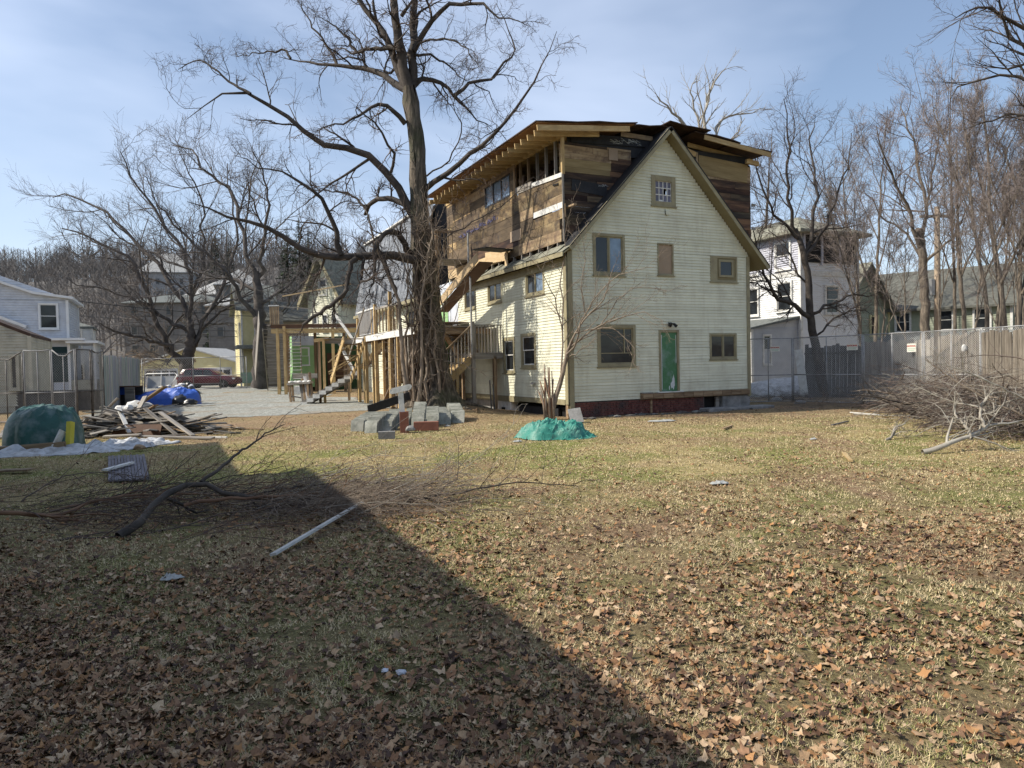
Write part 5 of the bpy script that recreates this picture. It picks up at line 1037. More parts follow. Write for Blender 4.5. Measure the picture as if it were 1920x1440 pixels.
# left far trees
def far_lv(s=1.0, d=1.0): return [(int(11*d), 0.12, 1.0, 0.7, 0.36, 7, 0.15, 0.06, 0.5, 0.018*s, 4, 1.0, 6.5), (int(9*d), 0.1, 1.0, 0.65, 0.52, 5, 0.17, 0.04, 0.55, 0.010*s, 3, 0.8, 3.6), (9, 0.12, 1.0, 0.6, 0.55, 4, 0.18, 0.03, 0.55, 0.0065*s, 1, 0.5, 2.0)]
Y1 = 60
make_tree('forked_tree', 'widely forked bare street tree rising behind the red car', at(352, 708, Y1), PD(Y1, 0, (352, 712), (350, 697), (352, 672), (358, 645), (357, 600)), [0.75, 0.6, 0.52, 0.4, 0.26],
    [(PD(Y1, -3, (350, 690), (333, 675), (307, 640), (293, 600), (273, 540), (243, 483), (187, 453), (117, 427)), 0.310, 0.048),
     (PD(Y1, -5, (345, 685), (320, 655), (290, 640), (260, 630), (217, 623), (187, 607)), 0.217, 0.040),
     (PD(Y1, 3, (357, 650), (353, 600), (340, 557), (300, 500), (260, 453), (200, 400), (140, 367), (100, 373)), 0.260, 0.040),
     (PD(Y1, -2, (355, 610), (357, 560), (353, 500), (330, 450), (300, 407), (263, 357), (233, 307), (225, 285)), 0.198, 0.032),
     (PD(Y1, 2, (365, 650), (377, 600), (400, 567), (430, 493), (447, 440), (433, 373), (427, 307)), 0.223, 0.032),
     (PD(Y1, -4, (352, 620), (300, 593), (253, 560), (187, 540), (133, 523)), 0.174, 0.032),
     (PD(Y1, 4, (360, 645), (385, 610), (420, 580), (455, 560), (500, 520)), 0.155, 0.032),
     (PD(Y1, 0, (356, 560), (380, 500), (385, 430), (370, 360), (345, 310), (335, 270)), 0.136, 0.024)], far_lv(1.2, 1.0), 31, (M_BARKG, M_BARKG, M_TWIGG), limb_n=16, wob=0.12)
Y2 = 52
make_tree('forked_tree', 'dark forked bare tree left of the wooden decks', at(486, 722, Y2), PD(Y2, 0, (486, 726), (487, 680), (487, 597), (483, 540), (480, 507)), [0.62, 0.5, 0.4, 0.32, 0.22],
    [(PD(Y2, -3, (484, 600), (453, 560), (440, 527), (383, 473), (320, 413), (285, 370)), 0.198, 0.032),
     (PD(Y2, 2, (480, 520), (463, 473), (447, 407), (427, 350), (383, 323), (360, 283), (320, 270)), 0.186, 0.032),
     (PD(Y2, -2, (484, 520), (490, 480), (497, 440), (503, 380), (493, 323), (467, 273)), 0.174, 0.024),
     (PD(Y2, 3, (488, 570), (510, 555), (533, 540), (567, 507), (587, 453), (620, 397)), 0.149, 0.024),
     (PD(Y2, -2, (488, 612), (520, 600), (547, 560), (575, 520), (600, 480)), 0.112, 0.024),
     (PD(Y2, 2, (483, 545), (443, 527), (400, 520), (350, 503), (283, 473), (200, 450)), 0.136, 0.024)], far_lv(1.0, 1.0), 32, (M_BARKG, M_BARKG, M_TWIGG), limb_n=16, wob=0.1)
# tree behind the house
Y3 = 52
make_tree('pale_tree', 'pale bare tree standing up behind the house roof', at(1335, 690, Y3), PD(Y3, 0, (1338, 690), (1330, 500), (1328, 330), (1322, 262)), [0.45, 0.38, 0.28, 0.2],
    [(PD(Y3, -2, (1328, 300), (1300, 250), (1265, 215), (1240, 190), (1228, 175)), 0.14, 0.02), (PD(Y3, 1, (1325, 270), (1320, 220), (1330, 170), (1350, 140), (1362, 125)), 0.14, 0.02),
     (PD(Y3, 2, (1325, 290), (1345, 240), (1370, 215), (1400, 215), (1425, 205)), 0.12, 0.02), (PD(Y3, -1, (1325, 275), (1305, 215), (1290, 170), (1310, 150)), 0.1, 0.02), (PD(Y3, 0, (1326, 310), (1360, 270), (1385, 245), (1395, 220)), 0.1, 0.02)],
    [(8, 0.15, 1, 0.6, 0.4, 6, 0.15, 0.06, 0.6, 0.02, 4, 0.6, 3.0), (5, 0.2, 1, 0.6, 0.5, 4, 0.15, 0.04, 0.6, 0.012, 3, 0.4, 1.4)], 33, (M_BARK, M_PALEB, M_PALEB), limb_n=10, wob=0.08)
# right trees
lvR = [(9, 0.12, 1.0, 0.7, 0.38, 7, 0.17, 0.04, 0.5, 0.010, 4, 0.5, 2.8), (8, 0.1, 1.0, 0.65, 0.55, 5, 0.2, 0.03, 0.55, 0.0055, 3, 0.4, 1.7), (7, 0.12, 1.0, 0.6, 0.55, 4, 0.22, 0.02, 0.6, 0.0042, 1, 0.25, 1.0)]
RY = 30
make_tree('dark_fence_tree', 'dark multi-limbed bare tree growing at the fence in front of the white house', at(1548, 752, RY), PD(RY, 0, (1550, 758), (1538, 700), (1527, 640), (1520, 590), (1518, 540), (1508, 480), (1492, 430)), [0.26, 0.2, 0.17, 0.15, 0.14, 0.12, 0.1],
    [(PD(RY, -2, (1519, 595), (1490, 575), (1455, 555), (1435, 520), (1422, 480), (1415, 430)), 0.11, 0.02), (PD(RY, -2.5, (1480, 570), (1450, 545), (1425, 535), (1408, 530)), 0.05, 0.02),
     (PD(RY, 1.5, (1521, 590), (1550, 572), (1580, 560), (1620, 552), (1650, 545)), 0.07, 0.015), (PD(RY, -1, (1495, 440), (1480, 380), (1470, 310), (1478, 240), (1470, 190)), 0.08, 0.015),
     (PD(RY, 1.5, (1510, 480), (1540, 430), (1570, 370), (1590, 300), (1595, 250)), 0.08, 0.015), (PD(RY, -1.5, (1500, 450), (1450, 400), (1420, 330), (1425, 270)), 0.07, 0.015),
     (PD(RY, 1, (1512, 500), (1525, 420), (1530, 340), (1520, 270), (1530, 215)), 0.09, 0.015), (PD(RY, 0, (1520, 540), (1490, 500), (1470, 460), (1440, 430)), 0.05, 0.015), (PD(RY, 2, (1525, 640), (1560, 600), (1600, 580), (1640, 590)), 0.05, 0.012)], lvR, 41, (M_BARKD, M_BARKD, M_TWIG), limb_n=12, wob=0.06)
RY = 35
make_tree('rough_trunk_tree', 'bare tree with a thick broken trunk in front of the green house', at(1732, 690, RY), PD(RY, 0, (1735, 700), (1735, 620), (1733, 540), (1728, 470), (1722, 430)), [0.24, 0.22, 0.2, 0.19, 0.15],
    [(PD(RY, -1.5, (1725, 470), (1705, 400), (1680, 340), (1655, 290), (1645, 240)), 0.1, 0.02), (PD(RY, 1.5, (1728, 450), (1735, 380), (1720, 300), (1700, 230), (1690, 200)), 0.1, 0.02),
     (PD(RY, -2, (1735, 490), (1760, 470), (1790, 440), (1810, 400), (1820, 330)), 0.08, 0.015), (PD(RY, 1, (1725, 480), (1690, 430), (1650, 400), (1620, 350)), 0.07, 0.015), (PD(RY, 0, (1730, 440), (1745, 350), (1760, 270), (1755, 200)), 0.07, 0.015)], lvR, 42, (M_BARK, M_BARK, M_TWIGP), limb_n=12, wob=0.06)
M_TWIGR = mat('greyish tan twigs', [(0.17, 0.135, 0.12), (0.27, 0.225, 0.20)], scale=1.2, bump=0)
def slim_tree(label, px, pyb, Y, top, lean, r0, seed, dens=1.0, fork=3, mats=(M_BARK, M_BARK, M_TWIGR)):
    rr = random.Random(seed); b0 = at(px, pyb, Y); tp = at(px+lean, top, Y)
    tr = [b0.lerp(tp, t)+Vector((rr.uniform(-.12, .12), rr.uniform(-.12, .12), 0)) for t in (0, .25, .5, .75, 1)]; tr[0] = b0
    H_ = (tp-b0).length; L = []
    for i in range(fork+3):
        t = 0.28+0.6*i/(fork+3); s = b0.lerp(tp, t); a = rr.uniform(0, 6.28); l = H_*(1-t)*rr.uniform(0.6, 0.85)
        d = Vector((math.cos(a)*0.42, math.sin(a)*0.42, 1)).normalized(); L.append(([s, s+d*l*0.35, s+d*l*0.7+Vector((0, 0, l*0.06)), s+d*l+Vector((0, 0, l*0.15))], r0*(1-t)*0.5, 0.01))
    return make_tree('slender_tree', label, b0, tr, [r0*0.75, r0*0.62, r0*0.45, r0*0.25, 0.01], L, [(int(10*dens), 0.1, 1.0, 0.5, 0.36, 6, 0.14, 0.05, 0.5, 0.009, 3, 0.5, 2.6), (int(8*dens), 0.1, 1.0, 0.55, 0.55, 5, 0.17, 0.04, 0.55, 0.0055, 3, 0.35, 1.5), (7, 0.12, 1.0, 0.55, 0.55, 4, 0.2, 0.02, 0.6, 0.0045, 1, 0.25, 0.95)], seed, mats, group='slender trees behind the right-hand fence', limb_n=8, wob=0.04)
slim_tree('straight slender tree between the utility pole and the twin trunks', 1806, 690, 33, 250, -14, 0.15, 61)
slim_tree('straight thin stem just right of the slender one', 1853, 690, 31, 140, -50, 0.13, 62, 1.1)
slim_tree('thick pale trunk of the pair near the right edge', 1884, 690, 31, 150, -40, 0.19, 63, 1.1, 4)
slim_tree('second trunk of the pair, nearer the right edge', 1905, 690, 32, 190, 40, 0.17, 64, 1.1, 4)
slim_tree('tall twiggy stem rising highest above the utility pole', 1790, 690, 36, 110, -10, 0.12, 65, 0.9)
slim_tree('thin bare tree before the gap between white and green houses', 1640, 690, 38, 200, 20, 0.14, 66)
slim_tree('faint bare tree rising behind the white house porch', 1590, 690, 44, 240, -10, 0.15, 67, 0.9)
slim_tree('bare tree close behind the right house corner', 1425, 690, 42, 240, 20, 0.16, 68, 0.8, 4, (M_BARK, M_BARKD, M_TWIG))
slim_tree('thin stem between the dark fence tree and the fence signs', 1620, 720, 31, 330, -20, 0.08, 69, 0.8)
slim_tree('bushy bare tree cut by the right edge', 1960, 700, 30, 180, -30, 0.2, 70, 1.2, 4)
for k_, (lb_, x_, y_, t_) in enumerate((('far twiggy tree at the right edge behind the others', 1915, 43, 220), ('small bare tree just right of the white house porch', 1615, 36, 380))):
    slim_tree(lb_, x_, 690, y_, t_, (-1)**k_*18, 0.09, 90+k_, 0.8, 3)
for k_, (lb_, x_, y_, t_) in enumerate((('thin sapling left of the broken trunk', 1690, 29, 400), ('thin sapling just right of the broken trunk', 1768, 28, 330), ('thin sapling between slender tree and thin stem', 1830, 28, 300), ('thin sapling in front of the pair of trunks', 1876, 27, 360), ('thin sapling before the green cottage gable', 1655, 30, 420), ('thin sapling close to the right edge', 1908, 27, 280))):
    slim_tree(lb_, x_, 715, y_, t_, (-1)**k_*16, 0.065, 120+k_, 0.7, 2)
slim_tree('reddish twiggy tree low behind the right-edge trunks', 1870, 690, 40, 300, 30, 0.13, 71, 1.2, 4)
# reaching limbs of a tree standing outside on the right
RY = 21
make_tree('edge_tree', 'big bare tree leaning in at the top right corner, trunk outside the fence', at(2060, 780, RY), PD(RY, 0, (2060, 790), (2040, 500), (2010, 250), (1985, 60), (1960, -100)), [0.32, 0.27, 0.22, 0.16, 0.12],
    [(PD(RY, -1, (2000, 190), (1950, 130), (1915, 90), (1890, 40), (1870, -20)), 0.09, 0.02), (PD(RY, 1, (2010, 260), (1960, 180), (1905, 145), (1860, 142), (1800, 165), (1780, 185)), 0.07, 0.01),
     (PD(RY, -1.5, (1995, 150), (1940, 60), (1870, 20), (1820, 15), (1790, 30)), 0.07, 0.01), (PD(RY, 1, (2015, 300), (1960, 230), (1900, 215), (1850, 230), (1810, 240)), 0.06, 0.01), (PD(RY, 0, (1985, 60), (1920, -10), (1860, -40), (1800, -50)), 0.07, 0.01)],
    [(9, 0.2, 1.0, 0.6, 0.4, 6, 0.15, 0.05, 0.6, 0.009, 4, 0.4, 2.2), (6, 0.1, 1.0, 0.6, 0.5, 5, 0.15, 0.04, 0.6, 0.005, 3, 0.25, 1.2), (4, 0.15, 1.0, 0.6, 0.5, 3, 0.2, 0.02, 0.6, 0.004, 3, 0.15, 0.6)], 73, (M_BARK, M_BARKD, M_TWIG), limb_n=10, wob=0.05)
tag([o for o in bpy.data.objects if o.name == 'edge_tree'][0], group='trees along the right-hand fence')
# shrub at the house corner
SY = 21.3; sb = at(1038, 782, SY); sb.z = 0
make_tree('corner_shrub', 'bare reddish shrub leaning right from a cut stump at the house corner', sb, PD(SY, -0.2, (1030, 785), (1050, 720), (1062, 670), (1072, 640)), [0.085, 0.07, 0.06, 0.045],
    [(PD(SY-0.2, -0.5, (1066, 655), (1080, 620), (1100, 595), (1125, 570), (1140, 540), (1150, 500)), 0.035, 0.008), (PD(SY-0.2, -1.0, (1070, 650), (1095, 628), (1130, 610), (1165, 595), (1210, 585), (1240, 600)), 0.03, 0.006),
     (PD(SY-0.3, -0.9, (1078, 625), (1110, 617), (1150, 618), (1185, 645), (1187, 680)), 0.022, 0.006), (PD(SY, 0.1, (1052, 700), (1055, 600), (1052, 520), (1060, 460), (1055, 400)), 0.03, 0.008),
     (PD(SY, -0.4, (1054, 620), (1040, 560), (1020, 520), (1005, 490)), 0.02, 0.006), (PD(SY-0.2, -0.8, (1062, 665), (1080, 640), (1095, 590), (1130, 540), (1170, 510), (1230, 500)), 0.028, 0.006),
     (PD(SY-0.1, -0.5, (1060, 680), (1072, 665), (1090, 655), (1110, 640)), 0.02, 0.006), (PD(SY-0.2, -0.7, (1100, 595), (1090, 540), (1100, 480), (1085, 430)), 0.018, 0.005), (PD(SY-0.1, -0.8, (1125, 612), (1150, 570), (1190, 540), (1260, 545)), 0.018, 0.005)],
    [(8, 0.1, 1.0, 0.6, 0.45, 6, 0.14, 0.03, 0.6, 0.0055, 4, 0.3, 1.2), (5, 0.1, 1.0, 0.6, 0.5, 5, 0.16, 0.02, 0.6, 0.004, 3, 0.2, 0.7), (2, 0.15, 1.0, 0.6, 0.5, 3, 0.2, 0.0, 0.6, 0.003, 3, 0.1, 0.4)], 81, (M_VINE, M_VINE, M_VINE), 'shrub', k0=8, limb_n=12, wob=0.02)
sg = thing('stump_sprouts', at(1030, 782, 21.2), 0, 'clump of cut reddish stems at the foot of the corner shrub', 'stump'); sg.location.z = 0
for k in range(16):
    rr = rng; x = rr.uniform(-0.22, 0.16); h = rr.uniform(0.6, 1.75); dx = rr.uniform(-0.3, 0.12)
    MB().tube([(x, rr.uniform(-.1, .1), -0.05), (x+dx*0.4, 0, h*0.5), (x+dx, rr.uniform(-.1, .1), h)], [0.045, 0.028, 0.014], 6).build('cut_stem', M_VINE if k % 2 else M_REDB, sg, True)
# conifers
M_NEEDLE = mat('dark conifer needles', [(0.016, 0.03, 0.013), (0.04, 0.062, 0.026)], scale=3, bump=0)
def conifer(label, base, h, seed, dens=1.0, wide=0.24):
    rg = np.random.default_rng(seed); n = int(430*dens); t = rg.random(n)**0.8; a = rg.random(n)*6.283; L = h*wide*(1-t)*(0.55+0.6*rg.random(n))+0.15
    z = h*(0.12+0.88*t); d = np.stack([np.cos(a), np.sin(a), -0.22+0.3*t], 1); st_ = np.stack([np.zeros(n), np.zeros(n), z], 1); e = st_+d*L[:, None]
    root = thing('conifer', base, 0, label, 'conifer', 'dark conifers on the skyline')
    MB().tube([(0, 0, 0), (0, 0, h)], [h*0.018, 0.02], 6).build('trunk', M_BARKD, root)
    V = []; 
    sd = np.stack([-np.sin(a), np.cos(a), np.zeros(n)], 1)
    seg = 4; quads = []
    for s in range(seg):
        p = st_+(e-st_)*(s+0.2)/seg; q = st_+(e-st_)*(s+1.1)/seg; w = (L*0.20*(1-0.25*s))[:, None]
        j = rg.normal(size=(n, 3))*0.12*h*0.06
        quads.append(np.stack([p-sd*w*0.3+j, p+sd*w*0.3, q+sd*w+np.array([0, 0, -0.1])*w, q-sd*w+j], 1))
    V = np.concatenate(quads).reshape(-1, 3); Fq = np.arange(len(V)).reshape(-1, 4)
    tag(np_mesh('foliage', V, Fq, M_NEEDLE, root), kind='stuff'); return root
conifer('small dark spruce tip above the white house roof', at(1558, 560, 70), 11.0, 1, 0.9, 0.2)

# ------------------------------------------------------------------ wooded hill
def hillz(x, y):
    r_ = math.hypot(x, y); t = x/max(y, 1)
    side = 1-0.72*sst(-0.16, 0.25, t); 
    return -1.5+46*sst(95, 330, y)*side+9*sst(100, 330, y)*noise.noise(Vector((x*0.008, y*0.008, 3)))+8*sst(300, 560, y)*side
hx = np.linspace(-420, 420, 90); hy = np.linspace(92, 620, 60); HX, HY = np.meshgrid(hx, hy)
HZ = np.array([hillz(x, y) for x, y in zip(HX.ravel(), HY.ravel())]); idx = np.arange(90*60).reshape(60, 90)
HF = np.stack([idx[:-1, :-1], idx[:-1, 1:], idx[1:, 1:], idx[1:, :-1]], -1).reshape(-1, 4)
M_HILL = mat('leafy wooded hillside', [(0.075, 0.068, 0.06), (0.10, 0.09, 0.08), (0.13, 0.118, 0.105)], scale=0.05, detail=9, bump=0.6, bscale=0.6, coord='Object')
tag(np_mesh('hill', np.stack([HX.ravel(), HY.ravel(), HZ], 1), HF, M_HILL, smooth=True), kind='structure')
def wood(n, seed, y0, y1, xr, hr, twn, name, m, wmin=0.05):
    rg = np.random.default_rng(seed); V = []
    Ys = y0+(y1-y0)*rg.random(n)**0.8; Xs = Ys*(xr[0]+(xr[1]-xr[0])*rg.random(n)); Zs = np.array([hillz(x, y)-0.5 for x, y in zip(Xs, Ys)]); Hs = hr[0]+(hr[1]-hr[0])*rg.random(n)
    B = np.stack([Xs, Ys, Zs], 1)
    def rib(p, q, w0, w1):
        d = q-p; s = np.stack([d[:, 2], d[:, 0]*0.2, -d[:, 0]], 1); s[:, 0] += 1e-3; s /= np.linalg.norm(s, axis=1, keepdims=True)
        return np.stack([p-s*w0[:, None], p+s*w0[:, None], q+s*w1[:, None], q-s*w1[:, None]], 1)
    T = B+np.stack([rg.normal(size=n)*0.8, rg.normal(size=n)*0.8, Hs], 1); qs = [rib(B, T, Hs*0.014, Hs*0.003+0.02)]
    k = np.repeat(np.arange(n), twn); N = len(k); t = 0.25+0.7*rg.random(N); S = B[k]+(T[k]-B[k])*t[:, None]; a = rg.random(N)*6.283; L = Hs[k]*(1.08-t)*(0.25+0.35*rg.random(N))
    up_ = 0.7+0.9*rg.random(N); E = S+np.stack([np.cos(a), np.sin(a), up_], 1)*(L*0.62)[:, None]; qs.append(rib(S, E, 0.06+L*0.006, np.full(N, wmin)))
    k2 = np.repeat(np.arange(N), 4); M_ = len(k2); t2 = 0.3+0.7*rg.random(M_); S2 = S[k2]+(E[k2]-S[k2])*t2[:, None]; a = rg.random(M_)*6.283; L2 = L[k2]*(0.25+0.3*rg.random(M_))
    E2 = S2+np.stack([np.cos(a), np.sin(a), 0.4+rg.random(M_)], 1)*L2[:, None]; qs.append(rib(S2, E2, np.full(M_, wmin*0.8), np.full(M_, wmin*0.45)))
    V = np.concatenate(qs).reshape(-1, 3)
    return tag(np_mesh(name, V, np.arange(len(V)).reshape(-1, 4), m), kind='stuff')
M_WOOD = mat('grey brown woods with painted haze', [(0.115, 0.104, 0.096), (0.17, 0.157, 0.148)], scale=0.06, bump=0)  # grey is paled in the colour itself instead of distance haze
wood(1500, 3, 110, 380, (-0.82, 0.12), (10, 17), 14, 'hillside_woods', M_WOOD, 0.04)
wood(700, 4, 322, 372, (-0.82, 0.02), (8, 13), 16, 'ridge_woods', M_WOOD, 0.045)
wood(300, 6, 95, 240, (0.25, 0.85), (9, 15), 14, 'right_distant_woods', M_WOOD, 0.04)
for i, (px, py, Y, h) in enumerate(((405, 500, 210, 26), (372, 495, 300, 24), (540, 500, 190, 25), (562, 500, 200, 30), (175, 500, 330, 24), (200, 500, 335, 22), (222, 500, 320, 24), (128, 500, 335, 20), (250, 510, 330, 20), (430, 510, 215, 20), (580, 510, 215, 22), (300, 500, 330, 20), (720, 480, 180, 16), (745, 480, 185, 18), (395, 620, 110, 9))):
    p = at(px, py, Y); p.z = hillz(p.x, p.y)
    top = at(px, {405: 440, 372: 462, 540: 425, 562: 408, 175: 462, 200: 455, 222: 450, 128: 462, 250: 460, 430: 455, 580: 430, 300: 462, 720: 432, 745: 425, 395: 600}[px], Y).z
    conifer(['dark pointed conifer in the saddle of the ridge', 'shorter conifer just left of the saddle conifer', 'broad conifer left of the tallest ridge conifer', 'tallest dark conifer behind the forked tree crown', 'pine at the left skyline beside the lone round oak', 'second pine from the lone oak on the skyline', 'third pine from the lone oak on the skyline', 'low pine directly under the lone oak crown', 'pine between the oak group and the saddle', 'small conifer right of the saddle conifer', 'conifer right of the tallest ridge conifer', 'lone skyline conifer above the hipped hill house', 'conifer showing left of the big trunk', 'conifer touching the torn felt roof edge', 'small evergreen beside the grey block'][i], p, max(8, top-p.z), 100+i, 0.8, 0.2)
lone = at(157, 470, 330); lone.z = hillz(lone.x, lone.y)
make_tree('lone_oak', 'lone rounded bare oak standing on the far left skyline', lone, [lone, lone+Vector((0.5, 0, 7)), lone+Vector((0, 0, 11))], [0.9, 0.7, 0.5],
    [([lone+Vector((0, 0, 9)), lone+Vector((dx*0.5, dy, 14)), lone+Vector((dx, dy*2, zt))], 0.35, 0.12) for dx, dy, zt in ((-14, 2, 18), (-8, -2, 24), (-2, 1, 28), (5, 0, 27), (11, 2, 22), (15, -1, 16))], [(9, 0.15, 1, 0.7, 0.4, 5, 0.18, 0.05, 0.6, 0.09, 3, 1, 7), (6, 0.15, 1, 0.7, 0.5, 3, 0.2, 0.03, 0.6, 0.06, 3, 1, 3)], 44, (M_BARKD, M_BARKD, M_TWIG), limb_n=8, wob=0.2)
# ------------------------------------------------------------------ fences
M_WIRE = mat('galvanised wire with painted sun glint', [(0.5, 0.5, 0.5), (0.62, 0.62, 0.61)], scale=8, rough=0.4, metal=0.3, bump=0)  # lighter copy of the steel, with sunlit shine put into its colour
def chain(p0, p1, z0, z1, name, parent, m=M_METAL, sp=0.062, r=0.0036, sag=None):
    p0 = Vector((p0.x, p0.y, 0)); p1 = Vector((p1.x, p1.y, 0)); L = (p1-p0).length; d = (p1-p0)/L; H_ = z1-z0; A = []
    c = -H_
    while c < L:
        for s in (0, 1):
            u0, u1 = c, c+H_; va, vb = (0, H_) if s == 0 else (H_, 0)
            a0 = max(u0, 0); a1 = min(u1, L)
            if a1-a0 > 0.02:
                f0 = (a0-u0)/H_; f1 = (a1-u0)/H_; A.append((a0, va+(vb-va)*f0, a1, va+(vb-va)*f1))
        c += sp
    Q = np.array([[p0+d*a+Vector((0, 0, z0+b)), (p0+d*((a+a2)/2))+Vector((0, 0, z0+(b+b2)/2)), p0+d*a2+Vector((0, 0, z0+b2))] for a, b, a2, b2 in A])
    V, Fq = tubes(Q, np.full(Q.shape[:2], r), 3); o = np_mesh(name, V-np.array(parent.location), Fq, m, parent); return tag(o, kind='stuff')
def panel(label, p0, p1, h, mid, group, m=M_METAL, mesh=True, r=0.022, base=0.06, sag=0.0, centre=True, sp=0.062):
    t = thing('chain_link_fence', (p0.x, p0.y, 0), 0, label, 'fence', group); L0 = Vector((p0.x, p0.y, 0)); q = [Vector((p.x, p.y, 0))-L0 for p in (p0, p1)]; g0 = tz(p0.x, p0.y); g1 = tz(p1.x, p1.y)
    Z = Vector((0, 0, 1))
    for i, (a, g) in enumerate(((q[0], g0), (q[1], g1))): MB().tube([a+Z*(g-0.05), a+Z*(g+h)], r, 8).build('post', m, t, True)
    for zz, nm in ((h, 'top_rail'), (mid, 'middle_rail'), (base, 'bottom_rail')):
        a = q[0]+Z*(g0+zz); b = q[1]+Z*(g1+zz)
        if sag and nm == 'top_rail': MB().tube([a, a.lerp(b, .3)-Z*sag*0.9, a.lerp(b, .6)-Z*sag, a.lerp(b, .85)-Z*sag*0.3, b], r, 8).build(nm, m, t, True)
        else: MB().tube([a, b], r*0.9, 8).build(nm, m, t, True)
    if centre: c = q[0].lerp(q[1], 0.5); MB().tube([c+Z*(g0+base), c+Z*(g0+h-sag)], r*0.8, 8).build('centre_post', m, t, True)
    if mesh: chain(p0, p1, (g0+g1)/2+base, (g0+g1)/2+h-sag*0.5, 'chain_link', t, M_WIRE if m is M_METAL else m, sp=sp)
    return t
def V2(px, Y): p = at(px, 690, Y); p.z = 0; return p
FX = [V2(1396, 27.0), V2(1488, 27.0), V2(1620, 24.8), V2(1733, 22.9), V2(1842, 21.2), V2(1925, 19.6), V2(2010, 17.6), V2(2120, 15.0)]
labs = ['fence panel nearest the house corner, dark against the white house', 'fence panel in front of the dark leaning board fence', 'fence panel before the slatted shed between two signs', 'fence panel with a sign and tan boards behind', 'fence panel right of the hanging white bag', 'fence panel cut by the right picture edge', 'last fence panel beyond the right side']
M_SIGN = mat('weathered sign face', [(0.62, 0.60, 0.52), (0.72, 0.70, 0.62)], scale=6, bump=0, rough=0.5); M_RED = mat('faded red print', [(0.35, 0.06, 0.045), (0.45, 0.09, 0.06)], scale=6, bump=0); M_GRN = mat('faded green print', [(0.25, 0.38, 0.28), (0.3, 0.44, 0.33)], scale=6, bump=0)
for i in range(7): panel(labs[i], FX[i], FX[i+1]-(FX[i+1]-FX[i]).normalized()*0.06, 2.42, 1.05, 'chain-link panels along the right-hand side', sp=0.07)
def sign(label, px, py, Y, w, h, ang):
    p = at(px, py, Y); s = thing('fence_sign', p, ang, label, 'sign', 'small signs wired to the right-hand fence')
    MB().box(-w/2, w/2, -0.004, 0.004, -h/2, h/2).build('plate', M_SIGN, s)
    def txt(nm, body, size, z, m):
        c = bpy.data.curves.new(nm, 'FONT'); c.body = body; c.size = size; c.align_x = 'CENTER'; c.align_y = 'CENTER'; c.extrude = 0.001; c.offset = 0.004; c.materials.append(m)
        tmp = bpy.data.objects.new(nm, c); me = bpy.data.meshes.new_from_object(tmp); bpy.data.objects.remove(tmp); me.materials.clear(); o = link(nm, me, m, s); o.location = (0, -0.0065, z); o.rotation_euler = (rad(90), 0, 0); tag(o, kind='stuff')
    txt('lettering', 'NATIONAL', w*0.19, h*0.20, M_RED)
    MB().box(-w*0.4, w*0.4, -0.007, -0.0045, -h*0.16, -h*0.09).build('print_line', M_GRN, s); MB().box(-w*0.34, w*0.34, -0.007, -0.0045, -h*0.34, -h*0.27).build('print_line', M_GRN, s)
def fang(i): d = FX[i+1]-FX[i]; return math.atan2(d.y, d.x)
sign('sign on the fence in front of the grey lean-to window', 1453, 654, 26.85, 0.36, 0.20, fang(0)); sign('sign right of the leaning board fence, before the cream corner', 1598, 650.5, 25.0, 0.40, 0.22, fang(1))
sign('small tan sign left of the double fence post', 1709, 652, 23.1, 0.30, 0.27, fang(2)); sign('largest sign, on the panel at the right edge', 1886.5, 645.5, 20.25, 0.42, 0.27, fang(4))
bagp = at(1808, 655, 21.6); tag(lump('hanging_bag', bagp, (0.09, 0.04, 0.16), M_WHITEP, 12), 'scrap of white plastic bag hanging on the right-hand fence post', 'plastic bag')
# board fences behind
def board_fence(name, label, p0, p1, h, m, wbd=0.14, lean=0.0, jit=0.05, t0=0.02, gap=0.008, group=None, rot=0.0):
    t = thing(name, p0, 0, label, 'fence', group); L = (p1-p0).length; d = (p1-p0).normalized(); n = int(L/wbd); nn = Vector((-d.y, d.x, 0)); rr = random.Random(int(L*10))
    for i in range(n):
        u = (i+0.5)*wbd; hh = h+rr.uniform(-jit, jit); a = d*u; g = tz(p0.x+a.x, p0.y+a.y); ln = lean+rr.uniform(-0.012, 0.012)
        plank('fence_board', a+Vector((0, 0, g-0.02)), a+nn*ln*hh+d*rr.uniform(-0.01, 0.01)+Vector((0, 0, g+hh)), wbd-gap, t0, m, t, up=nn)
    for z in (0.4, h-0.3): plank('rail', nn*0.04+Vector((0, 0, z)), nn*0.04+d*L+Vector((0, 0, z)), 0.04, 0.08, m, t)
    return t
M_PALE = mat('sun bleached fence boards', [(0.11, 0.092, 0.07), (0.19, 0.162, 0.128), (0.27, 0.235, 0.19)], scale=2.5, stretch=(0.5, 6, 6), rand=0.2, bump=0.5)
M_DGREY = mat('dark grey fence boards', [(0.07, 0.065, 0.06), (0.13, 0.125, 0.115)], scale=2.5, stretch=(0.5, 6, 6), rand=0.25, bump=0.5)
board_fence('stockade_fence', 'sun bleached tall board fence behind the right-hand chain link', FX[3]+Vector((0.75, 0.5, 0)), FX[7]+Vector((0.9, 0.5, 0)), 2.3, M_PALE, 0.14)
board_fence('slatted_screen', 'grey board fence section behind the signed panels', FX[2]+Vector((0.7, 1.4, 0)), FX[3]+Vector((0.7, 0.55, 0)), 2.2, M_GREYW, 0.15)
board_fence('leaning_fence', 'dark grey leaning board fence at the foot of the dark tree', V2(1508, 30.2), V2(1625, 29.0), 2.15, M_DGREY, 0.15, lean=0.08, jit=0.08)
lp_ = plank('leaning_board', at(1508, 745, 30.0), at(1497, 660, 29.9), 0.34, 0.03, M_WHITEP, None, up=(0, 1, 0)); lp_.location.z += 0.1; tag(lp_, 'pale board leaning at the left end of the dark fence', 'board')
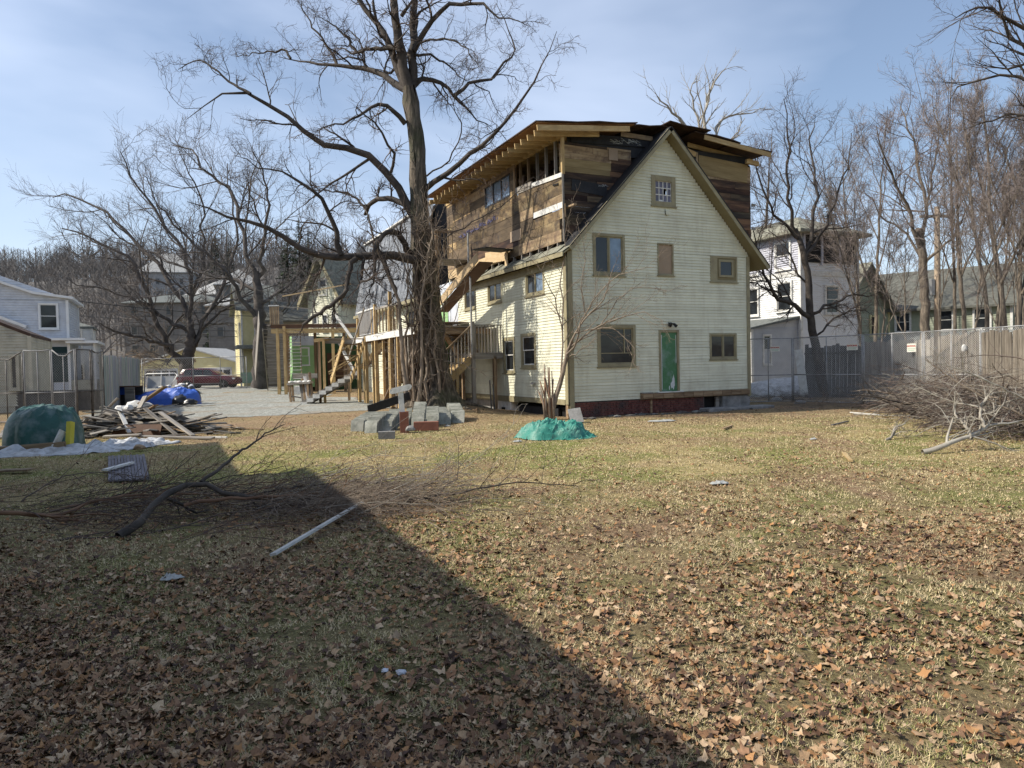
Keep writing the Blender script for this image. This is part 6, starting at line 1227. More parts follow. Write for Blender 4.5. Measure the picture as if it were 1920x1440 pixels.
# left side
LY = 24.6
LXs = [V2(-110, 25.0), V2(-20, 24.8), V2(45, 24.5), V2(98, 24.5), V2(143, 24.4), V2(172, 25.2), V2(196, 26.5)]
ll = ['chain-link panel outside the left edge', 'sagging dark chain-link panel at the left edge', 'chain-link panel before the cream shed corner', 'chain-link panel before the big ground-floor window', 'chain-link panel with a deeply bent top rail', 'short bent dark chain-link panel by the white boards']
M_LGS = mat('dull grey steel', [(0.16, 0.16, 0.16), (0.24, 0.24, 0.24)], scale=5, rough=0.7); M_DKST = mat('dark rusty steel', [(0.05, 0.045, 0.042), (0.16, 0.15, 0.14)], scale=5, rough=0.6, metal=0.4)
for i in range(6): panel(ll[i], LXs[i], LXs[i+1]-Vector((0.05, 0, 0)), 2.5 if i != 1 else 2.45, 1.05, 'chain-link panels along the left-hand side', M_LGS if i in (2, 3) else M_DKST, True, sag=(0.0, 0.25, 0.03, 0.22, 0.0, 0.1)[i], centre=i in (1, 2, 3), sp=0.09)
sl0, sl1 = V2(187, 26.5), V2(262, 52)
sf = board_fence('white_slat_fence', 'pale weathered upright slat fence receding past the rubbish heap', sl0, sl1, 2.35, mat('pale patched slats', [(0.30, 0.30, 0.29), (0.44, 0.44, 0.42)], scale=2, stretch=(0.5, 4, 4), rand=0.2, randhue=[(1, 1, 1), (0.85, 1.0, 0.98), (0.88, 0.85, 1.0), (1, 0.98, 0.9), (0.9, 0.92, 0.9)]), 0.24, jit=0.08)
# barrier wall below the left houses, in very dark concrete
plank_w = MB().box(0, 13, -0.2, 0.2, -0.5, 0.95).build('low_wall', mat('very dark concrete', [(0.05, 0.048, 0.045), (0.09, 0.085, 0.08)], scale=1.5, bump=0.4), None)
plank_w.location = (-31, 31.0, 0.0); plank_w.rotation_euler.z = rad(6); tag(plank_w, 'low dark retaining wall below the left houses', 'wall')
# far chain-link line across the yard
fc = [V2(266, 56), V2(362, 55), V2(413, 55), V2(462, 55)]
for i in range(3): panel(['far chain-link panel by the garage left end', 'far chain-link panel in front of the red car door', 'far chain-link panel in front of the red car bonnet'][i], fc[i], fc[i+1], 2.45, 1.05, 'far chain-link panels before the red car', M_METAL, True, r=0.03, sp=0.2, centre=False)

# ------------------------------------------------------------------ car
def make_car(loc, rz):
    c = thing('parked_car', loc, rz, 'dark red sport utility car parked beyond the gravel yard', 'car')
    M_RED_ = mat('dark red car paint', [(0.10, 0.012, 0.018), (0.12, 0.016, 0.022)], scale=1, rough=0.25, bump=0, spec=0.7); M_TYRE = mat('black tyre rubber', [(0.015, 0.015, 0.015), (0.03, 0.03, 0.03)], scale=5, rough=0.9); M_RIM = mat('silver alloy', [(0.5, 0.5, 0.5), (0.6, 0.6, 0.6)], scale=3, metal=0.8, rough=0.35)
    M_TRIMB = mat('black lower cladding', [(0.02, 0.02, 0.02), (0.03, 0.03, 0.03)], scale=4, rough=0.7)
    xs = [0, 0.12, 0.5, 0.9, 1.4, 2.2, 3.0, 3.5, 3.9, 4.4, 4.62, 4.7]
    top = [0.72, 0.98, 1.04, 1.06, 1.07, 1.06, 1.05, 1.04, 1.00, 0.92, 0.78, 0.6]; bot = [0.45, 0.34, 0.30, 0.30, 0.26, 0.25, 0.25, 0.28, 0.3, 0.3, 0.34, 0.42]; wd = [0.72, 0.86, 0.92, 0.93, 0.93, 0.93, 0.93, 0.92, 0.91, 0.86, 0.74, 0.6]
    vs = []; prof = lambda t_, b_, w_: [(-w_*0.92, b_), (-w_, b_+0.12), (-w_, (t_+b_)/2+0.08), (-w_*0.93, t_), (w_*0.93, t_), (w_, (t_+b_)/2+0.08), (w_, b_+0.12), (w_*0.92, b_)]
    for x, t_, b_, w_ in zip(xs, top, bot, wd): vs += [(x, y, z) for y, z in prof(t_, b_, w_)]
    n = 8; fs = [(i*n+j, (i+1)*n+j, (i+1)*n+(j+1) % n, i*n+(j+1) % n) for i in range(len(xs)-1) for j in range(n)]+[tuple(range(n)), tuple((len(xs)-1)*n+j for j in range(n-1, -1, -1))]
    mb = MB(); mb.add(vs, fs); o = mb.build('body', M_RED_, c, True, bevel=0.03)
    mb = MB(); sec = [(0.12, 1.02, 0.80), (0.45, 1.56, 0.66), (1.0, 1.63, 0.66), (2.0, 1.64, 0.66), (2.6, 1.58, 0.66), (3.45, 1.05, 0.80)]
    vs = []
    for x, z, w_ in sec: vs += [(x, -0.84, 1.0), (x, -w_, z), (x, w_, z), (x, 0.84, 1.0)]
    fs = [(i*4+j, (i+1)*4+j, (i+1)*4+j+1, i*4+j+1) for i in range(len(sec)-1) for j in range(3)]+[(0, 1, 2, 3), (23, 22, 21, 20)]
    mb.add(vs, fs); mb.build('cabin', M_RED_, c, True, bevel=0.03)
    for s in (-1, 1):
        for x0, x1, xa, xb in ((0.62, 1.22, 0.66, 1.22), (1.30, 2.08, 1.30, 2.08), (2.16, 3.12, 2.16, 2.58)):
            q = [(x0, s*0.845, 1.08), (x1, s*0.845, 1.08), (xb, s*0.70, 1.53), (xa, s*0.70, 1.53)]
            MB().hexa([(a, b, z) for a, b, z in q]+[(a, b+s*0.012, z) for a, b, z in q]).build('side_window', M_GLASS, c)
        MB().box(0.7, 4.1, s*0.92, s*0.95, 0.27, 0.42).build('sill_cladding', M_TRIMB, c); MB().box(1.0, 3.7, s*0.945, s*0.96, 0.42, 0.445).build('chrome_strip', M_RIM, c)
        MB().box(4.38, 4.62, s*0.55, s*0.80, 0.72, 0.84).build('headlight', M_WHITEP, c); MB().box(0.02, 0.14, s*0.6, s*0.84, 0.78, 0.98).build('tail_light', M_RED, c)
        MB().box(2.95, 3.1, s*0.9, s*1.08, 1.05, 1.18).build('wing_mirror', M_RED_, c, bevel=0.02)
        for x in (0.88, 3.78):
            w = MB().tube([(x, s*0.70, 0.36), (x, s*0.95, 0.36)], 0.36, 20).build('wheel', M_TYRE, c); MB().tube([(x, s*0.95, 0.36), (x, s*0.965, 0.36)], 0.25, 16).build('rim', M_TYRE, w)
            for k in range(5): a = k*1.2566; plank('spoke', (x, s*0.975, 0.36), (x+0.23*math.cos(a), s*0.975, 0.36+0.23*math.sin(a)), 0.02, 0.07, M_RIM, w, up=(0, 1, 0))
    return c
cp = at(340, 728, 57.5); make_car((cp.x, cp.y, tz(cp.x, cp.y)+0.0), rad(-1))

# ------------------------------------------------------------------ poles and wires
up_ = thing('utility_pole', at(1757, 690, 40), 0, 'pale wooden utility pole among the right-hand trees', 'pole'); up_.location.z = 0
MB().tube([(0, 0, 0), (0.05, 0, 5), (0.05, 0, 9.9)], [0.19, 0.17, 0.13], 10).build('shaft', mat('pale pole wood', [(0.34, 0.26, 0.18), (0.46, 0.36, 0.26)], scale=2, stretch=(4, 4, 0.5), bump=0.4), up_, True)
MB().box(-0.35, -0.15, -0.12, 0.12, 5.0, 5.9).build('meter_box', M_METAL, up_, bevel=0.02); MB().box(-0.9, 0.9, -0.06, 0.06, 9.3, 9.45).build('crossarm', M_GREYW, up_)
def wire(label, a, b, sag, r=0.014):
    pts = [a.lerp(b, t)-Vector((0, 0, sag*4*t*(1-t))) for t in np.linspace(0, 1, 14)]
    c0 = Vector(pts[0]); o = MB().tube([p-c0 for p in pts], r, 5).build('overhead_wire', M_BLACK, None); o.location = c0; return tag(o, label, 'cable', 'overhead wires across the left background')
for i, (y0, y1, lab) in enumerate(((563, 590, 'topmost pale service wire from the left house gable'), (590, 603, 'second overhead wire, above the garage'), (602, 613, 'third overhead wire, above the garage'), (616, 620, 'lowest overhead wire, above the garage'))):
    wire(lab, at(130, y0, 46 if i == 0 else 66), at(760, y1+6, 66), 0.5, 0.03 if i else 0.022)

# ------------------------------------------------------------------ rubbish, tarps, boards
M_TEAL = mat('teal green tarpaulin', [(0.03, 0.19, 0.145), (0.05, 0.26, 0.20)], scale=3, rough=0.5, bump=0.9, bscale=9, spec=0.4, dirt=((0.12, 0.2, 0.16), 3, 0.6))
M_DTARP = mat('dusty dark green tarpaulin', [(0.022, 0.075, 0.065), (0.035, 0.11, 0.095)], scale=3, rough=0.5, bump=0.4, dirt=((0.22, 0.27, 0.27), 2.6, 0.55))
M_BTARP = mat('bright blue tarpaulin', [(0.035, 0.10, 0.42), (0.05, 0.14, 0.55)], scale=3, rough=0.4, bump=0.4, spec=0.5)
M_SNOW = mat('old dirty snow', [(0.44, 0.45, 0.46), (0.62, 0.63, 0.64)], scale=5, rough=0.7, bump=0.8, dirt=((0.24, 0.22, 0.20), 4, 0.75))
def drape(name, label, cat, loc, rz, nx, ny, sx, sy, hf, m, seed, fold=0.05, ff=3.0, edge=0.18, ridge=False):
    V = []; 
    for j in range(ny+1):
        for i in range(nx+1):
            u = i/nx*2-1; v = j/ny*2-1; rr_ = 1+edge*noise.noise(Vector((math.atan2(v, u)*1.7, seed, 0)))
            # square to disc
            x = u*math.sqrt(max(0, 1-v*v/2)); y = v*math.sqrt(max(0, 1-u*u/2))
            h = hf(x, y); q = math.hypot(x, y)
            w = fold*(1.1*abs(noise.noise(Vector((x*ff, y*ff, seed))))*2-0.4+0.6*noise.noise(Vector((x*ff*2.7, y*ff*2.7, seed+4))))*min(1, (1.05-q)*3+0.25)
            if ridge:
                r1 = 1-abs(noise.noise(Vector((x*ff+0.4*y, y*ff, seed))))*2.6; r2 = 1-abs(noise.noise(Vector((x*ff*2.1, y*ff*2.1-x, seed+9))))*2.8; w = fold*(0.75*max(0, r1)**2+0.45*max(0, r2)**2-0.45)*min(1, (1.02-q)*4+0.2)
            V.append((x*sx*rr_+0.3*w, y*sy*rr_+0.3*w, max(0.004, h+w)))
    idx = lambda i, j: j*(nx+1)+i
    Fq = [(idx(i, j), idx(i+1, j), idx(i+1, j+1), idx(i, j+1)) for j in range(ny) for i in range(nx)]
    o = np_mesh(name, V, Fq, m, None, True); o.location = loc; o.rotation_euler.z = rz
    so = o.modifiers.new('thick', 'SOLIDIFY'); so.thickness = 0.006
    if ridge: o.data.polygons.foreach_set('use_smooth', [False]*len(o.data.polygons))
    return tag(o, label, cat)
g = on_ground(1043, 822); drape('teal_tarp', 'crumpled teal green tarp heaped on the lawn by the house corner', 'tarp', (g.x, g.y+0.25, 0.0), -0.12, 46, 36, 0.92, 0.62,
    lambda x, y: 0.36*max(0, 1-((x+0.12)/0.85)**2-(y/0.95)**2)**0.6+0.10*max(0, 1-((x-0.6)/0.35)**2-(y/0.5)**2), M_TEAL, 3, 0.13, 2.6, ridge=True)
g = at(84, 812, 16.1); gx_, gy_ = g.x, 16.1
drape('dark_tarp_bundle', 'big rounded bundle under a dusty dark green tarp by the left fence', 'tarp', (gx_, gy_, 0.0), 0.1, 40, 36, 0.76, 0.85,
    lambda x, y: 0.95*max(0, 1-math.hypot(x, y)**4.5)**0.5, M_DTARP, 8, 0.09, 1.7, 0.08, ridge=True)
def snow(label, cx, cy, sx, sy, h, seed, rz=0):
    return drape('snow_patch', label, 'snow', (cx, cy, 0.0), rz, 40, 26, sx, sy, lambda x, y: h*max(0, 1-x*x-y*y)**0.5*(0.6+0.4*noise.noise(Vector((x*2, y*2, seed)))), M_SNOW, seed, 0.10, 3, 0.5)
snow('long low crust of old snow around the dark tarp bundle', gx_+0.2, gy_-1.0, 1.9, 0.75, 0.13, 2, 0.12); snow('snow tongue between the dark tarp bundle and the board heap', gx_+1.7, gy_+0.3, 0.9, 1.0, 0.14, 5)
s2 = drape('snow_patch', 'snow bank behind the fence below the white house', 'snow', (13.0, 33.0, 0.0), 0.4, 40, 26, 3.6, 1.9, lambda x, y: 0.75*max(0, 1-x*x-y*y)**0.5, M_SNOW, 9, 0.1, 3, 0.3)
ys = plank('yellow_board', (gx_+0.98, gy_-0.72, 0.02), (gx_+0.93, gy_-0.55, 0.62), 0.10, 0.14, mat('yellow painted board', [(0.52, 0.45, 0.05), (0.6, 0.52, 0.08)], scale=3), None, up=(0, 1, 0)); tag(ys, 'short yellow board standing at the right of the dark tarp bundle', 'board')
tag(plank('wooden_beam', (gx_-0.5, gy_-1.12, 0.10), (gx_+0.98, gy_-0.86, 0.17), 0.12, 0.11, M_BROWNW, None), 'long timber lying in the snow before the dark tarp bundle', 'timber')
ws = plank('white_scrap', (gx_+0.75, gy_-0.85, 0.1), (gx_+0.86, gy_-0.72, 0.45), 0.03, 0.26, M_WHITEP, None, up=(0, 1, 0.2)); tag(ws, 'white scrap sheet against the dark tarp bundle', 'sheet')
tag(plank('tan_board', Vector(on_ground(-20, 890))+Vector((0, 0, .06)), Vector(on_ground(60, 888))+Vector((0, 0, .07)), 0.22, 0.03, M_TANP, None), 'tan splintered board on the ground at the left edge', 'board')
# board heap
hc = on_ground(262, 822); heap = []
rr = random.Random(17)
HL = ['grey', 'brown', 'dark weathered', 'pale', 'split grey']
def heap_board(i, a, b, w, t, m, roll=0.0, lab=None):
    o = plank('scrap_board', a, b, w, t, m, None, up=(roll, rr.uniform(-.2, .2), 1)); tag(o, lab or 'scrap board lying in the heap of torn boards', 'board', 'boards of the scrap heap'); return o
spec = [((205, 812), 21.0, 0.15, (310, 735), 20.3, 1.25, 0.18, M_BROWNW, 'long brown board rising right to the top of the scrap heap'), ((165, 805), 20.5, 0.1, (222, 768), 20.6, 0.95, 0.12, M_GREYW, 'grey board at the left foot of the scrap heap'),
        ((247, 792), 19.6, 0.3, (273, 752), 20.0, 1.0, 0.24, M_GREYW, 'wide weathered board leaning up the middle of the scrap heap'), ((222, 778), 19.2, 0.75, (243, 818), 18.6, 0.1, 0.10, M_WHITEP, 'thin pale board leaning steeply down the scrap heap front'),
        ((272, 768), 19.2, 0.7, (330, 815), 18.4, 0.05, 0.11, M_GREYW, 'board sloping right down the scrap heap'), ((300, 775), 19.0, 0.6, (362, 822), 18.0, 0.05, 0.12, M_GREYW, 'outermost board sloping right down the scrap heap'),
        ((218, 795), 19.4, 0.5, (316, 800), 19.0, 0.42, 0.2, M_GREYW, 'flat grey board across the scrap heap'), ((195, 826), 18.2, 0.06, (263, 818), 18.0, 0.1, 0.12, M_GREYW, 'pale board lying along the front foot of the scrap heap'),
        ((265, 820), 18.1, 0.05, (400, 826), 17.2, 0.05, 0.12, M_GREYW, 'board lying out to the right from the scrap heap'), ((372, 822), 17.6, 0.04, (425, 820), 17.4, 0.04, 0.06, M_WHITEP, 'pale lath at the far right foot of the scrap heap')]
for (a, Ya, za, b, Yb, zb, w, m, lab) in spec:
    pa = at(a[0], a[1], Ya); pb = at(b[0], b[1], Yb); pa.z = za; pb.z = zb; heap_board(0, pa, pb, w, 0.035, m, 0, lab)
heapc = Vector((-10.3, 19.6, 0))
LAB = ['under the long brown board', 'at the left foot', 'near the top', 'on the right flank', 'at the back', 'in the middle', 'at the front foot', 'on the far right']
cnt = 0
for i in range(150):
    a = rr.uniform(0, 6.28); r0 = abs(rr.gauss(0, 0.8)); c = heapc+Vector((math.cos(a)*r0*1.7, math.sin(a)*r0*0.8-0.1, 0)); hmax = max(0.04, 0.68*(1-(r0/1.9))); z = rr.uniform(0.03, hmax)
    th = rr.choice([rr.uniform(-0.6, 0.6), rr.uniform(-1.5, 1.5)]); L = rr.uniform(0.7, 2.3); tilt = rr.uniform(-0.28, 0.28)*(z/0.5+0.2)
    d = Vector((math.cos(th), math.sin(th), tilt)).normalized()*L/2; a0, b0 = c-d+Vector((0, 0, z)), c+d+Vector((0, 0, z)); a0.z = max(a0.z, 0.03); b0.z = max(b0.z, 0.03)
    heap_board(i, a0, b0, rr.choice([0.09, 0.12, 0.14, 0.19]), 0.025, (mm_ := rr.choice([M_GREYW, M_GREYW, M_BROWNW, M_DGREY, M_DGREY, M_DGREY, M_GREYW])), rr.uniform(-0.3, 0.3), '%s %s board lying %s on the %s of the scrap heap' % ('long' if L > 1.5 else 'short', {M_GREYW: 'grey', M_BROWNW: 'brown', M_DGREY: 'dark'}[mm_], 'high' if z > 0.45 else 'low', 'left side' if c.x < heapc.x-0.7 else 'right side' if c.x > heapc.x+0.7 else 'middle'))
pa = Vector((-9.9, 18.7, 0)); o = plank('broken_crate_side', pa+Vector((-0.55, 0, 0.12)), pa+Vector((0.75, -0.1, 0.12)), 0.03, 0.4, M_BROWNP, None, up=(0, 0.5, 1)); tag(o, 'brown panel propped in the front of the scrap heap', 'panel')
for i in range(6):
    c = heapc+Vector((rr.uniform(-1.3, 0.7), rr.uniform(0.2, 1.2), rr.uniform(0.55, 0.75))); o = lump('plaster_chunk', c, (rr.uniform(.13, .26), rr.uniform(.1, .2), rr.uniform(.08, .15)), M_WHITEP, 40+i); tag(o, 'white broken plaster chunk on top of the scrap heap', 'plaster chunk', 'plaster chunks on the scrap heap')
tag(lump('rubbish_core', heapc+Vector((0, 0.2, 0.2)), (1.35, 0.6, 0.42), mat('dark mixed rubble', [(0.05, 0.045, 0.04), (0.15, 0.13, 0.11)], scale=9, bump=1.0), 5, sub=3, amp=0.5), 'dark rubble mass under the torn boards', 'rubble')
# blue tarp heap, table, white cot, black bags
g = on_ground(300, 763); B0 = Vector((g.x, g.y, tz(g.x, g.y)))
drape('blue_tarp', 'bright blue tarp thrown over a long heap beyond the scrap boards', 'tarp', B0+Vector((0.1, 0.4, 0)), 0.0, 48, 32, 1.75, 0.8, lambda x, y: (0.72+0.22*x)*max(0, 1-math.hypot(x, y)**4)**0.5, M_BTARP, 6, 0.15, 2.4, 0.12, ridge=True)
tbl = thing('old_cabinet', B0+Vector((-1.75, 0.2, 0)), 0, 'old brown cabinet with blue sheet inside left of the blue tarp', 'cabinet')
MB().box(-0.95, 0.7, -0.35, 0.35, 0.92, 0.97).build('top', M_BROWNP, tbl); MB().box(-0.9, -0.85, -0.3, 0.3, 0, 0.92).build('side', M_GREYW, tbl); MB().box(0.15, 0.62, -0.33, -0.28, 0.1, 0.92).build('side', M_GREYW, tbl)
MB().box(-0.6, 0.15, 0.0, 0.05, 0.55, 0.9).build('blue_sheet', M_BTARP, tbl); MB().box(-0.9, 0.7, 0.28, 0.33, 0, 0.92).build('back', M_DGREY, tbl)
M_LITTER2 = mat('grey cot canvas', [(0.36, 0.36, 0.34), (0.46, 0.46, 0.44)], scale=4)
cot = thing('white_cot', B0+Vector((-0.35, 1.1, -0.15)), 0.05, 'white metal framed cot upended behind the blue tarp', 'cot')
MB().tube([(-0.95, 0, 0.3), (-0.9, 0.1, 1.62), (-0.8, 0.12, 1.68), (0.55, 0.12, 1.68), (0.65, 0.1, 1.58), (0.3, -0.1, 0.9)], 0.03, 8).build('frame', M_WHITEP, cot, True)
MB().hexa([(-0.8, 0.02, 0.95), (0.35, 0.02, 0.95), (0.55, 0.10, 1.55), (-0.75, 0.10, 1.55), (-0.8, 0.06, 0.95), (0.35, 0.06, 0.95), (0.55, 0.14, 1.55), (-0.75, 0.14, 1.55)]).build('fabric', M_LITTER2, cot)
MB().tube([(-0.1, 0, 0.95), (-0.1, 0.08, 1.6)], 0.02, 6).build('bar', M_WHITEP, cot)
for i, (dx, dy, s, lab) in enumerate(((1.55, -1.2, (0.36, 0.32, 0.34), 'shiny dark rubbish bag right of the blue tarp'), (1.95, -1.2, (0.36, 0.3, 0.22), 'flat black rubbish bag, rightmost by the gravel'), (1.3, 0.6, (0.36, 0.34, 0.62), 'tall black bag standing behind the blue tarp end'))):
    o = lump('rubbish_bag', B0+Vector((dx, dy, 0.08+s[2]*0.25)), s, M_BLACK, 60+i, sub=3, amp=0.32, freq=2.2); tag(o, lab, 'rubbish bag', 'black bags by the blue tarp'); 
    o.data.polygons.foreach_set('use_smooth', [True]*len(o.data.polygons))
for i in range(10):
    c = B0+Vector((rr.uniform(-0.6, 1.2), rr.uniform(0.5, 1.0), 0.88+rr.uniform(-.08, .1))); o = lump('rag', c, (rr.uniform(.1, .22), .1, rr.uniform(.06, .12)), rr.choice([M_WHITEP, M_BLACK, M_BLUEW]), 80+i); tag(o, 'crumpled rag or scrap on top of the blue tarp heap', 'rag', 'rags on the blue tarp heap')
for i in range(14):
    p = B0+Vector((rr.uniform(-0.2, 3.2), rr.uniform(-3.2, -1.3), 0.05)); a = rr.uniform(-0.5, 0.8); o = plank('lath', p, p+Vector((math.cos(a), math.sin(a), rr.uniform(0, .15)))*rr.uniform(.4, 1.2), 0.05, 0.02, rr.choice([M_GREYW, M_WHITEP, M_NEW]), None); tag(o, 'loose lath scattered between the scrap heap and the black bags', 'lath', 'loose laths on the gravel edge')
# ribbed sheet lying on grass
q = [on_ground(203, 860), on_ground(272, 857), on_ground(281, 903), on_ground(203, 907)]
rs_ = thing('ribbed_sheet', q[3], 0, 'purplish grey ribbed panel lying flat on the shaded grass', 'panel')
M_RIB = mat('dull purplish grey boards', [(0.12, 0.11, 0.12), (0.20, 0.185, 0.20)], scale=3, rand=0.15)
for i in range(12):
    t0_, t1_ = i/12, (i+0.86)/12; a = q[3].lerp(q[2], t0_)-q[3]; b = q[3].lerp(q[2], t1_)-q[3]; c = q[0].lerp(q[1], t0_)-q[3]; d = q[0].lerp(q[1], t1_)-q[3]; z = Vector((0, 0, 0.03)); h = Vector((0, 0, 0.05+0.01*(i % 2)))
    MB().hexa([a+z, b+z, d+z, c+z, a+h, b+h, d+h, c+h]).build('slat', M_RIB, rs_)
tag(plank('pale_board', on_ground(196, 893)+Vector((0, 0, .10)), on_ground(248, 878)+Vector((0, 0, .10)), 0.09, 0.03, M_WHITEP, None), 'short pale board lying on the ribbed panel', 'board')
tag(lump('brown_stone', on_ground(262, 845)+Vector((0, 0, .06)), (0.13, 0.1, 0.08), M_BROWNW, 4), 'brown stone on the bare ground above the ribbed panel', 'stone')
# long pale plank
M_LITTER2P = mat('bleached grey lath', [(0.42, 0.41, 0.38), (0.58, 0.57, 0.53)], scale=6, bump=0.2)
pa, pb = on_ground(512, 1046), on_ground(676, 944); pa.z = 0.03; pb.z = 0.30
tag(plank('grey_plank', pa, at(678, 942, 8.2), 0.065, 0.022, M_LITTER2P, None, up=(-0.3, -0.3, 1)), 'long pale grey plank propped on the fallen brushwood', 'plank')
M_LITTER = mat('dirty paper', [(0.30, 0.31, 0.29), (0.44, 0.44, 0.42)], scale=12, bump=0)
# slate stacks
M_SLATE = mat('greenish grey slate', [(0.15, 0.155, 0.125), (0.27, 0.272, 0.225), (0.40, 0.395, 0.335)], scale=3, rand=0.22, bump=0.6, rough=0.7, dirt=((0.32, 0.31, 0.27), 4, 0.5))
for i, (px0, px1, pb_, pt, lab) in enumerate(((655, 681, 809, 770, 'leftmost fanned stack of slates'), (681, 706, 812, 768, 'second fanned stack of slates from the left'), (711, 735, 809, 764, 'slate stack just left of the upright flue tile'), (757, 768, 806, 762, 'slate stack half hidden by the upright flue tile'), (769, 794, 806, 748, 'tallest slate stack, behind the lying flue tile'), (793, 822, 800, 758, 'slate stack right of the tallest one'), (818, 846, 796, 761, 'second slate stack from the right'), (845, 872, 793, 752, 'rightmost slate stack by the tree roots'))):
    Yb = on_ground((px0+px1)/2, pb_).y; p0 = on_ground((px0+px1)/2, pb_); w = (px1-px0)/F_PX*Yb*0.92; stk = thing('slate_stack', (p0.x, p0.y, 0.0), RS.uniform(-0.15, 0.15)+0.05*(i-4)*0.4, lab, 'slate stack', 'stacks of roofing slates in front of the big tree')
    n = 20; lean = 0.5*(3.5-i)/3.5; hh = (pb_-pt)/F_PX*Yb*0.84
    for k in range(n):
        t = k/(n-1); y = 0.02+k*0.038; zt = 0.27+(hh-0.27)*t**0.85
        x = lean*k*0.028+RS.uniform(-0.014, 0.014); a = Vector((x, y, max(-0.02, zt-0.42))); b = Vector((x+RS.uniform(-.012, .012), y+0.16+RS.uniform(-.008, .008), zt+RS.uniform(-0.01, 0.01)))
        plank('slate', a, b, w*RS.uniform(0.95, 1.03), 0.016, M_SLATE, stk, up=(0, -1, 0.3))
# black edging behind
tag(plank('black_edging', at(690, 768, 21.2), at(768, 742, 22.8), 0.03, 0.25, M_FELT, None), 'ragged black felt edge behind the slate stacks', 'felt strip')
M_TERRA = mat('terracotta flue tile', [(0.22, 0.085, 0.055), (0.30, 0.13, 0.085)], scale=3, bump=0.3, dirt=((0.16, 0.09, 0.07), 4, 0.5)); 
def flue(label, loc, rot, L, w):
    f_ = thing('flue_tile', loc, 0, label, 'flue tile', 'terracotta flue tiles by the slate stacks'); f_.rotation_euler = rot; h = w/2; t_ = 0.022
    mb = MB(); o_ = [(-h, -h), (h, -h), (h, h), (-h, h)]; i_ = [(-h+t_, -h+t_), (h-t_, -h+t_), (h-t_, h-t_), (-h+t_, h-t_)]
    vs = [(x, y, 0) for x, y in o_]+[(x, y, 0) for x, y in i_]+[(x, y, L) for x, y in o_]+[(x, y, L) for x, y in i_]
    fs = []
    for j in range(4): k = (j+1) % 4; fs += [(j, k, 8+k, 8+j), (4+k, 4+j, 12+j, 12+k), (8+j, 8+k, 12+k, 12+j), (k, j, 4+j, 4+k)]
    mb.add(vs, fs); mb.build('shell', M_TERRA, f_, bevel=0.006); return f_
g = on_ground(757, 812); fw = 0.225; flue('upright terracotta flue tile carrying the T-shaped board', (g.x, g.y+0.15, 0), (0, 0, 0.15), 0.53, fw)
tt_ = thing('t_shaped_board', (g.x-0.05, g.y+0.15, 0.0), 0.1, 'pale T-shaped wooden marker standing in the upright flue tile', 'wooden marker')
plank('upright', (0.02, 0, 0.1), (-0.03, 0, 1.08), 0.14, 0.03, M_WHITEP, tt_, up=(0, 1, 0))
mbx = MB(); pts = []
for s, cx_ in ((1, 0.20), (-1, -0.20)):
    for k in range(7): a = -math.pi/2+math.pi*k/6; pts.append((cx_+s*0.05*math.cos(a)*1.6, s*0.075*math.sin(a)) if True else 0)
mbx.prism([(x*1.0, y) for x, y in pts], -0.02, 0.015, lambda x, y, z: (x-0.02, z-0.02, 1.10+y+x*0.22)); mbx.build('crosspiece', M_WHITEP, tt_)
g = on_ground(772, 808); flue('terracotta flue tile lying on its side', (g.x+0.05, g.y+0.05, 0.115), (0, rad(90), 0.08), 0.64, 0.225)
g = on_ground(708, 824); tag(plank('concrete_block', g+Vector((0, 0.1, 0.085)), g+Vector((0.38, 0.16, 0.085)), 0.19, 0.17, M_CONC, None), 'grey concrete block lying in front of the slate stacks', 'block')
g = on_ground(768, 812); tag(lump('stone', g+Vector((0, .1, .08)), (0.13, 0.1, 0.1), M_CONC, 9), 'pale lump of stone between the two flue tiles', 'stone')
tag(plank('leaning_slab', on_ground(1083, 793)+Vector((0, 0, 0)), on_ground(1078, 793)+Vector((0, 0.28, 0.38)), 0.36, 0.03, M_CONC, None, up=(0, -1, 0.7)), 'grey slab leaning against the brick foundation by the corner', 'slab')
for (px, py, w, lab) in ((1348, 908, 0.26, 'pale folded scrap lying on the open lawn'), (970, 829, 0.22, 'white scrap beside the teal tarp'), (1525, 825, 0.16, 'white litter scrap on the lawn before the brush pile'), (322, 1088, 0.16, 'crumpled printed flyer on the shaded leaves'), (840, 800, 0.16, 'reddish flat shard beside the slate stacks'), (1240, 790, 0.8, 'pale flat slab in the dirt by the foundation')):
    g = on_ground(px, py); o = drape('litter', lab, 'litter', (g.x, g.y, 0.015), 0.3, 10, 8, w/2, w/3, lambda x, y: 0.03*max(0, 1-x*x-y*y), M_LITTER, int(px), 0.02, 2.5, 0.5)
g = on_ground(752, 1268); o = lump('crumpled_can', g+Vector((0.0, 0, 0.02)), (0.028, 0.02, 0.018), M_BLUEW, 15, amp=0.4); tag(o, 'crumpled bluish can among the shaded leaves', 'can')
g = on_ground(722, 1264); o = lump('foil_scrap', g+Vector((0.0, 0, 0.02)), (0.02, 0.02, 0.01), M_BLUEW, 16, amp=0.5); tag(o, 'grey foil scrap beside the crumpled can', 'scrap')
for (a, b, m, lab) in (((1582, 852), (1596, 868), M_NEW, 'short wood chip on the sunny lawn'), ((1355, 806), (1372, 800), M_BROWNW, 'brown wood chunk on the lawn below the door'), ((1560, 799), (1590, 792), M_DGREY, 'dark stick left of the brush pile'), ((1595, 775), (1650, 780), M_WHITEP, 'pale board end left of the brush pile')):
    pa, pb = on_ground(*a), on_ground(*b); pa.z = pb.z = 0.03; tag(plank('wood_scrap', pa, pb, 0.06, 0.025, m, None), lab, 'wood scrap')
